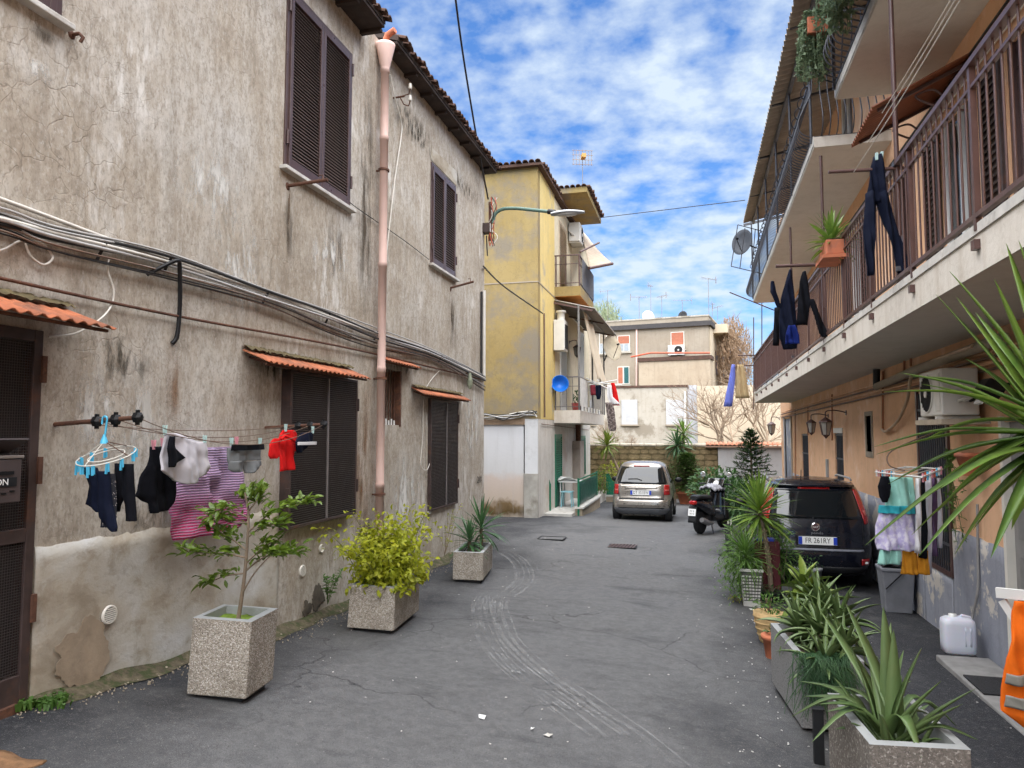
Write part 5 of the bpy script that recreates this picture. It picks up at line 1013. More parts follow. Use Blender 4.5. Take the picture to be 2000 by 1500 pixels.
# terracotta plastic awning over the balcony door
t = thing('balcony_awning', 'reddish brown corrugated awning over a first floor balcony door on the right', 'awning', (RX, 8, 5)); A1, A2 = rw(1662, 291, 1.78), rw(1704, 204, 1.78); zz = (A1.z+A2.z)/2; M_ra = pm('red_brown_corrugated', (.26,.085,.04), .6, .2, 4)
fixn(corrug(MB(), (RX-.012, A2.y, zz+.45), (RX-.012, A1.y, zz+.45), (1.78, A2.y, zz), (1.78, A1.y, zz), 14, .016, .006).build('corrugated_sheet', M_ra, t))
for y in (A2.y+.1, A1.y-.1): MB().bar((RX, y, zz+.40), (1.85, y, zz), .03, .03).build('support_arm', M_rail, t); MB().tube(cat([Vector((RX-.02, y, zz-.1)), Vector((2.4, y, zz-.02)), Vector((2.2, y, zz+.1)), Vector((2.35, y, zz+.16)), Vector((2.45, y, zz+.08))], 5), .012, 5).build('scroll', M_rail, t)
# first-floor doors and shutters behind the rail
for i, h in enumerate(up+up2):
    y0, y1, z0, z1 = h; M_d = [M_brown, M_wht, M_brown, M_wht, M_brown][i % 5]; d = MB().box((RX+.06, y0, z0), (RX+.10, y1, z1)).build('balcony_door', M_glassd if i % 2 else M_brown, RH)
    for a, b in ((y0, y0+.08), (y1-.08, y1), ((y0+y1)/2-.04, (y0+y1)/2+.04)): MB().box((RX+.02, a, z0), (RX+.059, b, z1)).build('door_stile', M_d, d)
    for s_ in ((-1, 1) if i in (0, 3) else (1,) if i in (1,) else ()):
        ys_ = y0-.5 if s_ < 0 else y1+.02; L = MB().box((RX-.05, ys_, z0+.02), (RX-.015, ys_+.05, z1)).box((RX-.05, ys_+.43, z0+.02), (RX-.015, ys_+.48, z1)).box((RX-.05, ys_+.05, z0+.02), (RX-.016, ys_+.43, z0+.1)).box((RX-.05, ys_+.05, z1-.08), (RX-.016, ys_+.43, z1)).box((RX-.02, ys_+.04, z0+.1), (RX-.014, ys_+.44, z1-.08)).build('open_shutter', M_brown2, d)
        sl = MB().obox((0, 0, 0), (.035, .38, .010), Euler((0, R(-35), 0)).to_matrix()).mesh('slat', M_brown2) if (i == 0 and s_ < 0) else sl
        for k in range(26): link(sl, 'slat', d, M=Matrix.Translation((RX-.034, ys_+.24, z0+.14+(z1-z0-.26)*(k+.5)/26)))
MB().box((RX-.03, 3.2, 4.72), (RX-.002, 5.6, 4.84)).build('fluorescent_batten', M_wht, RH); 
MB().box((RX-.12, 3.6, 4.95), (RX-.002, 5.4, 5.10)).build('tube_lamp_case', M_wht, RH)
rr = random.Random(4)
for k in range(5): wire('wall_pipe', [(RX-.03-.01*(k % 2), 2.5, 5.28+.05*k-.1), (RX-.03, 9, 5.25+.05*k-.1), (RX-.03, 20, 5.18+.05*k-.12)], .014, [M_cab_w, M_org, M_cab_g, M_cab_w, M_cab_k][k], '', parent=RH)
# ground floor pipes under the soffit
for k in range(4): wire('wall_pipe', [(RX-.035, 5.2, 2.42-.055*k), (RX-.035, 12, 2.38-.055*k), (RX-.035, RE-.4, 2.30-.055*k)], .015, [M_org, M_cab_b, M_org, M_cab_b][k], '', parent=RH)
M_cop = pm('copper_brown_pipe', (.36,.15,.07), .5)
for (x, y_a, y_b) in ((1724, 725, 840), (1766, 700, 745), (1779, 695, 715), (1625, 770, 860), (1578, 795, 850), (1553, 800, 930)): MB().tube([rw(x, y_a, RX-.03), rw(x, y_b, RX-.03)], .016, 6).build('riser_pipe', M_cop, RH)
q1, q2, q3 = rw(1712, 755, RX-.10), rw(1790, 722, RX-.12), rw(1960, 660, RX-.15); MB().tube([q1, q2, q3], .055, 8).build('grey_drain_pipe', M_grey, RH); MB().tube([rw(1712, 720, RX-.1), rw(1712, 752, RX-.1)], .05, 8).build('drain_elbow', M_black, RH)
wire('hose', [rw(1722, 838, RX-.03), rw(1732, 842, RX-.05), rw(1755, 820, RX-.08), rw(1772, 780, RX-.1), rw(1780, 735, RX-.12), rw(1800, 714, RX-.14), rw(1900, 676, RX-.2)], .02, pm('tan_hose', (.50,.36,.24), .5), 'tan hose looping down the peach wall left of the air conditioner', 'hose')
# air conditioner, lanterns, intercom, pots
q = rw(1842, 812); ac_unit('large air conditioner on a bracket above the barred window of the peach house', Matrix.Translation((2.64, 8.42, 1.82))@frame((0,-1,0), (-1,0,0), (0,0,1)).to_4x4(), .68, .46, .33)
bk = MB().box((2.28, 7.66, 1.735), (RX-.002, 8.50, 1.785)); tag(bk.build('bracket_shelf', pm('cream_bracket', (.45,.37,.28), .6)), 'cream metal shelf carrying the large air conditioner', 'shelf')
lantern('wall lantern hanging slanted over the second dark door, left one of the pair', 0, Matrix.Translation(rw(1618, 812))@Matrix.Rotation(math.pi/2, 4, 'Z'), 1.25, .34)
lantern('larger wall lantern over the second dark door, right one of the pair', 0, Matrix.Translation(rw(1653, 806))@Matrix.Rotation(math.pi/2, 4, 'Z'), 1.45, .36)
lantern('wall lantern at the far end of the peach house beside the garden wall', 0, Matrix.Translation((RX-.05, RE-.05, rw(1522, 818).z))@Matrix.Rotation(math.pi/2, 4, 'Z'), 1.7, .25)
q = rw(1618, 920); t = thing('intercom_panel', 'grey intercom panel between the two dark doors', 'intercom', q); MB().box((RX-.04, q.y-.08, q.z-.2), (RX-.001, q.y+.08, q.z+.25)).build('plate', M_alu, t, bevel=.006); MB().box((RX-.09, q.y-.09, q.z-.42), (RX-.001, q.y+.09, q.z-.22)).build('letter_slot', M_trim, t, bevel=.006)

# ------------------------------------------------------------------ vehicles (local frame: rear bumper at y=0, nose towards +y, ground z=0)
def tab(T, z):
    if z <= T[0][0]: return T[0][1]
    for (a, b), (c, d) in zip(T, T[1:]):
        if z <= c: return b+(d-b)*(z-a)/(c-a)
    return T[-1][1]
class Shell:
    def __init__(s, wid, rear, front, n): s.w, s.r, s.f, s.n = wid, rear, front, n
    def dims(s, z): a, b = tab(s.r, z), tab(s.f, z); return tab(s.w, z), (a+b)/2, (b-a)/2
    def yr(s, x, z, off=0):
        w_, m, L = s.dims(z); n = tab(s.n, z); return m-L*max(0, 1-min(1, abs(x)/w_)**n)**(1/n)-off
    def xs(s, y, z, off=0):
        w_, m, L = s.dims(z); n = tab(s.n, z); return w_*max(0, 1-min(1, abs(y-m)/L)**n)**(1/n)+off
    def body(s, zs, N=72, arches=()):
        m = MB(); vs = []
        for z in zs:
            w_, md, L = s.dims(z); n = tab(s.n, z)
            for k in range(N):
                a = 2*math.pi*(k+.5)/N; c, q = math.cos(a), math.sin(a)
                vs.append((w_*math.copysign(abs(c)**(2/n), c), md+L*math.copysign(abs(q)**(2/n), q), z))
        fs = []
        for i in range(len(zs)-1):
            for k in range(N):
                f = (i*N+k, i*N+(k+1) % N, (i+1)*N+(k+1) % N, (i+1)*N+k); c = [sum(vs[j][q] for j in f)/4 for q in range(3)]
                if any(math.hypot(c[1]-ay, c[2]-az) < ar and abs(c[0]) > .4 for ay, az, ar in arches): continue
                fs.append(f)
        m.add(vs, fs, True); m.add(vs[-N:], [tuple(range(N))], True); m.add(vs[:N], [tuple(reversed(range(N)))]); return m
    def patch(s, x0, x1, z0, z1, off, nx=16, nz=8):
        """rear panel; x0,x1 may be functions of z"""
        fx0 = x0 if callable(x0) else (lambda z: x0); fx1 = x1 if callable(x1) else (lambda z: x1)
        def fn(u, v):
            z = z0+(z1-z0)*v; x = fx0(z)+(fx1(z)-fx0(z))*u; return (x, s.yr(x, z, off), z)
        return MB().grid(fn, nx, nz, True, (0, .012, 0))
    def spatch(s, sd, y0, y1, z0, z1, off, nx=12, nz=8):
        fy0 = y0 if callable(y0) else (lambda z: y0); fy1 = y1 if callable(y1) else (lambda z: y1)
        def fn(u, v):
            z = z0+(z1-z0)*v; y = fy0(z)+(fy1(z)-fy0(z))*u; return (sd*s.xs(y, z, off), y, z)
        return MB().grid(fn, nx, nz, True, (-sd*.012, 0, 0))
def wheel(parent, x, y, r_, w_, spokes=6):
    Mx = frame((0,1,0), (0,0,1), (1,0,0)); t = MB().lathe([(r_*.62, -w_/2), (r_*.9, -w_/2), (r_, -w_*.38), (r_, w_*.38), (r_*.9, w_/2), (r_*.62, w_/2)], (x, y, r_), 28, Mx).build('wheel', M_tyre, parent, True)
    sd = 1 if x > 0 else -1
    MB().lathe([(r_*.62, 0), (r_*.60, .01), (r_*.1, .02)], (x+sd*w_*.30, y, r_), 24, frame((0,1,0), (0,0,1), (sd,0,0))).build('rim', M_rim, t, True)
    for k in range(spokes): 
        a = 2*math.pi*k/spokes; MB().bar((x+sd*w_*.45, y+math.cos(a)*r_*.12, r_+math.sin(a)*r_*.12), (x+sd*w_*.45, y+math.cos(a)*r_*.6, r_+math.sin(a)*r_*.6), .05, .02, (1,0,0)).build('spoke', M_rim, t, True)
def plate(parent, c, txt, tilt=0., w_=.52, h=.115):
    M = Matrix.Translation(c)@Matrix.Rotation(tilt, 4, 'X'); p = MB(); L = []
    def bx(a, b): 
        m = MB().box(a, b); m.v = [tuple(M@Vector(v)) for v in m.v]; return m
    pl = bx((-w_/2, -.006, -h/2), (w_/2, .004, h/2)).build('number_plate', M_plate, parent, True)
    for s_ in (-1, 1): bx((s_*w_/2, -.0085, -h/2+.004), (s_*(w_/2-.05), -.0062, h/2-.004)).build('plate_band', M_pblue, pl, True)
    text_mesh(txt, h*.92, M_ink, M@Matrix.Translation((0, -.008, 0))@Matrix.Rotation(math.pi/2, 4, 'X'), 'plate_text', pl, True, .0008, (.80, 1))
def panel_line(parent, pts, name='panel_gap', r_=.005): return MB().tube(pts, r_, 4).build(name, M_black, parent, True)

# --- small silver two-seater
p = PG(1252, 1018); p0 = Vector((PY(1252, 1018, 18.6).x, 18.6, gz(-1.4, 19.2)-.02))
SC = thing('parked_car', 'small champagne silver two seat car parked facing away mid street', 'car', p0, R(-1.5))
Wd = [(.16, .66), (.25, .74), (.35, .775), (.55, .78), (.75, .765), (.92, .745), (1.0, .725), (1.2, .665), (1.38, .60), (1.46, .55), (1.50, .47), (1.525, .36)]
Re = [(.16, .16), (.22, .08), (.30, .03), (.42, .0), (.55, .01), (.62, .045), (.66, .06), (.80, .06), (.94, .09), (1.0, .12), (1.2, .22), (1.38, .33), (1.46, .42), (1.50, .50), (1.525, .66)]
Fr = [(.16, 2.35), (.25, 2.45), (.45, 2.50), (.65, 2.47), (.80, 2.35), (.95, 2.10), (1.2, 1.80), (1.38, 1.58), (1.46, 1.46), (1.50, 1.36), (1.525, 1.18)]
Nn = [(.16, 5.5), (.6, 6), (1.0, 5), (1.4, 4.5), (1.52, 3)]
S = Shell(Wd, Re, Fr, Nn); zs = [.16, .19, .22, .26, .3, .36, .42, .48, .54, .58, .61, .64, .68, .74, .8, .86, .92, .97, 1.02, 1.1, 1.18, 1.26, 1.34, 1.4, 1.44, 1.47, 1.49, 1.51, 1.525]
fixn(S.body(zs, 96, ((.48, .30, .33), (2.02, .30, .33))).build('body', M_silver, SC, True))
MB().box((-.62, .2, .2), (.62, 2.2, .5)).build('underbody', M_black, SC, True)
for x in (-.66, .66):
    for y in (.48, 2.02): wheel(SC, x, y, .29, .185)
rw_ = fixn(S.patch(lambda z: -(.645-(z-1)*.30), lambda z: .645-(z-1)*.30, .965, 1.40, .006, 20, 8).build('rear_window', M_glassd, SC, True))
fixn(S.patch(-.2, .2, 1.405, 1.432, .012, 8, 2).build('brake_light', M_red, SC, True))
MB().tube([(.02, S.yr(.02, 1.06, .02), 1.06), (-.1, S.yr(-.1, 1.10, .02), 1.10), (-.33, S.yr(-.33, 1.09, .02), 1.09)], .010, 5).build('wiper', M_black, rw_, True)
fixn(S.patch(lambda z: -.55, lambda z: .55, .60, .945, .010, 20, 10).build('tailgate', M_silver, SC, True))
fixn(S.patch(-.42, .42, .865, .892, .022, 14, 3).build('tailgate_ledge', M_silver, SC, True)); fixn(S.patch(-.40, .40, .850, .862, .014, 14, 2).build('handle_recess', M_black, SC, True))
fixn(S.patch(-.56, .56, .575, .612, .014, 18, 3).build('tailgate_gap', M_black, SC, True))
fixn(S.patch(-.60, .60, .42, .575, .020, 20, 4).build('rear_bumper', M_silver, SC, True)); fixn(S.patch(-.70, .70, .20, .365, .010, 22, 5).build('lower_valance', pm('slate_bumper_plastic', (.10,.105,.115), .5), SC, True)); fixn(S.patch(-.58, .58, .365, .382, .018, 18, 2).build('bumper_slot', M_black, SC, True))
for s_ in (-1, 1):
    a = fixn(S.patch(lambda z: s_*(.57+.02*(z-.7)), lambda z: s_*(.715-.06*(z-.7)), .70, .95, .014, 6, 8).build('tail_light', M_red, SC, True)); fixn(S.patch(s_*.60, s_*.69, .80, .83, .022, 4, 2).build('lens_band', pm('pink_lens', (.55,.12,.10), .1), a, True))
    q = (s_*.42, S.yr(.42, .47, .03), .47); MB().lathe([(.018, 0), (.016, .006)], q, 12, frame((1,0,0), (0,0,1), (0,-1,0))).build('parking_sensor', M_black, SC, True)
    fixn(S.spatch(s_, lambda z: .45+(z-1)*.25, lambda z: 1.95-(z-1)*.95, .98, 1.40, .004).build('side_window', M_glassd, SC, True))
    panel_line(SC, [(s_*S.xs(.78, z, .003), .78, z) for z in (.35, .5, .7, .95, 1.2, 1.42)])
    q = Vector((s_*.80, 1.62, 1.0)); mr = MB(); mr.lathe([(0, -.07), (.055, -.06), (.085, -.02), (.09, .03), (.08, .06), (0, .062)], q+Vector((s_*.06, 0, 0)), 16, frame((1,0,0), (0,0,1), (0,-1,0)), True, 1.1, .75); mr.build('door_mirror', M_black, SC, True)
    panel_line(SC, [(s_*x, S.yr(x, z, .012), z) for x, z in ((.565, .59), (.57, .75), (.60, .96))], r_=.006)
plate(SC, (0.0, S.yr(0, .755, .03), .755), 'DT 551EW', R(-3)); MB().box((-.14, S.yr(0, .82, .02)-.012, .818), (.14, S.yr(0, .82, .0), .832)).build('plate_lamp', M_black, SC, True)

# --- dark city car
p0 = Vector((1.69, 11.25, gz(1.7, 12.4)))
PC = thing('parked_car', 'dark navy hatchback parked close along the peach wall behind the yucca', 'car', p0, R(-.5))
Wd = [(.18, .70), (.28, .775), (.45, .815), (.70, .825), (.90, .81), (1.0, .795), (1.15, .76), (1.32, .70), (1.44, .655), (1.49, .60), (1.515, .50), (1.53, .38)]
Re = [(.18, .16), (.26, .06), (.38, .01), (.52, .0), (.62, .03), (.70, .055), (.85, .07), (.97, .10), (1.1, .15), (1.3, .24), (1.43, .31), (1.47, .34), (1.50, .42), (1.515, .52), (1.53, .70)]
Fr = [(.18, 3.45), (.35, 3.62), (.6, 3.65), (.8, 3.55), (.95, 3.1), (1.0, 2.85), (1.2, 2.5), (1.4, 2.18), (1.49, 1.98), (1.53, 1.7)]
Nn = [(.18, 6), (.6, 6.5), (1.0, 6), (1.4, 5.5), (1.53, 3)]
S = Shell(Wd, Re, Fr, Nn); zs = [.18, .21, .25, .3, .36, .42, .5, .56, .62, .68, .76, .84, .9, .96, 1.02, 1.1, 1.18, 1.26, 1.34, 1.4, 1.44, 1.47, 1.49, 1.505, 1.515, 1.53]
fixn(S.body(zs, 100, ((.62, .31, .34), (2.92, .31, .34))).build('body', M_navy, PC, True)); MB().box((-.66, .25, .2), (.66, 3.2, .55)).build('underbody', M_black, PC, True)
for x in (-.70, .70):
    for y in (.62, 2.92): wheel(PC, x, y, .30, .18)
fixn(S.patch(lambda z: -(.61-(z-1)*.20), lambda z: .61-(z-1)*.20, 1.00, 1.405, .006, 20, 8).build('rear_window', M_glassd, PC, True)); fixn(S.patch(-.22, .22, 1.418, 1.448, .010, 8, 2).build('brake_light', M_red, PC, True))
MB().grid(lambda u, v: ((-.58+1.16*u), S.yr((-.58+1.16*u)*.9, 1.47, .06-.2*v), 1.475+.035*v), 12, 4, True, (0, 0, -.02)).build('roof_spoiler', M_navy, PC, True)
for s_ in (-1, 1):
    a = fixn(S.patch(lambda z: s_*(.66-(z-.93)*.24), lambda z: s_*(.785-(z-.93)*.26), .93, 1.42, .010, 6, 10).build('tail_light', M_red, PC, True)); fixn(S.patch(lambda z: s_*(.70-(z-.93)*.24), lambda z: s_*(.75-(z-.93)*.24), 1.05, 1.12, .016, 3, 3).build('reverse_lens', pm('pink_lens', (.55,.12,.10)), a, True))
    fixn(S.patch(s_*.58, s_*.70, .36, .45, .016, 4, 4).build('bumper_reflector', M_red, PC, True)); MB().box((s_*.62, S.yr(.64, .4, .018)-.006, .385), (s_*.67, S.yr(.64, .4, .018), .415)).build('fog_lens', M_wht, PC, True)
    fixn(S.spatch(s_, lambda z: .55+(z-1)*.3, lambda z: 2.75-(z-1)*1.3, 1.02, 1.40, .004).build('side_window', M_glassd, PC, True))
    MB().tube([(s_*.60, .75, 1.53), (s_*.60, .85, 1.555), (s_*.58, 1.8, 1.555), (s_*.58, 1.95, 1.53)], .017, 6).build('roof_rail', pm('silver_rail', (.45,.45,.46), .35, .05, 4, 0, metal=.7), PC, True)
    q = Vector((s_*.88, 2.45, 1.02)); MB().lathe([(0, -.08), (.06, -.07), (.09, -.02), (.095, .04), (.08, .07), (0, .072)], q+Vector((s_*.05, 0, 0)), 16, frame((1,0,0), (0,0,1), (0,-1,0)), True, 1.1, .75).build('door_mirror', M_black, PC, True)
fixn(S.patch(-.62, .62, .555, .585, .016, 18, 3).build('bumper_edge', pm('painted_edge_highlight', (.16,.17,.20), .35), PC, True)); fixn(S.patch(-.74, .74, .21, .33, .010, 20, 4).build('lower_valance', M_trim, PC, True))  # lighter grey strip paints a highlight along the bumper edge
panel_line(PC, [(x, S.yr(x, .60, .008), .60) for x in [-.66+.11*k for k in range(13)]]); panel_line(PC, [(.62, S.yr(.62, z, .008), z) for z in (.6, .7, .8, .95)])
q = (-.02, S.yr(0, .885, .012), .885); em = MB().lathe([(.062, 0), (.062, .012), (.052, .016)], q, 24, frame((1,0,0), (0,0,1), (0,-1,0))).build('badge', M_chrome, PC, True); MB().lathe([(.045, 0), (.045, .003)], (q[0], q[1]-.016, q[2]), 20, frame((1,0,0), (0,0,1), (0,-1,0))).build('badge_field', pm('badge_dark', (.06,.02,.025), .4), em, True)
text_mesh('FIAT', .038, M_plate, Matrix.Translation((q[0], q[1]-.021, q[2]))@Matrix.Rotation(math.pi/2, 4, 'X'), 'badge_letters', em, True, .0008)
text_mesh('panda', .055, M_rim, Matrix.Translation((-.0, S.yr(0, .80, .014), .80))@Matrix.Rotation(math.pi/2, 4, 'X'), 'model_lettering', PC, True, .001, (1.3, 1))
MB().box((-.30, S.yr(0, .70, .028), .625), (.30, S.yr(0, .70, .0), .765)).build('plate_recess', M_black, PC, True); plate(PC, (0.0, S.yr(0, .695, .036), .695), 'FR 261RY', R(-2))
MB().tube([(-.12, .72, 1.53), (-.12, .66, 1.68)], .006, 5).build('aerial', M_black, PC, True)

# --- scooter
p0 = PG(1366, 1043); SM = thing('scooter', 'black motor scooter with pale seat cover parked facing away by the shrubs', 'scooter', p0, R(-24)); K = M_navy
for y, r_ in ((.0, .26), (1.28, .26)):
    t = MB().lathe([(r_*.66, -.055), (r_*.9, -.06), (r_, -.03), (r_, .03), (r_*.9, .06), (r_*.66, .055)], (0, y+.05, r_), 28, frame((0,1,0), (0,0,1), (1,0,0))).build('wheel', M_tyre, SM, True); MB().lathe([(r_*.64, -.02), (r_*.6, .02), (.03, .04)], (0, y+.05, r_), 20, frame((0,1,0), (0,0,1), (-1,0,0))).build('rim', M_rim, t, True)
    for k in range(5): a = 2*math.pi*k/5; MB().bar((-.05, y+.05, r_), (-.05, y+.05+math.cos(a)*r_*.62, r_+math.sin(a)*r_*.62), .03, .02, (1,0,0)).build('spoke', M_rim, t, True)
def loft(path, sec, n=14):
    m = MB(); vs = []
    for (y, z), (a, b) in zip(path, sec):
        for k in range(n): t_ = 2*math.pi*k/n; vs.append((a*math.copysign(abs(math.cos(t_))**.8, math.cos(t_)), y, z+b*math.copysign(abs(math.sin(t_))**.8, math.sin(t_))))
    m.add(vs, [(i*n+k, i*n+(k+1) % n, (i+1)*n+(k+1) % n, (i+1)*n+k) for i in range(len(path)-1) for k in range(n)], True); m.add(vs[:n], [tuple(range(n))]); m.add(vs[-n:], [tuple(reversed(range(n)))]); return m
fixn(loft([(-.32, .70), (-.22, .68), (0, .62), (.25, .56), (.5, .50), (.6, .42)], [(.06, .05), (.12, .09), (.17, .14), (.19, .18), (.17, .18), (.14, .12)]).build('tail_body', K, SM, True)); fixn(loft([(-.25, .80), (-.1, .81), (.15, .79), (.4, .77), (.6, .73)], [(.09, .04), (.14, .055), (.15, .05), (.13, .06), (.07, .04)]).build('seat', M_trim, SM, True))
fixn(loft([(.5, .30), (.75, .27), (1.0, .30)], [(.19, .06), (.20, .05), (.19, .06)]).build('footboard', M_trim, SM, True)); MB().grid(lambda u, v: ((-.22+.44*u)*(1-.25*v), 1.02+.10*v-.10*abs(2*u-1)**2, .28+.62*v), 10, 8, True, (0, .05, 0)).build('leg_shield', K, SM, True)
fixn(loft([(1.02, .98), (1.08, .98), (1.2, .95)], [(.14, .10), (.15, .12), (.07, .06)]).build('headset', K, SM, True)); MB().tube([(-.34, .98, 1.04), (-.15, 1.03, 1.02), (.15, 1.03, 1.02), (.34, .98, 1.04)], .016, 8).build('handlebar', M_trim, SM, True)
for s_ in (-1, 1):
    MB().tube([(s_*.22, 1.0, 1.04), (s_*.30, .98, 1.20)], .008, 6).build('mirror_stem', M_trim, SM, True); MB().lathe([(0, -.015), (.058, -.012), (.062, .006), (.054, .010), (0, .011)], (s_*.31, .97, 1.25), 20, frame((1,0,0), (0,0,1), (0,-1,0))).build('mirror', pm('mirror_silver', (.8,.8,.8), .12, .02, 4, 0, metal=.9), SM, True)
    MB().tube([(s_*.3, .985, 1.035), (s_*.40, .95, 1.03)], .019, 8).build('grip', M_black, SM, True)
MB().tube([(0, 1.1, .95), (0, 1.33, .30)], .035, 8).build('fork', M_trim, SM, True); MB().grid(lambda u, v: (-.08+.16*u, 1.33+.34*math.cos(R(30+130*v)), .26+.34*math.sin(R(30+130*v))), 6, 10, True, (0, 0, .012)).build('front_fender', K, SM, True)
MB().tube([(.16, .35, .22), (.17, .1, .24), (.17, -.18, .32), (.17, -.25, .34)], [.03, .06, .065, .05], 10).build('exhaust', M_rim, SM, True); fixn(loft([(.0, .30), (.25, .30), (.45, .32)], [(.10, .09), (.12, .12), (.10, .10)]).build('engine_case', M_trim, SM, True)); MB().tube([(-.12, -.02, .28), (-.13, -.1, .6)], .028, 8).build('shock_absorber', M_chrome, SM, True)
fixn(loft([(-.36, .70), (-.32, .70), (-.26, .70)], [(.06, .03), (.09, .05), (.08, .05)]).build('tail_light', M_red, SM, True)); MB().grid(lambda u, v: (-.09+.18*u, -.30-.08*v, .62-.34*v), 4, 6, True, (0, .012, 0)).build('rear_mudguard', M_trim, SM, True)
pl = MB().obox((0, -.365, .50), (.17, .006, .15), Euler((R(-13), 0, 0)).to_matrix()).build('number_plate', M_plate, SM, True)
text_mesh('EV 4\n5612', .055, M_ink, Matrix.Translation((0, -.371, .50))@Matrix.Rotation(R(77), 4, 'X'), 'plate_text', pl, True, .0005)
MB().grid(lambda u, v: (-.20+.40*u, .98+.16*v-.15*(2*u-1)**2, 1.0+.16*v), 10, 6, True, (0, .01, 0)).build('fly_screen', M_glassd, SM, True)
MB().lathe([(.062, 0), (.062, .012)], (0, .97, 1.05), 18, Euler((R(60), 0, 0)).to_matrix()).build('instrument_dial', M_wht, SM, True); MB().tube([(.12, .35, .28), (.22, .25, .0)], .014, 6).build('kickstand', M_trim, SM, True)
fixn(MB().grid(lambda u, v: ((-.19+.38*u), -.16+.62*v, .845+.10*math.sin(math.pi*u)**.6*math.sin(math.pi*min(1, v+.12))**.5+.018*math.sin(v*23+u*4)+.012*math.sin(u*19)), 18, 22, True, (0, 0, -.03)).build('folded_cover', pm('pale_grey_tarp', (.30,.30,.33), .5), None)).matrix_basis = Matrix.Translation(p0)@Matrix.Rotation(R(-24), 4, 'Z')@Matrix.Translation((0, .62, .10))
tag(bpy.data.objects['folded_cover'], 'crumpled pale grey tarp heaped on the scooter', 'tarp')

# ------------------------------------------------------------------ plants
def blade_mesh(L, w_, droop, fold=.25, n=7, mat=None, name='leaf', base=.5, thick=0):
    """leaf along +x from the origin, width in y, drooping in -z"""
    m = MB(); vs = []; x = z = 0; a = 0
    for i in range(n+1):
        t = i/n; wd = w_*(base+(1-base)*min(1, t/.35))*(1-max(0, (t-.45)/.55)**1.7) if t < 1 else .0005
        vs += [(x, -wd/2, z+fold*wd*.5), (x, 0, z-thick*(1-t)), (x, wd/2, z+fold*wd*.5)]
        a = droop*(t+.5/n)**1.5; x += L/n*math.cos(a); z -= L/n*math.sin(a)
    m.add(vs, [q for i in range(n) for q in ((i*3, i*3+1, i*3+4, i*3+3), (i*3+1, i*3+2, i*3+5, i*3+4))], True)
    if thick:
        o = len(vs); lo = []
        for i in range(n+1):
            t = i/n; a0, b0, c0 = vs[i*3], vs[i*3+1], vs[i*3+2]; lo += [a0, (b0[0], 0, b0[2]-thick*1.6*(1-t*.9)), c0]
        m.add(lo, [q for i in range(n) for q in ((i*3+3, i*3+4, i*3+1, i*3), (i*3+4, i*3+5, i*3+2, i*3+1))], True)
    return m.mesh(name, mat)
def rosette(parent, c, n, L, w_, mat, el=(-25, 80), droop=(.2, .8), seed=0, axis=(0,0,1), spread=.06, joined=False, fold=.3, name='leaf', az=(0, 360), thick=0, base=.5):
    rr = random.Random(seed); ms = [blade_mesh(1, w_/L, droop[0]+(droop[1]-droop[0])*k/4, fold, 7, mat, name, base, thick/L) for k in range(5)]
    Q = Vector((0,0,1)).rotation_difference(Vector(axis)).to_matrix().to_4x4(); J = MB()
    for i in range(n):
        t = i/max(1, n-1); a = R(az[0]+(az[1]-az[0])*((i*.381966) % 1)+rr.uniform(-9, 9)); e = R(el[0]+(el[1]-el[0])*t+rr.uniform(-9, 9)); l = L*rr.uniform(.72, 1.08)*(1-.25*abs(t-.5))
        M = Matrix.Translation(Vector(c))@Q@Matrix.Translation((0, 0, spread*(t-.5)*2))@Matrix.Rotation(a, 4, 'Z')@Matrix.Rotation(-e, 4, 'Y')@Matrix.Rotation(rr.uniform(-.5, .5), 4, 'X')@Matrix.Scale(l, 4)
        me = ms[min(4, int((1-t)*5))]
        if joined: J.add([M@v.co for v in me.vertices], [tuple(p.vertices) for p in me.polygons], True)
        else: link(me, name, parent, M=M)
    if joined: stuff(J.build('crown', mat, parent))
def scatter_leaves(parent, pts, mat, size, seed, name='leaf', fold=.35, cap=300, up=.3, droop=.5, wf=.45):
    rr = random.Random(seed); ms = [blade_mesh(1, wf, d, fold, 4, mat, name, .25) for d in (droop*.4, droop, droop*1.6)]; J = MB()
    for i, (p, d) in enumerate(pts):
        d = Vector(d); x = (d+Vector((rr.uniform(-.6, .6), rr.uniform(-.6, .6), rr.uniform(-.5, .5)+up))).normalized(); y = Vector((0,0,1)).cross(x)
        y = y.normalized() if y.length > .01 else Vector((0,1,0)); z = x.cross(y); s_ = size*rr.uniform(.55, 1.2)
        M = Matrix.Translation(p)@frame(x, y, z).to_4x4()@Matrix.Rotation(rr.uniform(-.7, .7), 4, 'X')@Matrix.Scale(s_, 4); me = ms[rr.randrange(3)]
        if i < cap: link(me, name, parent, M=M)
        else: J.add([M@v.co for v in me.vertices], [tuple(q.vertices) for q in me.polygons], True)
    if J.v: stuff(J.build('foliage_mass', mat, parent))

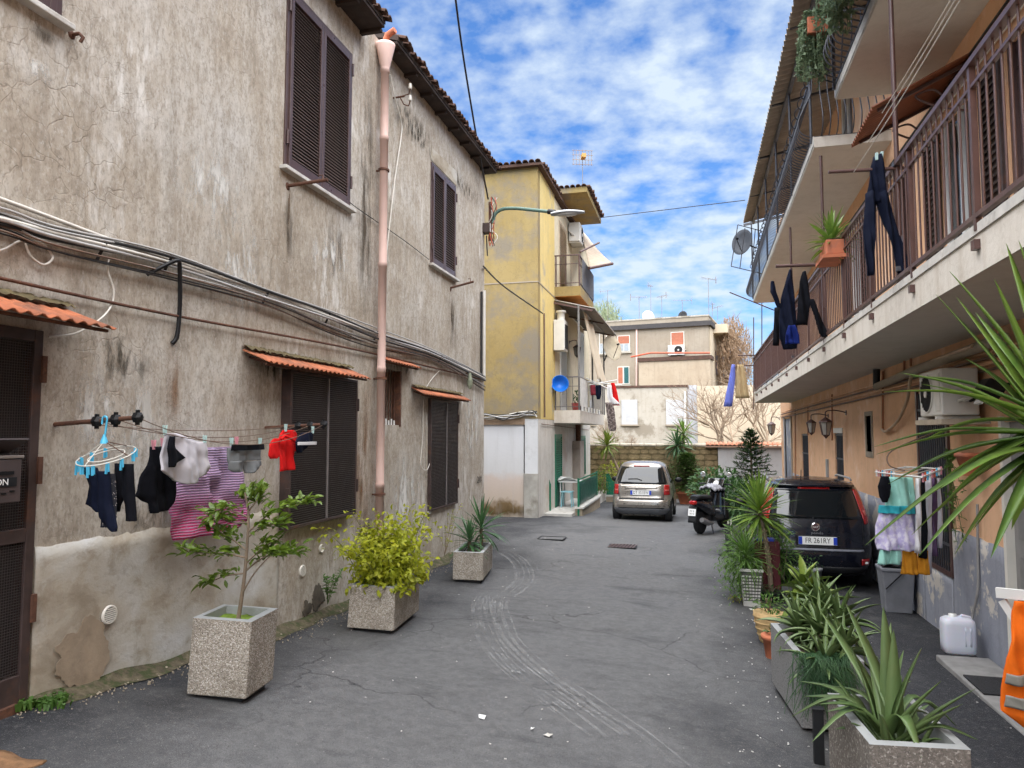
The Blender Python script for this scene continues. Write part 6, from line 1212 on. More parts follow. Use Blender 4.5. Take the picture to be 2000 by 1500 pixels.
def planter(name, label, c, rz, w_, l, h, mat, tilt=(0,0), wall=.045, taper=.0, rim_mat=None, foot=.05, soil=.10, soil_mat=None):
    """box planter: local x width, y length, origin at ground centre"""
    M = Matrix.Translation(Vector(c))@Matrix.Rotation(rz, 4, 'Z')@Matrix.Rotation(tilt[0], 4, 'Y')@Matrix.Rotation(tilt[1], 4, 'X'); t = thing(name, label, 'planter', M=M)
    MB().box((-w_/2+.04, -l/2+.04, -.08), (w_/2-.04, l/2-.04, foot)).build('base', M_black, t, True)
    a, b, i, j = w_/2, l/2, w_/2-wall, l/2-wall; q = 1-taper
    vs = [(-a*q,-b*q,foot),(a*q,-b*q,foot),(a*q,b*q,foot),(-a*q,b*q,foot),(-a,-b,h),(a,-b,h),(a,b,h),(-a,b,h)]
    MB().add(vs, [(0,3,2,1),(0,1,5,4),(1,2,6,5),(2,3,7,6),(3,0,4,7)]).build('shell', mat, t, True, bevel=.009)
    v2 = [(-a,-b,h),(a,-b,h),(a,b,h),(-a,b,h),(-i,-j,h+.004),(i,-j,h+.004),(i,j,h+.004),(-i,j,h+.004),(-i,-j,h-.25),(i,-j,h-.25),(i,j,h-.25),(-i,j,h-.25)]
    MB().add(v2, [(0,1,5,4),(1,2,6,5),(2,3,7,6),(3,0,4,7),(4,5,9,8),(5,6,10,9),(6,7,11,10),(7,4,8,11)]).build('rim', rim_mat or M_gcon, t, True)
    MB().grid(lambda u, v: (-i+2*i*u, -j+2*j*v, h-soil+.012*mnoise.noise(Vector((u*7, v*7, 1)))), 8, 8).build('soil', soil_mat or M_soil, t, True); return t, M
# three pebble-dash planters along the left wall
f1, f2 = PG(475, 1367), PG(534, 1334); c1 = PG(440, 1340); d = Vector((f2.x-f1.x, f2.y-f1.y, 0)); 
P1, M1 = planter('planter', 'tall square pebbledash planter with the small lemon tree, nearest on the left', (c1.x+.115, c1.y-.10, gz(c1.x, c1.y)-.01), R(8), .40, .40, .53, M_peb, (R(2.5), R(-1)), soil=.05, soil_mat=pm('green_moss', (.13,.20,.02), .95, .5, 25, .8, 60))
c2 = PG(745, 1222); P2, M2 = planter('planter', 'long pebbledash planter full of yellow green shrub beside the drainpipe', (c2.x-.02, c2.y+.12, gz(c2.x, c2.y)-.01), R(6), .45, .86, .45, M_peb, (R(2), R(-1)), taper=-.03)
c3 = PG(922, 1127); P3, M3 = planter('planter', 'pebbledash planter holding two yuccas, farthest along the left wall', (c3.x, c3.y+.05, gz(c3.x, c3.y)-.01), R(8), .40, .92, .41, M_peb, (R(1), 0))
# lemon tree
b = M1@Vector((0, .02, .46)); LT = thing('lemon_tree', 'young lemon tree with glossy leaves in the nearest left planter', 'tree', b); cam_w = lambda px, py: PY(px, py, b.y)
tk = [b, cam_w(470, 1180), cam_w(478, 1120), cam_w(483, 1060), cam_w(485, 1000), cam_w(478, 962)]; MB().tube(cat(tk, 5), [.016-.010*k/25 for k in range(26)], 7).build('trunk', M_bark, LT)
pts = []; rr = random.Random(31)
brs = [((483,1090),(455,1080),(420,1075),(393,1070)), ((482,1075),(450,1050),(415,1030)), ((476,1120),(440,1125),(405,1140)), ((484,1040),(520,1005),(560,990),(588,985)), ((484,1050),(510,1030),(545,1022)), ((480,1115),(510,1090),(545,1080),(575,1078)), ((484,1010),(455,995),(430,1010)), ((484,1000),(500,975),(495,960)), ((485,1020),(450,1020),(410,1000)), ((479,970),(470,965),(462,975)), ((481,1100),(515,1070),(540,1055)), ((470,1165),(500,1120),(535,1085),(560,1075))]
for i, br in enumerate(brs):
    dy = rr.uniform(-.22, .22); P = [cam_w(*q)+Vector((0, dy*k/len(br), 0)) for k, q in enumerate(br)]; P = cat(P, 5); MB().tube(P, [.007*(1-.75*k/len(P)) for k in range(len(P))], 5).build('branch', M_bark, LT)
    for k in range(3, len(P)):
        for _ in range(6 if i != 11 or k > 9 else 0): pts.append((P[k]+Vector((rr.uniform(-.03, .03), rr.uniform(-.07, .07), rr.uniform(-.02, .04))), (P[k]-P[k-1]).normalized()+Vector((rr.uniform(-1, 1), rr.uniform(-1, 1), rr.uniform(-.3, .6)))))
rr.shuffle(pts); scatter_leaves(LT, pts, L_lem, .078, 5, droop=.7, up=.15)
# yellow-green shrub
b = M2@Vector((0, 0, .36)); YS = thing('yellow_green_shrub', 'bushy yellow green shrub overflowing the middle left planter', 'shrub', b); pts = []; rr = random.Random(33)
for i in range(48):
    a = rr.random()*6.28; sp = rr.uniform(.1, .52); hgt = rr.uniform(.35, .62)+(.28 if i % 5 == 0 else 0)*(1-sp); o_ = M2@Vector((rr.uniform(-.17, .17), rr.uniform(-.34, .34), .34)); top = o_+Vector((math.cos(a)*sp*.8, math.sin(a)*sp, hgt))
    P = cat([o_, o_.lerp(top, .5)+Vector((0, 0, .10)), top], 6); MB().tube(P, [.005*(1-.6*k/len(P)) for k in range(len(P))], 4).build('stem', pm('green_stem', (.16,.18,.04), .7), YS)
    for k in range(3, len(P)): 
        for _ in range(5): pts.append((P[k]+Vector((rr.gauss(0, .05), rr.gauss(0, .05), rr.gauss(0, .04))), (rr.uniform(-1, 1), rr.uniform(-1, 1), rr.uniform(-.6, .4))))
for i in range(1700): 
    q = M2@Vector((rr.uniform(-.27, .34), rr.uniform(-.46, .44), .40+abs(rr.gauss(0, .19))*(1-.2*rr.random()))); pts.append((q, (rr.uniform(-1, 1), rr.uniform(-1, 1), rr.uniform(-.8, .2))))
rr.shuffle(pts); scatter_leaves(YS, pts, L_yel, .062, 6, up=-.1, wf=.62, droop=.6)
m = MB()
for i in range(500): 
    q = M2@Vector((rr.uniform(-.21, .21), rr.uniform(-.40, .40), .35+rr.uniform(0, .12))); e = [Vector((rr.uniform(-.03, .03), rr.uniform(-.03, .03), rr.uniform(-.015, .02))) for _ in range(2)]; m.add([q, q+e[0], q+e[1]], [(0,1,2)])
stuff(m.build('undergrowth', L_grn, YS))
# two yuccas in planter 3
for i, (px, py, L, lb) in enumerate(((915, 1040, .42, 'shorter left yucca in the farthest left planter'), (938, 1015, .48, 'taller right yucca in the farthest left planter'))):
    b = M3@Vector((-.06+.13*i, -.12+.26*i, .30)); top = PY(px+2, py+18, b.y); t = thing('yucca', lb, 'yucca', b); MB().tube([b, b.lerp(top, .5)+Vector((.01, 0, 0)), top], [.03, .027, .024], 8).build('trunk', M_bark, t); rosette(t, top, 46, L, .038, L_yuc2, (-35, 82), (.15, .75), 50+i)
# weeds at wall foot
def tuft(label, c, n, h, mat, seed, spread=.1, w_=.012):
    t = thing('weed', label, 'weed', c); rr = random.Random(seed); m = MB()
    for i in range(n):
        a = rr.random()*6.28; p = Vector(c)+Vector((rr.gauss(0, spread), rr.gauss(0, spread), 0)); q = p+Vector((math.cos(a)*h*.4, math.sin(a)*h*.4, h*rr.uniform(.5, 1))); s_ = Vector((-math.sin(a), math.cos(a), 0))*w_
        m.add([p-s_*.4, p+s_*.4, p.lerp(q, .6)+s_+Vector((0, 0, .02)), q, p.lerp(q, .6)-s_+Vector((0, 0, .02))], [(0,1,2,4), (4,2,3)])
    stuff(m.build('blades', mat, t)); return t
tuft('green weed clump at the wall foot beside the mesh door', lw(95, 1378, LX+.10), 130, .05, L_grn, 1, .05); tuft('weed tuft at the hinge side of the mesh door', lw(47, 1385, LX+.06), 40, .06, L_grn, 2, .025)
b = lw(640, 1180, LX+.12); t = thing('wall_weed', 'tall leafy weed growing by the hole in the left wall', 'weed', b); rr = random.Random(8); pts = []
for k in range(6):
    top = lw(640+rr.uniform(-12, 28), 1105+rr.uniform(0, 45), LX+.12+rr.uniform(-.05, .1)); P = cat([b, b.lerp(top, .5)+Vector((0, .02, .05)), top], 5); MB().tube(P, .003, 4).build('stem', L_grn, t)
    for q in P[3:]: pts += [(q, (rr.uniform(-1, 1), rr.uniform(-1, 1), rr.uniform(-.3, .3))) for _ in range(3)]
scatter_leaves(t, pts, L_grn, .05, 9, wf=.4)
b = lw(868, 1085, LX+.2); t = thing('wall_weed', 'pale dry bramble at the wall foot behind the middle planter', 'weed', b); pts = []
for k in range(9):
    top = b+Vector((rr.uniform(-.05, .25), rr.uniform(-.5, .3), rr.uniform(.15, .75))); P = cat([b, b.lerp(top, .5)+Vector((0, .05, .1)), top], 5); MB().tube(P, .003, 4).build('stem', M_twig, t)
    for q in P[3:]: pts += [(q, (rr.uniform(-1, 1), rr.uniform(-1, 1), 0)) for _ in range(2)]
scatter_leaves(t, pts, L_yel, .04, 10)

# ------------------------------------------------------------------ right side pots and planters
# aloe planter (front right): rim corners measured in the photo
zr_ = gz(1.0, 4)+.58
r1, r2, r3 = PZ(1705, 1452, zr_), PZ(1902, 1463, zr_), PZ(1610, 1358, zr_); cw = (r2-r1).length; cl_ = (r3-r1).length; az_ = math.atan2((r2-r1).y, (r2-r1).x)
cc = (r2+r3)/2; P4, M4 = planter('planter', 'grey pebbledash trough with the big aloe at the lower right corner', (cc.x, cc.y, gz(cc.x, cc.y)), az_, cw, cl_+.05, .58, pm('dark_pebbledash', (.17,.15,.13), .9, .5, 90, .6, 90, col2=(.40,.37,.33), c2=(.55,.62)), soil=.13)
zq = gz(1.0, 5.6)+.52; s1_, s2_ = PZ(1513, 1228, zq), PZ(1560, 1272, zq); s3_ = PZ(1660, 1272, zq); cc = (s1_+s3_)/2; wq = max(.42, (s3_-s2_).length); az2 = math.atan2((s3_-s2_).y, (s3_-s2_).x)
P5, M5 = planter('planter', 'grey trough of aloe and succulents behind the front planter', (cc.x+.02, cc.y, gz(cc.x, cc.y)), az_, wq, .95, .52, pm('grey_pebbledash', (.24,.24,.24), .9, .4, 90, .6, 90, col2=(.13,.13,.13), c2=(.55,.62)), soil=.05)
# big aloe: leaves along measured tips
def tipleaf(parent, base, tip, w_, arch, mat, name='leaf', thick=.012, n=10, fold=.45):
    base, tip = Vector(base), Vector(tip); mid = base.lerp(tip, .55)+Vector(arch); P = cat([base, mid, tip], n//2); m = MB(); vs = []; N = len(P); side = (tip-base).cross(Vector((0,0,1)))
    if side.length < .05: side = Vector((1,0,0))
    side.normalize()
    for i, p in enumerate(P):
        t = i/(N-1); tn = (P[min(i+1, N-1)]-P[max(i-1, 0)]).normalized(); up_ = side.cross(tn).normalized(); wd = w_*(.75+.25*min(1, t*4))*(1-t**1.6)+.001; vs += [p-side*wd/2+up_*wd*fold*.5, p, p+side*wd/2+up_*wd*fold*.5, p-up_*(thick*(1-t)+.001)]
    fs = []
    for i in range(N-1): a, b_ = i*4, i*4+4; fs += [(a, a+1, b_+1, b_), (a+1, a+2, b_+2, b_+1), (a+2, a+3, b_+3, b_+2), (a+3, a, b_, b_+3)]
    return fixn(m.add(vs, fs, True).build(name, mat, parent))
AL = thing('aloe', 'large grey green aloe with arching spiny leaves in the front right trough', 'aloe', M4@Vector((0, 0, .45))); ab = M4@Vector((.0, .02, .44))
A_ = [(1560, 1330, .3, .06), (1600, 1375, -.15, .06), (1880, 1375, -.25, .055), (1660, 1260, .05, .06), (1780, 1330, .25, .05), (1845, 1400, .15, .05), (1585, 1450, -.25, .05), (1740, 1215, .25, .07), (1725, 1185, .1, .085), (1745, 1230, 0, .075), (1650, 1175, .25, .075), (1600, 1190, .45, .07), (1800, 1265, -.05, .06), (1765, 1270, .15, .05), (1838, 1330, -.2, .05), (1905, 1345, -.15, .05), (1910, 1445, -.2, .05), (1570, 1360, .1, .075), (1545, 1400, .0, .06), (1615, 1390, -.1, .05), (1690, 1240, .2, .08), (1870, 1420, .05, .04), (1800, 1480, -.35, .07), (1700, 1290, .35, .06), (1815, 1395, .1, .045), (1630, 1340, .35, .05)]
for i, (px, py, dy, wd) in enumerate(A_):
    tip = PY(px, py, ab.y+dy); h_ = tip.z-ab.z; ar = (0, 0, .10 if h_ < .25 else .02); tipleaf(AL, ab+Vector((rnd.uniform(-.05, .05), rnd.uniform(-.05, .05), 0)), tip, wd*1.35, ((tip.x-ab.x)*-.08, 0, .16 if h_ < .12 else (.08 if h_ < .3 else .0)), L_aloe)
for i in range(12): a = i*.53; tipleaf(AL, ab+Vector((math.cos(a)*.1, math.sin(a)*.16, -.02)), ab+Vector((math.cos(a)*.26, math.sin(a)*.34, .06+.10*(i % 3))), .05, (0, 0, .04), L_aloe)
# succulents in the second trough: climbing aloe heads on stems
for j, (px, py, L, lb, mt, yy) in enumerate(((1600, 1235, .30, 'upright aloe head at the left of the second trough', L_aloe, -.1), (1640, 1215, .34, 'tall spiky aloe head at the right of the second trough', L_aloe, .15), (1575, 1175, .26, 'broad yellow green succulent at the far end of the second trough', L_suc, .38), (1612, 1300, .30, 'drooping aloe head hanging over the near end of the second trough', L_aloe, -.42), (1570, 1150, .24, 'small bright aloe head behind the succulent', L_suc, .45), (1560, 1225, .28, 'spiky aloe head leaning over the left edge of the second trough', L_aloe, .1), (1650, 1270, .30, 'aloe head on a bare stem at the right of the second trough', L_aloe, -.25), (1600, 1185, .28, 'aloe head in the middle of the far half of the second trough', L_aloe, .25))):
    top = PY(px, py, cc.y+yy); bb_ = Vector((top.x, top.y, zq-.04)); t = thing('aloe', lb, 'aloe', bb_)
    if top.z-bb_.z > .03: MB().tube([bb_, top], .014, 6).build('stem', M_bark, t)
    rosette(t, top, 34 if mt is L_aloe else 20, L*1.1, .036 if mt is L_aloe else .085, mt, (-30, 70), (.2, 1.5), 70+j, fold=.4, thick=.012)
m = MB(); rr = random.Random(3); t = thing('trailing_plant', 'fine thread like blue green foliage trailing over the second trough', 'plant', M5@Vector((0, -.4, .5)))
for i in range(260):
    p = M5@Vector((rr.uniform(-.2, .1), -.46+rr.uniform(-.05, .1), .5)); P = cat([p, p+Vector((rr.uniform(-.08, .08), -.08, .05)), p+Vector((rr.uniform(-.15, .15), -.15, -rr.uniform(.02, .35)))], 3); m.tube(P, .0022, 3, False)
stuff(m.build('threads', L_yuc2, t))
p = PG(1600, 1490); bp = thing('black_post', 'short black square post standing between the two right troughs', 'post', p); ptop = PY(1592, 1385, p.y).z; MB().box((p.x-.03, p.y-.025, p.z-.05), (p.x+.03, p.y+.025, ptop)).build('post', M_trim, bp, bevel=.004); MB().box((p.x-.036, p.y-.031, ptop), (p.x+.036, p.y+.031, ptop+.012)).build('cap', M_black, bp, bevel=.003)
# round pots
def pot(name, label, c, prof, mat, soil_z=None, rings=None, n=24):
    t = thing(name, label, 'pot', c); MB().lathe(prof, c, n).build('body', mat, t); r_ = prof[-1][0]
    MB().lathe([(r_*.97, (soil_z or prof[-1][1]*.9)), (.0, (soil_z or prof[-1][1]*.9)+.01)], c, n).build('soil', M_soil, t)
    for (z, rr_, tt) in rings or []: MB().lathe([(rr_-.004, z-tt), (rr_+.008, z), (rr_-.004, z+tt)], c, n).build('moulding', mat, t)
    return t
def bush(label, name, c, rad, h, n, size, mat, seed, cap=120, wf=.45, stem=True, cat_='plant'):
    t = thing(name, label, cat_, c); rr = random.Random(seed); pts = []; c = Vector(c)
    for i in range(n):
        d = Vector((rr.gauss(0, 1), rr.gauss(0, 1), rr.gauss(0, 1))).normalized()*rr.random()**.4; p = c+Vector((d.x*rad, d.y*rad, h*.5+d.z*h*.5)); pts.append((p, d+Vector((0, 0, -.1))))
    for i in range(6): d = Vector((rr.uniform(-.6, .6)*rad, rr.uniform(-.6, .6)*rad, h*.8)); MB().tube([c-Vector((0, 0, .03)), c+d*.5, c+d], .004, 4).build('stem', M_bark, t)
    scatter_leaves(t, pts, mat, size, seed+1, cap=cap, wf=wf, up=.05); return t
M_bei = pm('banded_beige_clay', (.52,.36,.17), .8, .2, 8, .2, 50, col2=(.36,.22,.10))
q = PG(1500, 1262); pot('flower_pot', 'beige clay pot with ribbed bands right of the asphalt edge', (q.x+.03, q.y+.16, q.z+.0), [(.09, 0), (.10, .02), (.14, .20), (.155, .30), (.15, .30)], M_bei, .27, [(.08, .115, .012), (.14, .13, .012), (.20, .143, .012), (.26, .152, .012)])
bush('soft green herb growing in the beige ribbed pot', 'herb', (q.x+.03, q.y+.16, q.z+.27), .15, .20, 160, .05, L_grn, 41)
q2 = PG(1507, 1285); pot('flower_pot', 'small terracotta pot half hidden beside the grey trough', (q2.x+.02, q2.y+.02, q2.z), [(.07, 0), (.095, .17), (.11, .17), (.11, .21), (.095, .21)], M_terra, .18)
bush('dark leafy seedling in the small terracotta pot', 'seedling', (q2.x+.02, q2.y+.02, q2.z+.18), .08, .10, 40, .05, L_drk, 43)
q3 = PG(1468, 1182); t = thing('flower_pot', 'tall square white basket weave pot under trailing grass', 'pot', q3); hb = PY(1468, 1108, q3.y).z-q3.z; wv = .13
MB().add([(q3.x-.09, q3.y-.09, q3.z), (q3.x+.09, q3.y-.09, q3.z), (q3.x+.09, q3.y+.09, q3.z), (q3.x-.09, q3.y+.09, q3.z), (q3.x-wv, q3.y-wv, q3.z+hb), (q3.x+wv, q3.y-wv, q3.z+hb), (q3.x+wv, q3.y+wv, q3.z+hb), (q3.x-wv, q3.y+wv, q3.z+hb)], [(0,3,2,1),(0,1,5,4),(1,2,6,5),(2,3,7,6),(3,0,4,7),(4,5,6,7)]).build('body', pm('grey_weave_gap', (.10,.10,.09), .8), t)
M_wv = pm('white_weave', (.55,.54,.50), .6)
for r_ in range(9):
    z = hb*(.12+.085*r_); ww = .09+(wv-.09)*z/hb
    for k in range(6): 
        x = -ww+2*ww*(k+.5)/6; MB().box((q3.x+x-ww/8, q3.y-ww-.006, q3.z+z-.011), (q3.x+x+ww/8, q3.y-ww+.01, q3.z+z+.011)).build('weave_block', M_wv, t)
        MB().box((q3.x-ww-.006, q3.y+x-ww/8, q3.z+z-.011), (q3.x-ww+.01, q3.y+x+ww/8, q3.z+z+.011)).build('weave_block', M_wv, t)
MB().box((q3.x-wv-.01, q3.y-wv-.01, q3.z+hb*.93), (q3.x+wv+.01, q3.y+wv+.01, q3.z+hb)).build('rim', M_wv, t); MB().box((q3.x-.1, q3.y-.1, q3.z-.02), (q3.x+.1, q3.y+.1, q3.z+.07)).build('foot', M_wv, t)
gp_ = thing('trailing_grass', 'dense green grassy plant spilling from the white basket pot', 'plant', q3+Vector((0, 0, hb))); rosette(gp_, q3+Vector((-.06, .05, hb+.08)), 240, .46, .016, L_grn, (-60, 75), (.5, 2.0), 90, spread=.12, joined=True); 
pts = []; rr = random.Random(77)
for i in range(800): pts.append((q3+Vector((-.16+rr.gauss(0, .13), .1+rr.gauss(0, .25), rr.uniform(.12, hb+.22))), (rr.uniform(-1, 1), rr.uniform(-1, 1), rr.uniform(-.8, .3))))
scatter_leaves(gp_, pts, L_grn, .07, 78, cap=0, wf=.22)
bush('small yellow flowering weed on the ground before the basket pot', 'ground_weed', PG(1440, 1175), .10, .09, 70, .035, L_yel, 44)
q4 = PG(1500, 1180); mb = thing('maroon_box', 'maroon sheet metal cabinet standing among the pots', 'cabinet', (q4.x+.05, q4.y+.4, q4.z)); yq = q4.y+.4; x0, x1 = PY(1474, 1100, yq).x, PY(1524, 1100, yq).x; z1_ = PY(1500, 1060, yq).z; M_mar = pm('maroon_paint', (.085,.012,.016), .45)
MB().box((x0+.10, yq, q4.z-.03), (x1, yq+.3, z1_)).build('cabinet', M_mar, mb, bevel=.006); MB().box((x0, yq-.012, PY(1500, 1092, yq).z), (x0+.30, yq-.001, z1_+.02)).build('flap', M_mar, mb, bevel=.003); MB().box((x0+.03, yq-.02, z1_+.021), (x0+.26, yq+.16, z1_+.05)).build('blue_label', M_pblue, mb)
# thin yucca standing before the dark car
q5 = PG(1507, 1172); YU = thing('yucca', 'slim yucca with scaly trunk and star shaped crown before the dark car', 'yucca', q5); yq = q5.y; top = PY(1483, 1000, yq); tr = cat([q5, PY(1503, 1110, yq), PY(1494, 1050, yq), top], 7); MB().tube(tr, [.035-.008*k/len(tr) for k in range(len(tr))], 10).build('trunk', M_bark, YU)
for k in range(60): 
    p = tr[6+int(k/60*(len(tr)-8))]; a = k*2.4; d = Vector((math.cos(a), math.sin(a), .3)); MB().obox(p+d*.035+Vector((0, 0, rnd.uniform(-.03, .03))), (.010, .028, .012), Vector((0,0,1)).rotation_difference(d).to_matrix()).build('leaf_scar', pm('pale_leaf_scar', (.34,.24,.15), .9), YU)
rosette(YU, top, 95, .60, .046, L_yuc, (-32, 86), (.05, .6), 95, spread=.09)
rosette(YU, top+Vector((0, 0, -.08)), 12, .55, .042, L_yuc3, (-50, -5), (.2, .8), 96)
pot('flower_pot', 'low dark pot at the foot of the slim yucca', (q5.x, q5.y, q5.z), [(.13, 0), (.16, .10), (.165, .12), (.15, .12)], M_trim, .10); bush('low dark green cover plant around the slim yucca foot', 'cover_plant', (q5.x-.05, q5.y-.12, q5.z+.05), .18, .16, 150, .05, L_drk, 45)
q6 = PG(1580, 1140); pot('flower_pot', 'grey pot in the shade behind the dark car bumper', (q6.x-.05, q6.y-.3, q6.z), [(.15, 0), (.19, .26), (.2, .26), (.2, .30), (.18, .30)], M_gcon, .26); bush('small dark shrub in the grey pot at the dark car bumper', 'shrub', (q6.x-.05, q6.y-.3, q6.z+.26), .2, .28, 200, .05, L_drk, 46)
bush('grassy plant left of the dark car between pots', 'shrub', (q5.x+.18, q5.y+.25, q5.z+.25), .22, .5, 260, .09, L_grn, 48, wf=.16)
q7 = PG(1418, 1085); t = thing('folded_sign', 'black folding board standing at the asphalt edge by the pots', 'board', q7); MB().bar(q7+Vector((.05, 0, 0)), PY(1412, 1030, q7.y)+Vector((.08, .1, .05)), .10, .03, (0,1,0)).build('panel', M_black, t); MB().bar(q7+Vector((-.12, -.05, .01)), q7+Vector((.05, .05, .10)), .05, .02).build('foot', M_black, t)
t = thing('garden_stake', 'pale bamboo stake frame beside the scooter front', 'stake', PG(1428, 1080)); MB().tube([PG(1428, 1080), PY(1428, 1015, PG(1428, 1080).y)], .012, 6).build('stake', M_gvent, t); MB().tube([PG(1422, 1080), PY(1422, 1018, PG(1422, 1080).y)], .010, 6).build('stake', M_gvent, t)
b = Vector((PY(1522, 1100, 10.6).x, 10.6, gz(1.2, 10.6))); bush('leafy green shrub between the slim yucca and the dark car plate', 'shrub', b+Vector((0, 0, .12)), .20, .85, 420, .10, L_grn, 147, cap=150, wf=.3); b = Vector((PY(1455, 1080, 10.4).x, 10.4, gz(.8, 10.4))); bush('bushy green plant rising behind the white basket pot', 'shrub', b+Vector((0, 0, .1)), .28, .95, 600, .10, L_grn, 148, cap=150, wf=.28)
# large foreground yucca at the right edge
fy = 3.05; FC = PY(2075, 850, fy); FY = thing('yucca', 'huge foreground yucca whose sword leaves reach in from the right edge', 'yucca', (FC.x, FC.y, gz(FC.x, FC.y)))
MB().tube([(FC.x, FC.y, gz(FC.x, FC.y)), (FC.x+.02, FC.y, .6), FC], [.06, .055, .045], 10).build('trunk', M_bark, FY); pot('flower_pot', 'terracotta pot of the huge foreground yucca just outside the right edge', (FC.x, FC.y, gz(FC.x, FC.y)), [(.17, 0), (.21, .28), (.23, .28), (.23, .34), (.2, .34)], M_terra, .30)
F_ = [(1965, 475, .25), (1855, 530, .1), (1828, 575, .2), (1942, 545, -.1), (1868, 580, .35), (1885, 700, .2), (1760, 728, .0), (1775, 735, .2), (1800, 750, .3), (1728, 765, -.1), (1708, 872, .0), (1712, 887, .15), (1800, 905, .3), (1735, 945, .1), (1690, 1065, -.1), (1780, 1045, .2), (1795, 1085, -.2), (1865, 1082, .0), (1935, 1090, -.25), (1900, 1035, .2), (1830, 1000, .35), (1990, 470, .0), (1805, 860, .45), (1835, 955, -.3), (1760, 1010, .25), (1905, 610, .5)]
for i, (px, py, dy) in enumerate(F_):
    tip = PY(px, py, fy+dy); tipleaf(FY, FC+Vector((rnd.uniform(-.03, .03), rnd.uniform(-.03, .03), rnd.uniform(-.06, .06))), tip, rnd.uniform(.062, .082), (0, 0, .015 if py < 700 else .045), L_yuc, thick=.004, fold=.35)
rosette(FY, FC, 34, .66, .07, L_yuc, (-40, 85), (.1, .5), 99, az=(-100, 100))
# far shrubs and trees at the end of the street
def conifer(label, name, base, top, rad, n, seed, mat, dens=30, taper=1.0, needle=.05):
    t = thing(name, label, 'tree' if top.z-base.z > 1.6 else 'shrub', base); rr = random.Random(seed); H = top.z-base.z; MB().tube([base, base.lerp(top, .5), top], [.05, .035, .006], 7).build('trunk', M_bark, t); m = MB(); br = MB()
    for i in range(n):
        f = (i+.5)/n; z = base.z+.12*H+.86*H*f; a = i*2.39996; L = rad*(1-f)**taper*rr.uniform(.75, 1.15)+.04; o_ = base.lerp(top, .12+.86*f); e = o_+Vector((math.cos(a)*L, math.sin(a)*L, L*(-.15+.45*f))); br.tube([o_, o_.lerp(e, .6)+Vector((0, 0, -.03)), e], .006, 3, False)
        for k in range(dens):
            p = o_.lerp(e, .15+.85*(k/dens)); d = (e-o_).normalized()+Vector((rr.uniform(-.9, .9), rr.uniform(-.9, .9), rr.uniform(-.5, .5))); d.normalize(); s_ = d.cross(Vector((0, 0, 1))); s_ = s_.normalized()*needle*.34 if s_.length > .01 else Vector((needle*.16, 0, 0)); q = p+d*needle*rr.uniform(.8, 2.0); m.add([p-s_, p+s_, q], [(0,1,2)])
    stuff(br.build('branches', M_bark, t)); stuff(m.build('crown', mat, t)); return t
q = PG(1340, 984); pt_ = pot('flower_pot', 'large terracotta pot of the clipped conifer at the street end', q, [(.20, 0), (.30, .34), (.33, .34), (.33, .42), (.29, .42)], M_terra, .36)
conifer('dense rounded dwarf conifer in a terracotta pot behind the silver car', 'dwarf_conifer', q+Vector((0, 0, .35)), PY(1340, 885, q.y), .80, 220, 61, leafm('conifer_green', (.05,.10,.02), (.09,.15,.03), .2, .6, .3), 34, .55, .07)
q_ = PG(1325, 975); pot('flower_pot', 'second terracotta pot left of the clipped conifer', q_+Vector((-.25, .2, 0)), [(.16, 0), (.22, .3), (.25, .3), (.25, .36), (.22, .36)], M_terra, .3); bush('sparse shrub in the second terracotta pot beside the silver car', 'shrub', q_+Vector((-.25, .2, .3)), .2, .5, 120, .08, L_drk, 62)
b = Vector((PY(1470, 950, 22.6).x, 22.6, gz(1.5, 22.6))); conifer('open branched young fir tree in front of the white garden wall', 'fir_tree', b, PY(1465, 838, 22.6), 1.05, 110, 63, L_fir, 60, .8, .085)
b = Vector((PY(1400, 950, 22).x, 22, gz(.5, 22))); bush('broad dark leafy shrub between the scooter and the fir', 'shrub', b, .85, 1.35, 1300, .17, L_drk, 64, cap=200, wf=.4); b = Vector((PY(1445, 1000, 19.5).x, 19.5, gz(1, 19.5))); bush('dense dark shrub under the fir tree behind the scooter', 'shrub', b, .75, 1.1, 1100, .16, L_drk, 65, cap=200, wf=.35)
b = Vector((PY(1490, 950, 19).x, 19, gz(1.5, 19))); t = thing('spiky_plant', 'strappy green plant before the fir near the dark car', 'plant', b); rosette(t, b+Vector((0, 0, .35)), 40, .7, .05, L_grn, (10, 85), (.2, .8), 66)
# yuccas by the tufa wall
def far_yucca(label, px, py, base_px, Yd, L, n, mat, seed):
    top = PY(px, py, Yd); bs = PY(*base_px, Yd); t = thing('yucca', label, 'yucca', bs); MB().tube([bs, bs.lerp(top, .5), top], [.05, .045, .04], 7).build('trunk', M_twig, t); rosette(t, top, n, L, .07, mat, (-50, 85), (.2, .9), seed)
far_yucca('leaning yellow green yucca by the yellow house at the tufa wall', 1186, 870, (1222, 948), 25.8, .72, 60, L_yuc3, 67); far_yucca('dark yucca hanging over the tufa wall behind the conifer', 1322, 870, (1330, 940), 27.0, .80, 70, L_yuc2, 68); far_yucca('second yucca head beside the dark one on the tufa wall', 1335, 848, (1332, 940), 27.3, .75, 50, L_yuc, 69)
bush('yellowish climbing bush at the foot of the tufa wall', 'bush', Vector((PY(1200, 930, 26.6).x, 26.6, -.5)), .7, 1.1, 500, .10, L_yel, 71, cap=100); bush('green bush in the terrace corner of the yellow house', 'bush', Vector((PY(1172, 930, 25.5).x, 25.5, -.5)), .45, .8, 400, .10, L_grn, 72, cap=100)
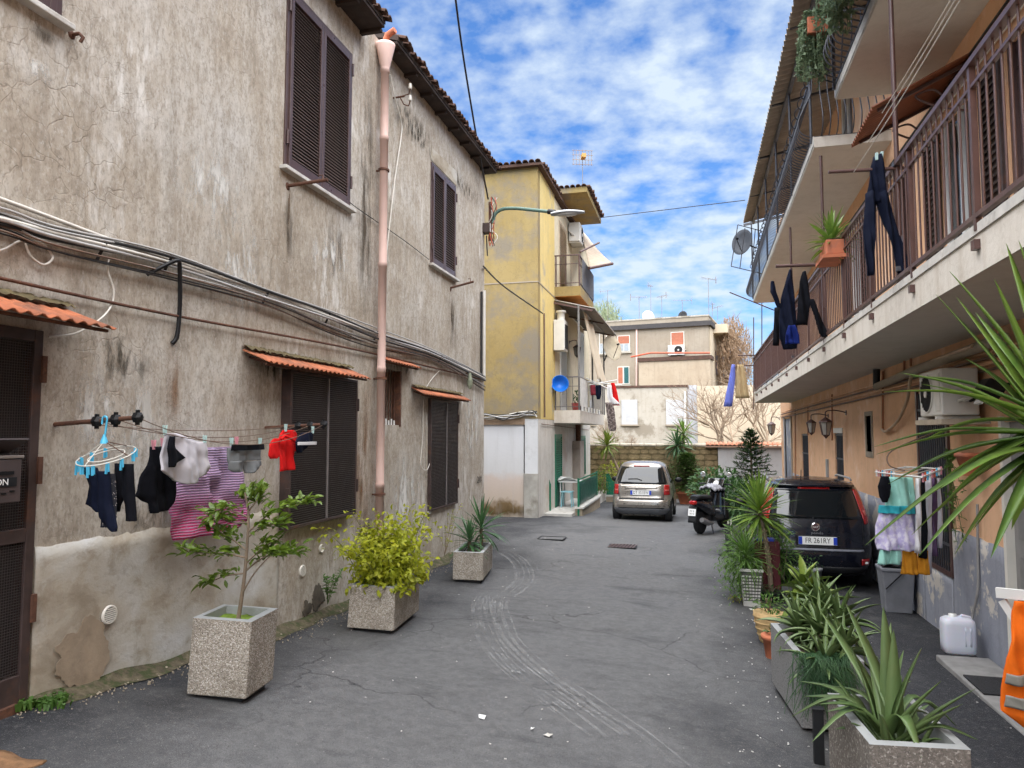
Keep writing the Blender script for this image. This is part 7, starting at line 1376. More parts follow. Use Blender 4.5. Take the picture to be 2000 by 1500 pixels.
# bare winter trees
def bare_tree(label, base, H, seed, spread=.55, lean=(0,0), lv=6, r0=.12, mat=None):
    t = thing('bare_tree', label, 'tree', base); rr = random.Random(seed); tk = MB(); tw = MB()
    def grow(p, d, L, r_, k):
        q = p+d*L; mid = p.lerp(q, .5)+Vector((rr.gauss(0, .04), rr.gauss(0, .04), rr.gauss(0, .03)))*L; (tk if k < 2 else tw).tube([p, mid, q], [r_, r_*.85, r_*.7], 5 if k < 3 else 3, False)
        if k >= lv: return
        for i in range(3 if k < 4 else 2):
            n_ = (d+Vector((rr.gauss(0, spread), rr.gauss(0, spread), rr.gauss(.12, spread*.6)))).normalized(); grow(p.lerp(q, rr.uniform(.55, 1)), n_, L*rr.uniform(.62, .85), r_*.62, k+1)
    grow(Vector(base), Vector((lean[0], lean[1], 1)).normalized(), H*.30, r0, 0); tk.build('trunk', mat or M_twig, t); stuff(tw.build('crown', mat or M_twig, t))
for i, (px, top, Yd, lb) in enumerate(((1450, 640, 36, 'bare winter tree with thin branches before the cream wall'), (1415, 690, 33, 'smaller bare tree left before the cream wall'), (1500, 640, 38, 'bare tree half hidden behind the lower balcony end'), (1205, 800, 38, 'low bare bush before the blocked windows'))):
    b = PY(px, 900, Yd); b.z = -1.2; H = PY(px, top, Yd).z+1.2; bare_tree(lb, b, H, 80+i, .5, lv=6, r0=.10)
def haze_tree(label, px0, px1, py0, py1, Yd, n, mat, seed):
    a, b = PY(px0, py1, Yd), PY(px1, py0, Yd); t = thing('far_tree', label, 'tree', ((a.x+b.x)/2, Yd, -1.2)); MB().tube([((a.x+b.x)/2, Yd, -1.2), ((a.x+b.x)/2, Yd, (a.z+b.z)/2)], .2, 6).build('trunk', M_bark, t); m = MB(); rr = random.Random(seed)
    for i in range(n):
        d = Vector((rr.gauss(0, 1), rr.gauss(0, 1), rr.gauss(0, 1))).normalized()*rr.random()**.45; p = Vector(((a.x+b.x)/2+d.x*(b.x-a.x)/2, Yd+d.y*2.5, (a.z+b.z)/2+d.z*(b.z-a.z)/2)); e = Vector((rr.gauss(0, .15), rr.gauss(0, .15), rr.gauss(.2, .2))); s_ = Vector((.035, .03, 0)); m.add([p-s_, p+s_, p+e*1.6], [(0,1,2)])
    stuff(m.build('crown', mat, t))
haze_tree('rusty leaved tree beside the grey apartment house', 1392, 1470, 620, 800, 62, 4000, leafm('rusty_leaves', (.24,.15,.09), (.32,.22,.14), .3, .7, .2), 90); haze_tree('pale green treetop behind the pent roof of the yellow house', 1150, 1215, 588, 680, 80, 2500, leafm('pale_far_leaves', (.24,.28,.16), (.34,.38,.24), .3, .7, .2), 91)
# hanging succulents on the upper balcony, flower pots
def hanger(label, y, z, w_, drop, n, mat, seed):
    t = thing('hanging_plant', label, 'plant', (BXr-.22, y, z)); m = MB(); rr = random.Random(seed); MB().box((BXr-.36, y-w_/2, z-.02), (BXr-.12, y+w_/2, z+.18)).build('trough', M_terra, t, bevel=.01)
    for i in range(n):
        a = Vector((BXr-.16+rr.uniform(-.16, .12), y+rr.uniform(-w_/2, w_/2), z+.18)); L = drop*rr.random()**.6; pts = [a, a+Vector((-.08, 0, .02)), a+Vector((-.10+rr.uniform(-.05, .05), rr.uniform(-.06, .06), -L))]; P = cat(pts, 6); m.tube(P, .004, 3, False)
        for q in P[2:]:
            for _ in range(5): e = [Vector((rr.gauss(0, .022), rr.gauss(0, .022), rr.gauss(0, .022))) for _ in range(3)]; m.add([q+e[0], q+e[1], q+e[2]], [(0,1,2)])
    stuff(m.build('trailing_stems', mat, t))
L_hang = leafm('grey_green_succulent', (.09,.14,.075), (.15,.20,.11), .2, .6, .3)
q = PX(1640, 20, 1.45); hanger('thick grey green trailing succulent on the nearest upper balcony rail', q.y-.35, cA.z+.85, 1.0, 1.05, 330, L_hang, 1); q = PX(1612, 130, 1.5); hanger('shorter trailing plant near the end of the nearest upper balcony', cA.y-.25, cA.z+.65, .4, .7, 110, L_hang, 2); hanger('reddish dry trailing plant in a trough above the trailing succulent', cA.y-.9, cA.z+1.0, .35, .3, 60, leafm('rust_leaf', (.3,.16,.06), (.24,.2,.06), .3), 3)
q = PX(1623, 500, BXr-.12); t = thing('flower_pot', 'terracotta trough wedged on the first floor handrail', 'pot', q); zz = PX(1620, 480, BXr-.1).z; MB().box((BXr-.20, q.y-.16, q.z-.02), (BXr+.02, q.y+.30, q.z+.16)).build('trough', M_terra, t, bevel=.015); MB().box((BXr-.24, q.y-.20, q.z-.06), (BXr+.03, q.y+.33, q.z-.021)).build('tray', M_terra, t); MB().box((BXr-.18, q.y-.14, q.z+.155), (BXr, q.y+.28, q.z+.175)).build('soil', M_soil, t)
t = thing('agave', 'green agave in the terracotta trough on the handrail', 'agave', (BXr-.09, q.y+.07, q.z+.23)); rosette(t, (BXr-.10, q.y+.07, q.z+.18), 60, .42, .05, L_yuc, (-30, 78), (.2, .8), 12)

# ------------------------------------------------------------------ laundry
def cloth_mat(name, c, rough=.9, var=.15): return pm(name, c, rough, var, 12, .3, 260, spec=.15)
M_cblk = cloth_mat('black_cotton', (.0045,.005,.008)); M_cnav = cloth_mat('navy_cotton', (.005,.0075,.020)); M_clil = cloth_mat('pale_grey_jersey', (.56,.54,.58), .9, .06); M_cred = cloth_mat('red_cotton', (.60,.012,.012)); M_cgry = cloth_mat('grey_melange', (.19,.20,.205)); M_cwht = cloth_mat('white_cotton', (.70,.69,.70), .9, .05)
def towel_mat():
    s = NT('pink_grey_woven_towel'); x, y, z = s.sep(); w = s.n('ShaderNodeTexWave', bands_direction='Z'); w.inputs['Scale'].default_value = 16; w.inputs['Distortion'].default_value = 1.5; s.L(s.tc.outputs['Object'], w.inputs[0]); edge = s.ramp(s.noise(3, 2), [(.4, 0.), (.6, .3)])
    base = s.ramp(s.math('SUBTRACT', s.math('ADD', s.math('MULTIPLY', z, 1.2), s.math('MULTIPLY', y, .16)), 1.75), [(.05, (.50,.02,.09)), (.28, (.45,.05,.17)), (.45, (.28,.15,.27)), (.9, (.33,.26,.40))])
    c = s.mix(s.ramp(w.outputs[0], [(.45, 0.), (.75, .75)]), base, (.50,.33,.44)); c = s.mix(s.ramp(s.noise(60, 3, .7), [(.45, 0.), (.65, .5)]), c, (.26,.24,.36)); return s.fin(c, .95, 0, s.bump(w.outputs[0], .5, .01), .1)
def strips(o, U, V, Nn, rows_list, fold=.012, ff=9, th=.006, seed=0, nu=18, sub=5):
    """o origin; U,V,Nn unit axes; rows_list: list of outlines [(v, uL, uR)]; returns MB with closed thin cloth"""
    m = MB(); U, V, Nn, o = Vector(U), Vector(V), Vector(Nn), Vector(o)
    for rows in rows_list:
        R_ = []
        for (a, b) in zip(rows, rows[1:]):
            for k in range(sub): t = k/sub; R_.append(tuple(a[i]+(b[i]-a[i])*t for i in range(3)))
        R_.append(rows[-1]); n = len(R_)-1
        def fn(u, v):
            r_ = R_[round(v*n)]; uu = r_[1]+(r_[2]-r_[1])*u; f = fold*(math.sin(uu*ff*6.28+seed+r_[0]*3)+.6*math.sin(uu*ff*13+seed*2+r_[0]*9))*min(1, .35+abs(r_[0])*2.2)+fold*1.2*mnoise.noise(Vector((uu*7, r_[0]*7, seed)))+fold*.55*mnoise.noise(Vector((uu*24+r_[0]*9, r_[0]*15, seed+3)))
            return o+U*uu+V*r_[0]+Nn*(f+th*2.2*math.sin(math.pi*u))
        m.grid(fn, nu, n, True, -Nn*th*(2))
    return m
def peg(parent, p, mat, h=.07):
    p = Vector(p); MB().bar(p+Vector((0, -.006, -.02)), p+Vector((0, -.014, h*.6)), .012, .008).build('peg', mat, parent); MB().bar(p+Vector((0, .006, -.02)), p+Vector((0, .014, h*.6)), .012, .008).build('peg', mat, parent)
M_pg = pm('mint_plastic', (.45,.62,.60), .4); M_pp = pm('pink_plastic', (.65,.28,.33), .4); M_pb = pm('sky_blue_plastic', (.10,.52,.78), .35)
# bracket arms of the line
def rack_arm(px, py, px2, py2, label, knobs):
    a = lw(px, py); d = ray(px2, py2); b = C0+d*(a.y/d.y); t = thing('clothes_line_bracket', label, 'bracket', a); MB().tube([a-Vector((.1, 0, 0)), b], .014, 8).build('arm', M_rust, t)
    for k in knobs: p = a.lerp(b, k); MB().lathe([(.016, -.03), (.034, -.015), (.034, .015), (.016, .03)], p, 6, frame((0,1,0), (0,0,1), (1,0,0)), False).build('knob', M_black, t); MB().bar(p-Vector((0, 0, .045)), p+Vector((0, 0, .045)), .018, .018).build('knob_lug', M_black, t)
    return a, b
aA, aB = rack_arm(107, 831, 274, 815, 'rusty bracket with knobs holding the clothes lines beside the mesh door', (.5, .72, .97)); bA, bB = rack_arm(518, 836, 636, 829, 'rusty bracket holding the far end of the clothes lines at the mesh window', (.55, .75, .97))
ln = []
for k, f in enumerate((.30, .52, .74, .97)):
    p, q = aA.lerp(aB, f), bA.lerp(bB, f); sag = (.04, .10, .14, .17)[k]; P = [p.lerp(q, t/16)-Vector((0, 0, sag*4*(t/16)*(1-t/16))) for t in range(17)]; ln.append((p, q, sag)); tag(MB().tube(P, .0028, 4).build('clothes_line', M_cab_b), ['clothes line nearest the left wall, empty of washing', 'second clothes line from the left wall, bearing the towel', 'third clothes line from the left wall, behind the front one', 'outermost clothes line of the left house, bearing the boxers'][k], 'clothes line')
def on_line(k, y): p, q, s_ = ln[k]; t = (y-p.y)/(q.y-p.y); return p.lerp(q, t)-Vector((0, 0, s_*4*t*(1-t)))
def garment(name, label, cat_, k, px0, px1, rows_px, mat, fold=.012, ff=7, seed=0, py_top=None, X=None):
    """rows_px: outlines in photo pixels [(py, pxL, pxR)], mapped on the vertical plane that holds line k"""
    Xp = X if X is not None else (ln[k][0].x+ln[k][1].x)/2; A = PX(px0, py_top or rows_px[0][0][0], Xp); o = Vector((Xp, A.y, A.z)); t = thing(name, label, cat_, o)
    rl = [[(PX((l+r_)/2, py, Xp).z-A.z, PX(l, py, Xp).y-A.y, PX(r_, py, Xp).y-A.y) for py, l, r_ in rows] for rows in rows_px]
    fixn(strips(o, (0,1,0), (0,0,1), (1,0,0), rl, fold, ff, seed=seed).build('fabric', mat, t)); return t, Xp
X3 = -3.36
t, X = garment('towel', 'pink and grey woven towel hanging behind the smaller washing', 'towel', 1, 402, 473, [[(873, 402, 447), (900, 380, 460), (935, 345, 474), (985, 341, 476), (1020, 342, 474), (1045, 348, 462)]], towel_mat(), .035, 2.2, 3, X=-3.62)
t, X = garment('black_jersey', 'black jersey pinned by its hem behind the pale shirt', 'jersey', 2, 290, 330, [[(872, 296, 322), (900, 290, 338), (940, 276, 338), (965, 268, 338), (980, 290, 336), (1000, 292, 330)]], M_cblk, .015, 5, 1, X=-3.45); peg(t, PX(300, 872, X), M_pp); peg(t, PX(318, 868, X), M_pp)
t, X = garment('pale_shirt', 'pale grey shirt with black panel pegged on the front line', 'shirt', 3, 312, 402, [[(846, 325, 345), (856, 322, 372), (866, 320, 400), (895, 316, 402), (915, 311, 405), (930, 335, 402), (945, 362, 385)]], M_clil, .02, 4, 2, X=X3)
tag(fixn(strips(Vector((X3+.035, 0, 0)), (0,1,0), (0,0,1), (1,0,0), [[(PX(335, py, X3).z, PX(l, py, X3).y, PX(r_, py, X3).y) for py, l, r_ in ((852, 324, 334), (875, 318, 340), (895, 320, 352), (912, 322, 334))]], .01, 5, seed=4).build('black_panel', M_cblk, t)))
peg(t, PX(322, 843, X), M_pg); peg(t, PX(400, 862, X), M_pg)
t, X = garment('boxer_shorts', 'grey melange boxer shorts with dark waistband on the front line', 'boxer shorts', 3, 447, 512, [[(874, 447, 511), (890, 447, 511), (900, 448, 512)], [(900, 449, 478), (916, 450, 476), (922, 458, 476)], [(900, 479, 512), (910, 480, 513), (924, 483, 492)]], M_cgry, .014, 5, 5, X=X3+.02)
fixn(strips(Vector((X+.03, 0, 0)), (0,1,0), (0,0,1), (1,0,0), [[(PX(480, py, X).z, PX(448, py, X).y, PX(511, py, X).y) for py in (868, 873, 879)]], .008, 6, seed=6).build('waistband', M_cblk, t)); peg(t, PX(452, 866, X), M_pg); peg(t, PX(462, 864, X), M_pp); peg(t, PX(508, 866, X), M_pg)
t, X = garment('red_hoodie', 'small bright red hooded top at the far end of the clothes line', 'hooded top', 3, 540, 580, [[(840, 556, 574), (848, 550, 581), (858, 548, 581), (863, 545, 572), (880, 542, 572), (900, 543, 574), (919, 543, 577)], [(856, 538, 548), (870, 529, 544), (890, 527, 542), (896, 530, 540)], [(862, 570, 580), (878, 573, 580), (881, 573, 579)]], M_cred, .016, 5, 7, X=X3); peg(t, PX(558, 838, X), M_pg)
MB().tube([PX(549, 858, X3+.04), PX(556, 851, X3+.05), PX(568, 856, X3+.06), PX(576, 862, X3+.05)], .012, 6).build('hood_edge', M_cred, t)
t, X = garment('navy_shorts', 'navy shorts with white hem band behind the red top', 'shorts', 3, 577, 612, [[(845, 592, 613), (855, 583, 613), (863, 576, 612), (872, 577, 600), (884, 582, 592)]], M_cnav, .012, 5, 8, X=X3+.06); fixn(strips(Vector((X+.03, 0, 0)), (0,1,0), (0,0,1), (1,0,0), [[(PX(595, py, X).z, PX(577, py, X).y, PX(612, py, X).y) for py in (863, 866, 869)]], .004, 6).build('hem_band', M_cwht, t)); peg(t, PX(611, 842, X), M_pg)
# round peg hanger with socks
hk = PX(206, 822, -3.52); HG = thing('peg_hanger', 'round wire sock hanger with sky blue hook and pegs', 'hanger', hk); yk = aA.y-.02; rc = Vector((PY(208, 890, yk).x, yk, PY(208, 890, yk).z)); hp = Vector((PY(205, 822, yk).x, yk, PY(205, 822, yk).z))
MB().tube(cat([hp+Vector((-.02, 0, -.02)), hp+Vector((-.015, 0, .02)), hp+Vector((.012, 0, .02)), hp+Vector((.01, 0, -.04)), hp+Vector((0, 0, -.12))], 5), .006, 7).build('hook', M_pb, HG); MB().lathe([(.006, .04), (.02, 0), (.022, -.015)], hp+Vector((0, 0, -.12)), 10).build('hub', M_pb, HG)
for s_ in (1, .62): MB().tube([rc+Vector((.155*s_*math.cos(a), .155*s_*math.sin(a), .055*s_*math.sin(a))) for a in [k*math.pi/18 for k in range(37)]], .0035, 6, False).build('ring', M_gvent, HG)
for a in (0, 1.57, 3.14, 4.71): MB().tube([hp+Vector((0, 0, -.12)), rc+Vector((.155*math.cos(a), .155*math.sin(a), .055*math.sin(a)))], .003, 5).build('spoke', M_rust if a < 2 else M_gvent, HG)
pk = [(2.9, 0), (2.4, 1), (3.4, 2), (4.0, 3), (4.5, 4), (5.0, 5), (5.5, 6), (6.0, 7), (.3, 8), (.8, 9), (3.8, 10), (4.8, 11)]
for a, k in pk: p = rc+Vector((.15*math.cos(a), .15*math.sin(a), .055*math.sin(a))); MB().bar(p+Vector((0, 0, .005)), p+Vector((.004*(k % 3-1), 0, -.05-.006*(k % 4))), .011, .009, (0,1,0)).build('peg', M_pb, HG); MB().bar(p+Vector((.012, 0, .0)), p+Vector((.014, 0, -.05)), .007, .008, (0,1,0)).build('peg', M_pb, HG)
M_spk = (lambda s: s.fin(s.mix(s.ramp(s.vor(90), [(.12, 1.), (.25, 0.)]), (.012,.013,.02), (.7,.62,.6)), .9))(NT('speckled_sock_fabric'))
def sock(label, rows, mat, dy, seed): 
    yq = yk+dy; A = PY(rows[0][1], rows[0][0], yq); t = thing('sock', label, 'sock', A, group=None); rl = [[(PY((l+r_)/2, py, yq).z, PY(l, py, yq).x, PY(r_, py, yq).x) for py, l, r_ in rows]]; fixn(strips((0, yq, 0), (1,0,0), (0,0,1), (0,-1,0), rl, .007, 8, th=.008, seed=seed).build('fabric', mat, t))
sock('widest navy sock at the left of the round hanger', [(913, 160, 185), (930, 168, 192), (950, 172, 195), (985, 168, 195), (1000, 185, 197)], M_cnav, .02, 1); sock('long dark sock reaching lowest on the round hanger', [(920, 190, 210), (950, 194, 213), (985, 193, 215), (1010, 196, 222), (1030, 205, 229), (1038, 215, 228)], M_cnav, -.10, 2)
sock('speckled dark sock behind the longest one', [(925, 208, 219), (955, 210, 221), (985, 212, 223), (1010, 200, 224), (1030, 198, 216)], M_spk, -.07, 3); sock('black sock with pointed heel right of the speckled one', [(905, 224, 232), (940, 222, 236), (970, 224, 240), (985, 224, 234), (1000, 222, 228)], M_cblk, .03, 4); sock('straight black sock hanging apart at the right of the hanger', [(906, 239, 256), (935, 241, 258), (965, 240, 258), (985, 243, 259), (1005, 245, 261), (1018, 245, 262)], M_cblk, .0, 5)
# mailbox on the mesh door
yq = 3.05; t = thing('mailbox', 'dark brown metal mailbox with open lid on the mesh door', 'mailbox', (LX+.1, 3, 1.2)); za_, zb_ = PX(40, 978, LX+.10).z, PX(42, 895, LX+.10).z; y1_ = PX(42, 930, LX+.16).y; M_mb = pm('dark_brown_metal', (.070,.052,.050), .45)
bd = MB().box((LX+.04, y1_-.36, za_), (LX+.16, y1_, zb_)).build('box', M_mb, t, bevel=.006); MB().box((LX+.035, y1_-.37, zb_+.002), (LX+.165, y1_+.01, zb_+.02)).build('rim', pm('worn_brown_edge', (.20,.17,.15), .5), t, bevel=.004)
MB().bar((LX+.04, y1_-.18, zb_+.03), (LX+.19, y1_-.18, zb_+.11), .38, .01).build('lid', M_mb, t); MB().box((LX+.161, y1_-.13, zb_-.085), (LX+.166, y1_-.05, zb_-.065)).build('slot', M_black, t); MB().box((LX+.161, y1_-.30, zb_-.15), (LX+.164, y1_-.03, zb_-.10)).build('name_strip', M_trim, t)
text_mesh('ON', .05, M_plate, Matrix.Translation((LX+.166, y1_-.12, zb_-.125))@frame((0,1,0), (0,0,1), (1,0,0)).to_4x4(), 'letters', t, False, .0005)
for k in range(3): MB().box((LX+.161, y1_-.17+.05*k, za_+.06-.01*(k % 2)), (LX+.165, y1_-.14+.05*k, za_+.068-.01*(k % 2))).build('slit', M_black, t)
tag(MB().grid(lambda u, v: (LX+.10+.02*v, y1_-.36+.21*u-.03*v*u, zb_+.01+.16*v), 4, 4, True, (.003, 0, 0)).build('letter', M_wht), 'white letter sticking up out of the mailbox', 'letter')
# --- washing on the right-hand balcony poles
def bpole(px, py0, py1, label, arm_px=None):
    a, b = PX(px, py1, BXr), PX(px, py0, BXr); b = Vector((a.x, a.y, PX(px, py0, BXr).z)); t = thing('washing_pole', label, 'pole', a); MB().tube([a, b], .020, 8).build('pole', M_rail, t); zz = ztop(a.y)+1.02
    for z in (zz, zz-.9): MB().box((a.x-.035, a.y-.03, z-.02), (a.x+.035, a.y+.03, z+.02)).build('clamp', M_iron, t)
    return a, b, t
a6, b6, t6 = bpole(1757, -40, 460, 'tall brown washing pole nearest on the first floor rail'); a9, b9, t9 = bpole(1612, 285, 600, 'middle brown washing pole on the first floor rail'); a12, b12, t12 = bpole(1550, 430, 690, 'farthest brown washing pole on the first floor rail')
MB().tube([PY(1618, 336, a6.y+.0), PY(1768, 328, a6.y)], .016, 6).build('cross_arm', M_rail, t6); MB().tube([PY(1515, 520, a9.y), PY(1625, 516, a9.y)], .024, 6).build('cross_arm', M_rail, t9); MB().tube([PY(1425, 571, a12.y+2), PY(1512, 606, a12.y+2)], .012, 6).build('cross_arm', M_rail, t12)
def hang(name, label, cat_, rows_px, Yp, mat, fold=.03, ff=4, seed=0, pegs=()):
    ref = PY(rows_px[0][0][1], rows_px[0][0][0], Yp); t = thing(name, label, cat_, ref); rl = [[(PY((l+r_)/2, py, Yp).z, PY(l, py, Yp).x, PY(r_, py, Yp).x) for py, l, r_ in rows] for rows in rows_px]; fixn(strips((0, Yp, 0), (1,0,0), (0,0,1), (0,-1,0), rl, fold, ff, th=.012, seed=seed).build('fabric', mat, t))
    for px, py in pegs: MB().bar(PY(px, py-6, Yp), PY(px, py+8, Yp), .02, .03).build('peg', M_pg, t)
    return t
hang('trousers', 'dark blue black trousers hanging by the cuffs before the first floor railing', 'trousers', [[(303, 1708, 1722), (330, 1700, 1728), (370, 1695, 1733), (395, 1692, 1736)], [(375, 1692, 1714), (440, 1688, 1709), (500, 1690, 1709), (537, 1695, 1708)], [(375, 1706, 1735), (440, 1728, 1752), (490, 1745, 1767), (535, 1757, 1777)]], a6.y-.02, M_cnav, .022, 9, 1, ((1712, 305), (1722, 303)))
hang('work_jacket', 'navy jacket with one raised sleeve on the middle washing pole', 'jacket', [[(527, 1541, 1547), (550, 1534, 1549), (585, 1525, 1552), (620, 1522, 1555), (660, 1522, 1560), (682, 1530, 1555)], [(550, 1505, 1512), (570, 1504, 1516), (595, 1515, 1525), (600, 1518, 1526)]], a9.y-.02, M_cnav, .03, 5, 2); hang('work_shirt', 'black shirt with hanging sleeve nearest the rail on the middle pole', 'shirt', [[(530, 1568, 1574), (550, 1562, 1578), (590, 1558, 1583), (635, 1556, 1578)], [(585, 1578, 1590), (615, 1590, 1602), (650, 1600, 1616), (658, 1606, 1616)]], a9.y-.08, M_cblk, .02, 6, 3); hang('work_trousers', 'black trousers at the far side of the middle washing pole', 'trousers', [[(600, 1513, 1526), (640, 1511, 1524), (675, 1509, 1522)]], a9.y+.2, M_cblk, .02, 6, 4)
hang('blue_garment', 'bright blue bundle hanging below the navy jacket', 'garment', [[(635, 1540, 1552), (655, 1534, 1560), (672, 1533, 1562)]], a9.y-.12, cloth_mat('royal_blue_cotton', (.006,.015,.11)), .03, 6, 5)
yq = YB+.6; t = thing('washing_rod', 'pair of horizontal rods jutting beyond the balcony end', 'rod', PY(1478, 695, yq)); MB().tube([PY(1441, 694, YB), PY(1490, 694, YB)], .02, 6).build('rod', M_rail, t); MB().tube([PY(1441, 714, YB), PY(1480, 714, YB)], .02, 6).build('rod', M_rail, t); MB().tube([PY(1472, 620, YB), PY(1472, 800, YB)], .015, 6).build('upright', M_rail, t); MB().tube([PY(1488, 570, YB), PY(1488, 700, YB)], .015, 6).build('upright', M_rail, t)
hang('blue_cloth', 'lilac blue cloth hanging from the rods beyond the balcony end', 'cloth', [[(712, 1429, 1436), (740, 1424, 1436), (794, 1413, 1430)]], YB-.1, cloth_mat('lilac_blue_cotton', (.16,.20,.62), .9, .06), .02, 6, 6); hang('tan_cloth', 'pale tan cloth hanging right of the lilac blue one', 'cloth', [[(712, 1440, 1452), (740, 1437, 1458), (778, 1436, 1464)]], YB-.05, cloth_mat('tan_cotton', (.45,.34,.19), .9, .1), .02, 6, 7)
for k in range(3): wire('washing_line', [Vector((BXr-.1-.12*k, a6.y, b6.z-1.0-.25*k)), Vector((BXr-.1-.12*k, 2.5, b6.z-.95-.25*k))], .004, M_cab_w, ['topmost pale washing line under the nearest upper balcony', 'middle pale washing line under the nearest upper balcony', 'lowest pale washing line under the nearest upper balcony'][k], 'washing line', sag=.05)
dish('grey satellite dish on the far upper balcony railing', PX(1452, 474, 1.38), .33, (-.75, -.9, .15), pm('slate_dish', (.055,.062,.075), .6), (.25, .1, -.1)); t = thing('airer', 'thin wire airer frame hung outside the far upper balcony', 'airer', PX(1450, 500, 1.4)); yq = 19.0
for a, b in (((1441, 439), (1490, 452)), ((1428, 520), (1490, 535)), ((1441, 439), (1428, 520)), ((1455, 445), (1445, 525)), ((1475, 449), (1468, 530))): MB().tube([PY(*a, yq), PY(*b, yq)], .012, 5).build('rod', M_iron, t)
# washing on the yellow house balcony

for nm, lb, ct, rows, mt, sd, Yd in (('dark_shirt', 'dark navy shirt on the lower balcony of the yellow house', 'shirt', [[(752, 1163, 1174), (765, 1162, 1175), (780, 1166, 1172)]], M_cnav, 1, 22.5), ('maroon_cloth', 'maroon cloth beside the navy shirt on the far balcony', 'cloth', [[(752, 1153, 1162), (772, 1154, 1163)]], cloth_mat('maroon_cotton', (.16,.02,.03)), 2, 22.3), ('red_shirt', 'red shirt hanging at the outer end of the yellow house balcony', 'shirt', [[(748, 1193, 1200), (765, 1194, 1205), (780, 1194, 1208), (792, 1197, 1210)]], M_cred, 3, 23.0), ('white_cloth', 'white cloth hanging beside the red shirt on the far balcony', 'cloth', [[(752, 1186, 1194), (775, 1186, 1197), (790, 1192, 1212)]], M_cwht, 4, 22.9), ('patterned_rug', 'grey brown patterned rug hanging below the yellow house balcony', 'rug', [[(786, 1182, 1196), (800, 1184, 1200), (835, 1188, 1204), (842, 1192, 1202)]], (lambda s: s.fin(s.mix(s.ramp(s.vor(9, 'DISTANCE_TO_EDGE'), [(.05, .7), (.12, 0.)]), (.10,.075,.07), (.32,.27,.25)), .95))(NT('rug_pattern')), 5, 22.8)): hang(nm, lb, ct, rows, Yd-1.6, mt, .02, 5, sd)
t = thing('washing_rack', 'white fold out washing rack on the lower balcony of the yellow house', 'rack', PY(1165, 750, 21.5))
for a, b in (((1140, 745), (1215, 752)), ((1150, 752), (1205, 742)), ((1145, 738), (1190, 760))): MB().tube([PY(*a, 21.5), PY(*b, 21.5)], .015, 5).build('rod', M_wht, t)

# ------------------------------------------------------------------ right ground floor: hanger with clothes, bin, jug, railing
yq = PX(1770, 930, 2.25).y; RK = thing('peg_rack', 'square folding peg rack full of washing outside the barred window', 'rack', PX(1770, 920, 2.25)); cn = [PX(1710, 922, 2.15), PX(1800, 932, 2.0), PX(1840, 916, 2.35), PX(1770, 912, 2.5)]
for a, b in zip(cn, cn[1:]+cn[:1]): MB().tube([a, b], .010, 6).build('frame_bar', M_wht, RK)
for k in range(1, 5): MB().tube([cn[0].lerp(cn[1], k/5), cn[3].lerp(cn[2], k/5)], .005, 5).build('wire', M_gvent, RK)
mid = (cn[0]+cn[2])/2; MB().tube(cat([mid, mid+Vector((-.15, .05, .06)), mid+Vector((-.1, .1, .22)), mid+Vector((.3, 0, .42))], 5), .008, 6).build('hook', M_cab_b, RK)
for k in range(18): p = cn[0].lerp(cn[1], (k+.5)/18) if k < 9 else cn[1].lerp(cn[2], (k-8.5)/9); MB().bar(p+Vector((0, 0, .03)), p+Vector((0, 0, -.05)), .014, .012, (0,1,0)).build('peg', [M_wht, M_pp, M_cab_r, M_pb][k % 4], RK)
M_mint = cloth_mat('mint_cotton', (.30,.58,.50), .9, .1); M_lila = (lambda s: s.fin(s.mix(s.ramp(s.noise(22, 4), [(.45, 0.), (.6, .8)]), (.45,.40,.62), (.68,.66,.72)), .9))(NT('lilac_print_cotton')); yR = PX(1760, 930, 2.1).y
hang('mint_dress', 'mint green and lilac dress hanging on the peg rack', 'dress', [[(932, 1738, 1782), (960, 1735, 1786), (990, 1728, 1788), (1000, 1722, 1788)]], yR, M_mint, .02, 6, 1); hang('lilac_skirt', 'lilac printed skirt below a teal band on the peg rack', 'skirt', [[(1000, 1718, 1788), (1030, 1712, 1790), (1060, 1710, 1792), (1075, 1714, 1790)]], yR, M_lila, .03, 5, 2)
hang('teal_band', 'teal lace band between the mint dress and lilac skirt', 'band', [[(988, 1718, 1788), (998, 1717, 1788), (1003, 1717, 1789)]], yR-.04, cloth_mat('teal_lace', (.03,.30,.36)), .015, 9, 3); hang('black_mask', 'black rounded cloth at the left of the peg rack', 'cloth', [[(930, 1722, 1736), (950, 1715, 1740), (970, 1718, 1738), (981, 1724, 1734)]], yR-.08, M_cblk, .008, 5, 4)
for i, (l, r_, b_, mt, lb) in enumerate(((1790, 1798, 1080, M_cwht, 'long white garment right of the mint dress'), (1799, 1808, 1090, M_cblk, 'long black garment in the middle of the peg rack'), (1808, 1818, 1120, M_clil, 'grey lilac garment right of the black one on the rack'), (1820, 1830, 1085, cloth_mat('plum_cotton', (.10,.06,.12)), 'plum coloured garment near the rack end'), (1831, 1838, 1070, M_clil, 'narrow grey garment at the far right of the rack'))): hang('hanging_garment', lb, 'garment', [[(934, l, r_), (1000, l-1, r_+2), (b_, l-3, r_+3)]], yR-.02+.06*i, mt, .02, 7, 10+i)
for l, r_, lb in ((1722, 1738, 'left mint hem strip hanging under the lilac skirt'), (1745, 1760, 'right mint hem strip hanging under the lilac skirt')): hang('mint_hem', lb, 'cloth', [[(1060, l, r_-4), (1085, l-5, r_), (1102, l-8, r_-2)]], yR+.03, M_mint, .012, 7, l)
for l, r_, lb in ((1764, 1790, 'orange hem of a skirt at the middle of the rack'), (1796, 1812, 'small orange cloth end low at the right of the rack')): hang('orange_cloth', lb, 'cloth', [[(1075, l, r_), (1100, l-2, r_+2), (1122, l-4, r_+4)]], yR+.05, cloth_mat('orange_cotton', (.52,.22,.02)), .02, 7, l)
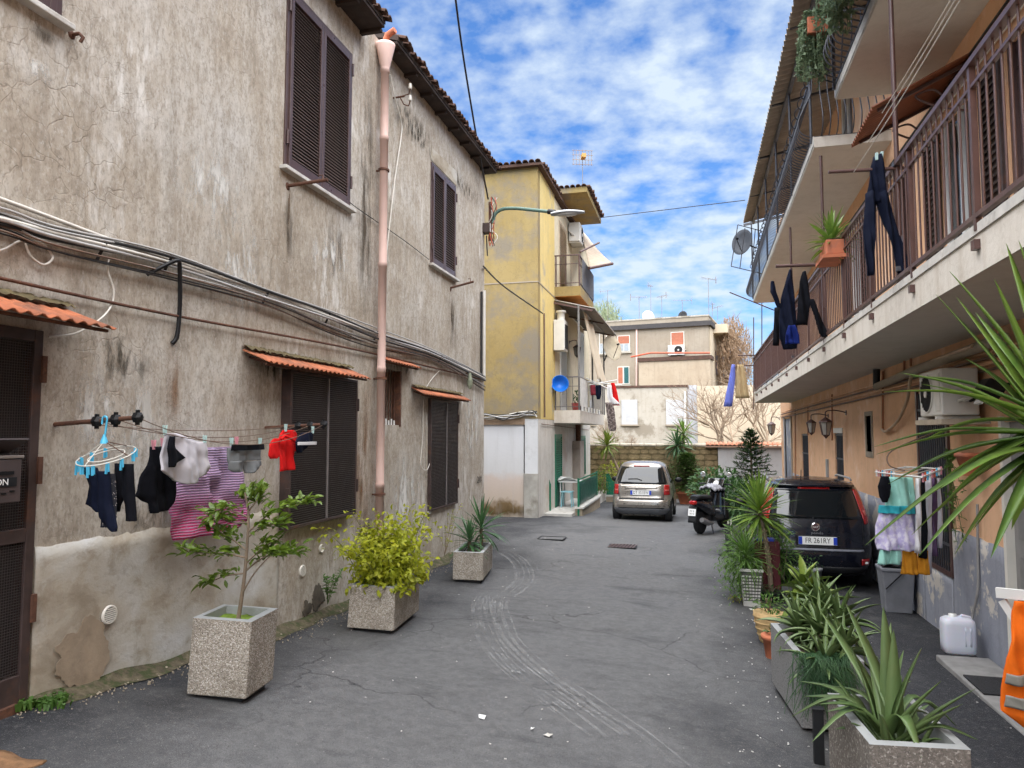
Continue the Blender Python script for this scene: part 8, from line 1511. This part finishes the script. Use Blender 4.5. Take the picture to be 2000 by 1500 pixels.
q = PG(1757, 1198); w_ = .32; t = thing('waste_bin', 'grey plastic bin with black bag edge under the peg rack', 'bin', q); hb = PY(1757, 1112, q.y).z-q.z; M_bin = pm('grey_bin_plastic', (.20,.205,.225), .5)
MB().add([(q.x-.15, q.y, q.z), (q.x+.15, q.y, q.z), (q.x+.15, q.y+.26, q.z), (q.x-.15, q.y+.26, q.z), (q.x-.19, q.y-.03, q.z+hb), (q.x+.19, q.y-.03, q.z+hb), (q.x+.19, q.y+.30, q.z+hb), (q.x-.19, q.y+.30, q.z+hb)], [(0,3,2,1),(0,1,5,4),(1,2,6,5),(2,3,7,6),(3,0,4,7),(4,5,6,7)]).build('body', M_bin, t, bevel=.012); MB().box((q.x-.20, q.y-.045, q.z+hb-.03), (q.x+.20, q.y+.31, q.z+hb+.012)).build('rim', M_bin, t, bevel=.01); MB().grid(lambda u, v: (q.x-.19+.38*u, q.y-.03+.33*v, q.z+hb+.02+.04*abs(math.sin(u*7+v*4))), 10, 8, True, (0, 0, .006)).build('bag', M_black, t); MB().bar((q.x-.16, q.y-.05, q.z+hb*.55), (q.x+.04, q.y-.055, q.z+hb*.93), .012, .012).build('strap', M_black, t)
q = PG(1880, 1294); t = thing('water_jug', 'translucent white plastic jerrycan on the step slab by the wall', 'jug', q); hb = .40; M_jug = pm('milky_plastic', (.62,.64,.72), .4, .04, 4, 0, Subsurface_Weight=.25)
def jug(u, v):
    a = 2*math.pi*u; z = [0, .01, .03, .1, .3, .345, .37, .38][min(7, round(v*7))]; s_ = [.0, .8, .97, 1, 1, .95, .7, .0][min(7, round(v*7))]; n_ = 4.5; c, s2 = math.cos(a), math.sin(a); return Vector((q.x+.145*s_*math.copysign(abs(c)**(2/n_), c), q.y+.10+.10*s_*math.copysign(abs(s2)**(2/n_), s2), q.z+.05+z*.96))
MB().grid(jug, 40, 7).build('body', M_jug, t); MB().lathe([(.035, 0), (.035, .035), (.0, .036)], (q.x-.04, q.y+.10, q.z+.40), 14).build('cap', M_wht, t); MB().tube([(q.x+.02, q.y+.1, q.z+.40), (q.x+.04, q.y+.1, q.z+.425), (q.x+.11, q.y+.1, q.z+.41), (q.x+.13, q.y+.1, q.z+.36)], .014, 6).build('handle', M_jug, t); fixn(MB().grid(lambda u, v: (q.x+.03+.06*u, q.y-.006+.01*math.sin(math.pi*u), q.z+.15+.18*v), 4, 4, True, (0, .004, 0)).build('grip_recess_shade', pm('shaded_milky_plastic', (.50,.52,.60), .4), t))  # shade of the jug's grip hollow is painted as a darker patch
wire('drain_hose', [rw(1909, 985, RX-.03), rw(1910, 1080, RX-.03), rw(1910, 1150, RX-.04), rw(1900, 1200, RX-.06), rw(1893, 1228, RX-.12)], .013, pm('grey_hose', (.28,.27,.26), .5), 'grey hose running down the peach wall into the jerrycan', 'hose')
# white folding rail with hi-vis cloth
yq = 4.75; t = thing('white_trestle', 'white wooden trestle rail at the right edge', 'trestle', PY(1990, 1300, yq)); A = PY(1946, 1157, yq); MB().bar(A, PY(2100, 1172, yq-.2), .03, .055).build('top_rail', M_wht, t); MB().bar(PY(1958, 1172, yq), PY(2060, 1330, yq-.15), .03, .04).build('leg', M_wht, t); MB().bar(PY(2070, 1172, yq-.2), PY(2090, 1500, yq-.3), .03, .04).build('leg', M_wht, t); MB().bar(PY(2080, 1172, yq+.3), PY(2085, 1440, yq+.3), .03, .04).build('leg', M_wht, t)
hv = hang('safety_vest', 'orange safety vest with grey reflective bands over the white trestle', 'safety vest', [[(1178, 1985, 2080), (1230, 1978, 2085), (1290, 1966, 2085), (1350, 1960, 2090), (1395, 1958, 2090), (1425, 2000, 2090)]], yq-.10, cloth_mat('hivis_orange', (.85,.16,.012), .8, .12), .02, 5, 4)
for z0_, z1__ in ((1312, 1332), (1356, 1378)): fixn(strips((0, yq-.10-.035, 0), (1,0,0), (0,0,1), (0,-1,0), [[(PY(1965, z0_, yq-.1).z, PY(1962, z0_, yq-.1).x, PY(2088, z0_, yq-.1).x), (PY(1965, z1__, yq-.1).z, PY(1959, z1__, yq-.1).x, PY(2088, z1__, yq-.1).x)]], .02, 5, th=.004, seed=4).build('reflective_band', pm('grey_reflective', (.26,.25,.22), .4), hv))
# wall pots and mailbox at the near door
q = rw(1925, 905); t = thing('wall_pot', 'terracotta wall pot hung left of the near right door', 'pot', q); MB().lathe([(.06, -.12), (.11, .06), (.125, .06), (.125, .10), (.11, .10)], (RX-.14, q.y, q.z), 18).build('pot', M_terra, t); MB().tube([(RX, q.y, q.z+.05), (RX-.08, q.y, q.z+.05)], .012, 6).build('hook', M_rust, t)
q = rw(1893, 940); t = thing('trailing_vine', 'trailing small leaved plant hanging on the peach wall behind the yucca leaves', 'plant', q); rr = random.Random(17); pts = []
for k in range(9):
    a = Vector((RX-.12, q.y+rr.uniform(-.12, .12), q.z+.22)); e = a+Vector((rr.uniform(-.1, .05), rr.uniform(-.15, .15), -rr.uniform(.3, .85))); P = cat([a, a+Vector((-.05, 0, .03)), e], 6); MB().tube(P, .003, 4).build('stem', L_grn, t); pts += [(p, (rr.uniform(-1, 1), rr.uniform(-1, 1), -.4)) for p in P[2:] for _ in range(5)]
scatter_leaves(t, pts, L_grn, .055, 18, wf=.3)
q = rw(1972, 762); t = thing('wall_floodlight', 'black bulkhead lamp above the near right door', 'lamp', q); MB().obox((RX-.16, q.y, q.z), (.16, .22, .16), Euler((0, R(35), 0)).to_matrix()).build('housing', M_black, t, bevel=.015); MB().obox((RX-.22, q.y, q.z-.07), (.02, .16, .12), Euler((0, R(35), 0)).to_matrix()).build('glass', M_wht, t); MB().tube([(RX, q.y, q.z+.05), (RX-.12, q.y, q.z)], .02, 6).build('arm', M_black, t)
# render settings that do not change the picture's content
cy = scene.cycles; scene.render.engine = 'CYCLES'; cy.max_bounces = 6; cy.diffuse_bounces = 4; cy.glossy_bounces = 3; cy.transmission_bounces = 3; cy.transparent_max_bounces = 16; cy.caustics_reflective = False; cy.caustics_refractive = False; cy.use_denoising = True; cy.use_adaptive_sampling = True; cy.adaptive_threshold = .02
# repeats of one kind carry a shared group
GROUPS = {'planter': 'concrete planters along the street', 'window_awning': 'orange awnings on the left house', 'sock': 'socks on the round hanger', 'clothes_line': 'clothes lines of the left house', 'clothes_line_bracket': 'brackets of the left clothes lines', 'roof_antenna': 'aerials on the roofs', 'flower_pot': 'flower pots around the street', 'wall_lantern': 'wall lanterns', 'aloe': 'aloes in the right troughs', 'yucca': 'yuccas around the street', 'parked_car': 'cars parked in the street', 'air_conditioner': 'outdoor air conditioners', 'satellite_dish': 'satellite dishes', 'bare_tree': 'bare trees before the back buildings', 'far_tree': 'trees far behind', 'washing_pole': 'washing poles on the first floor rail', 'washing_line': 'washing lines on the right house', 'hanging_plant': 'trailing plants on the upper balcony', 'hanging_garment': 'garments on the peg rack', 'paper_scrap': 'paper scraps on the road', 'drain_cover': 'covers in the road', 'wall_bracket': 'tube brackets on the left house', 'loose_cable': 'loose cables on the left house', 'overhead_cable': 'overhead cables', 'fence_panel': 'green fence panels', 'shrub': 'green shrubs on the right and at the street end', 'bush': 'bushes at the tufa wall', 'weed': 'weeds at the left wall foot', 'wall_weed': 'weeds on the left wall', 'hose': 'hoses on the walls', 'mint_hem': 'mint hems under the skirt', 'orange_cloth': 'orange cloth ends on the rack'}
for o in scene.objects:
    if o.parent is None and 'label' in o.keys() and 'group' not in o.keys():
        gname = GROUPS.get(o.name.split('.')[0])
        if gname: o['group'] = gname
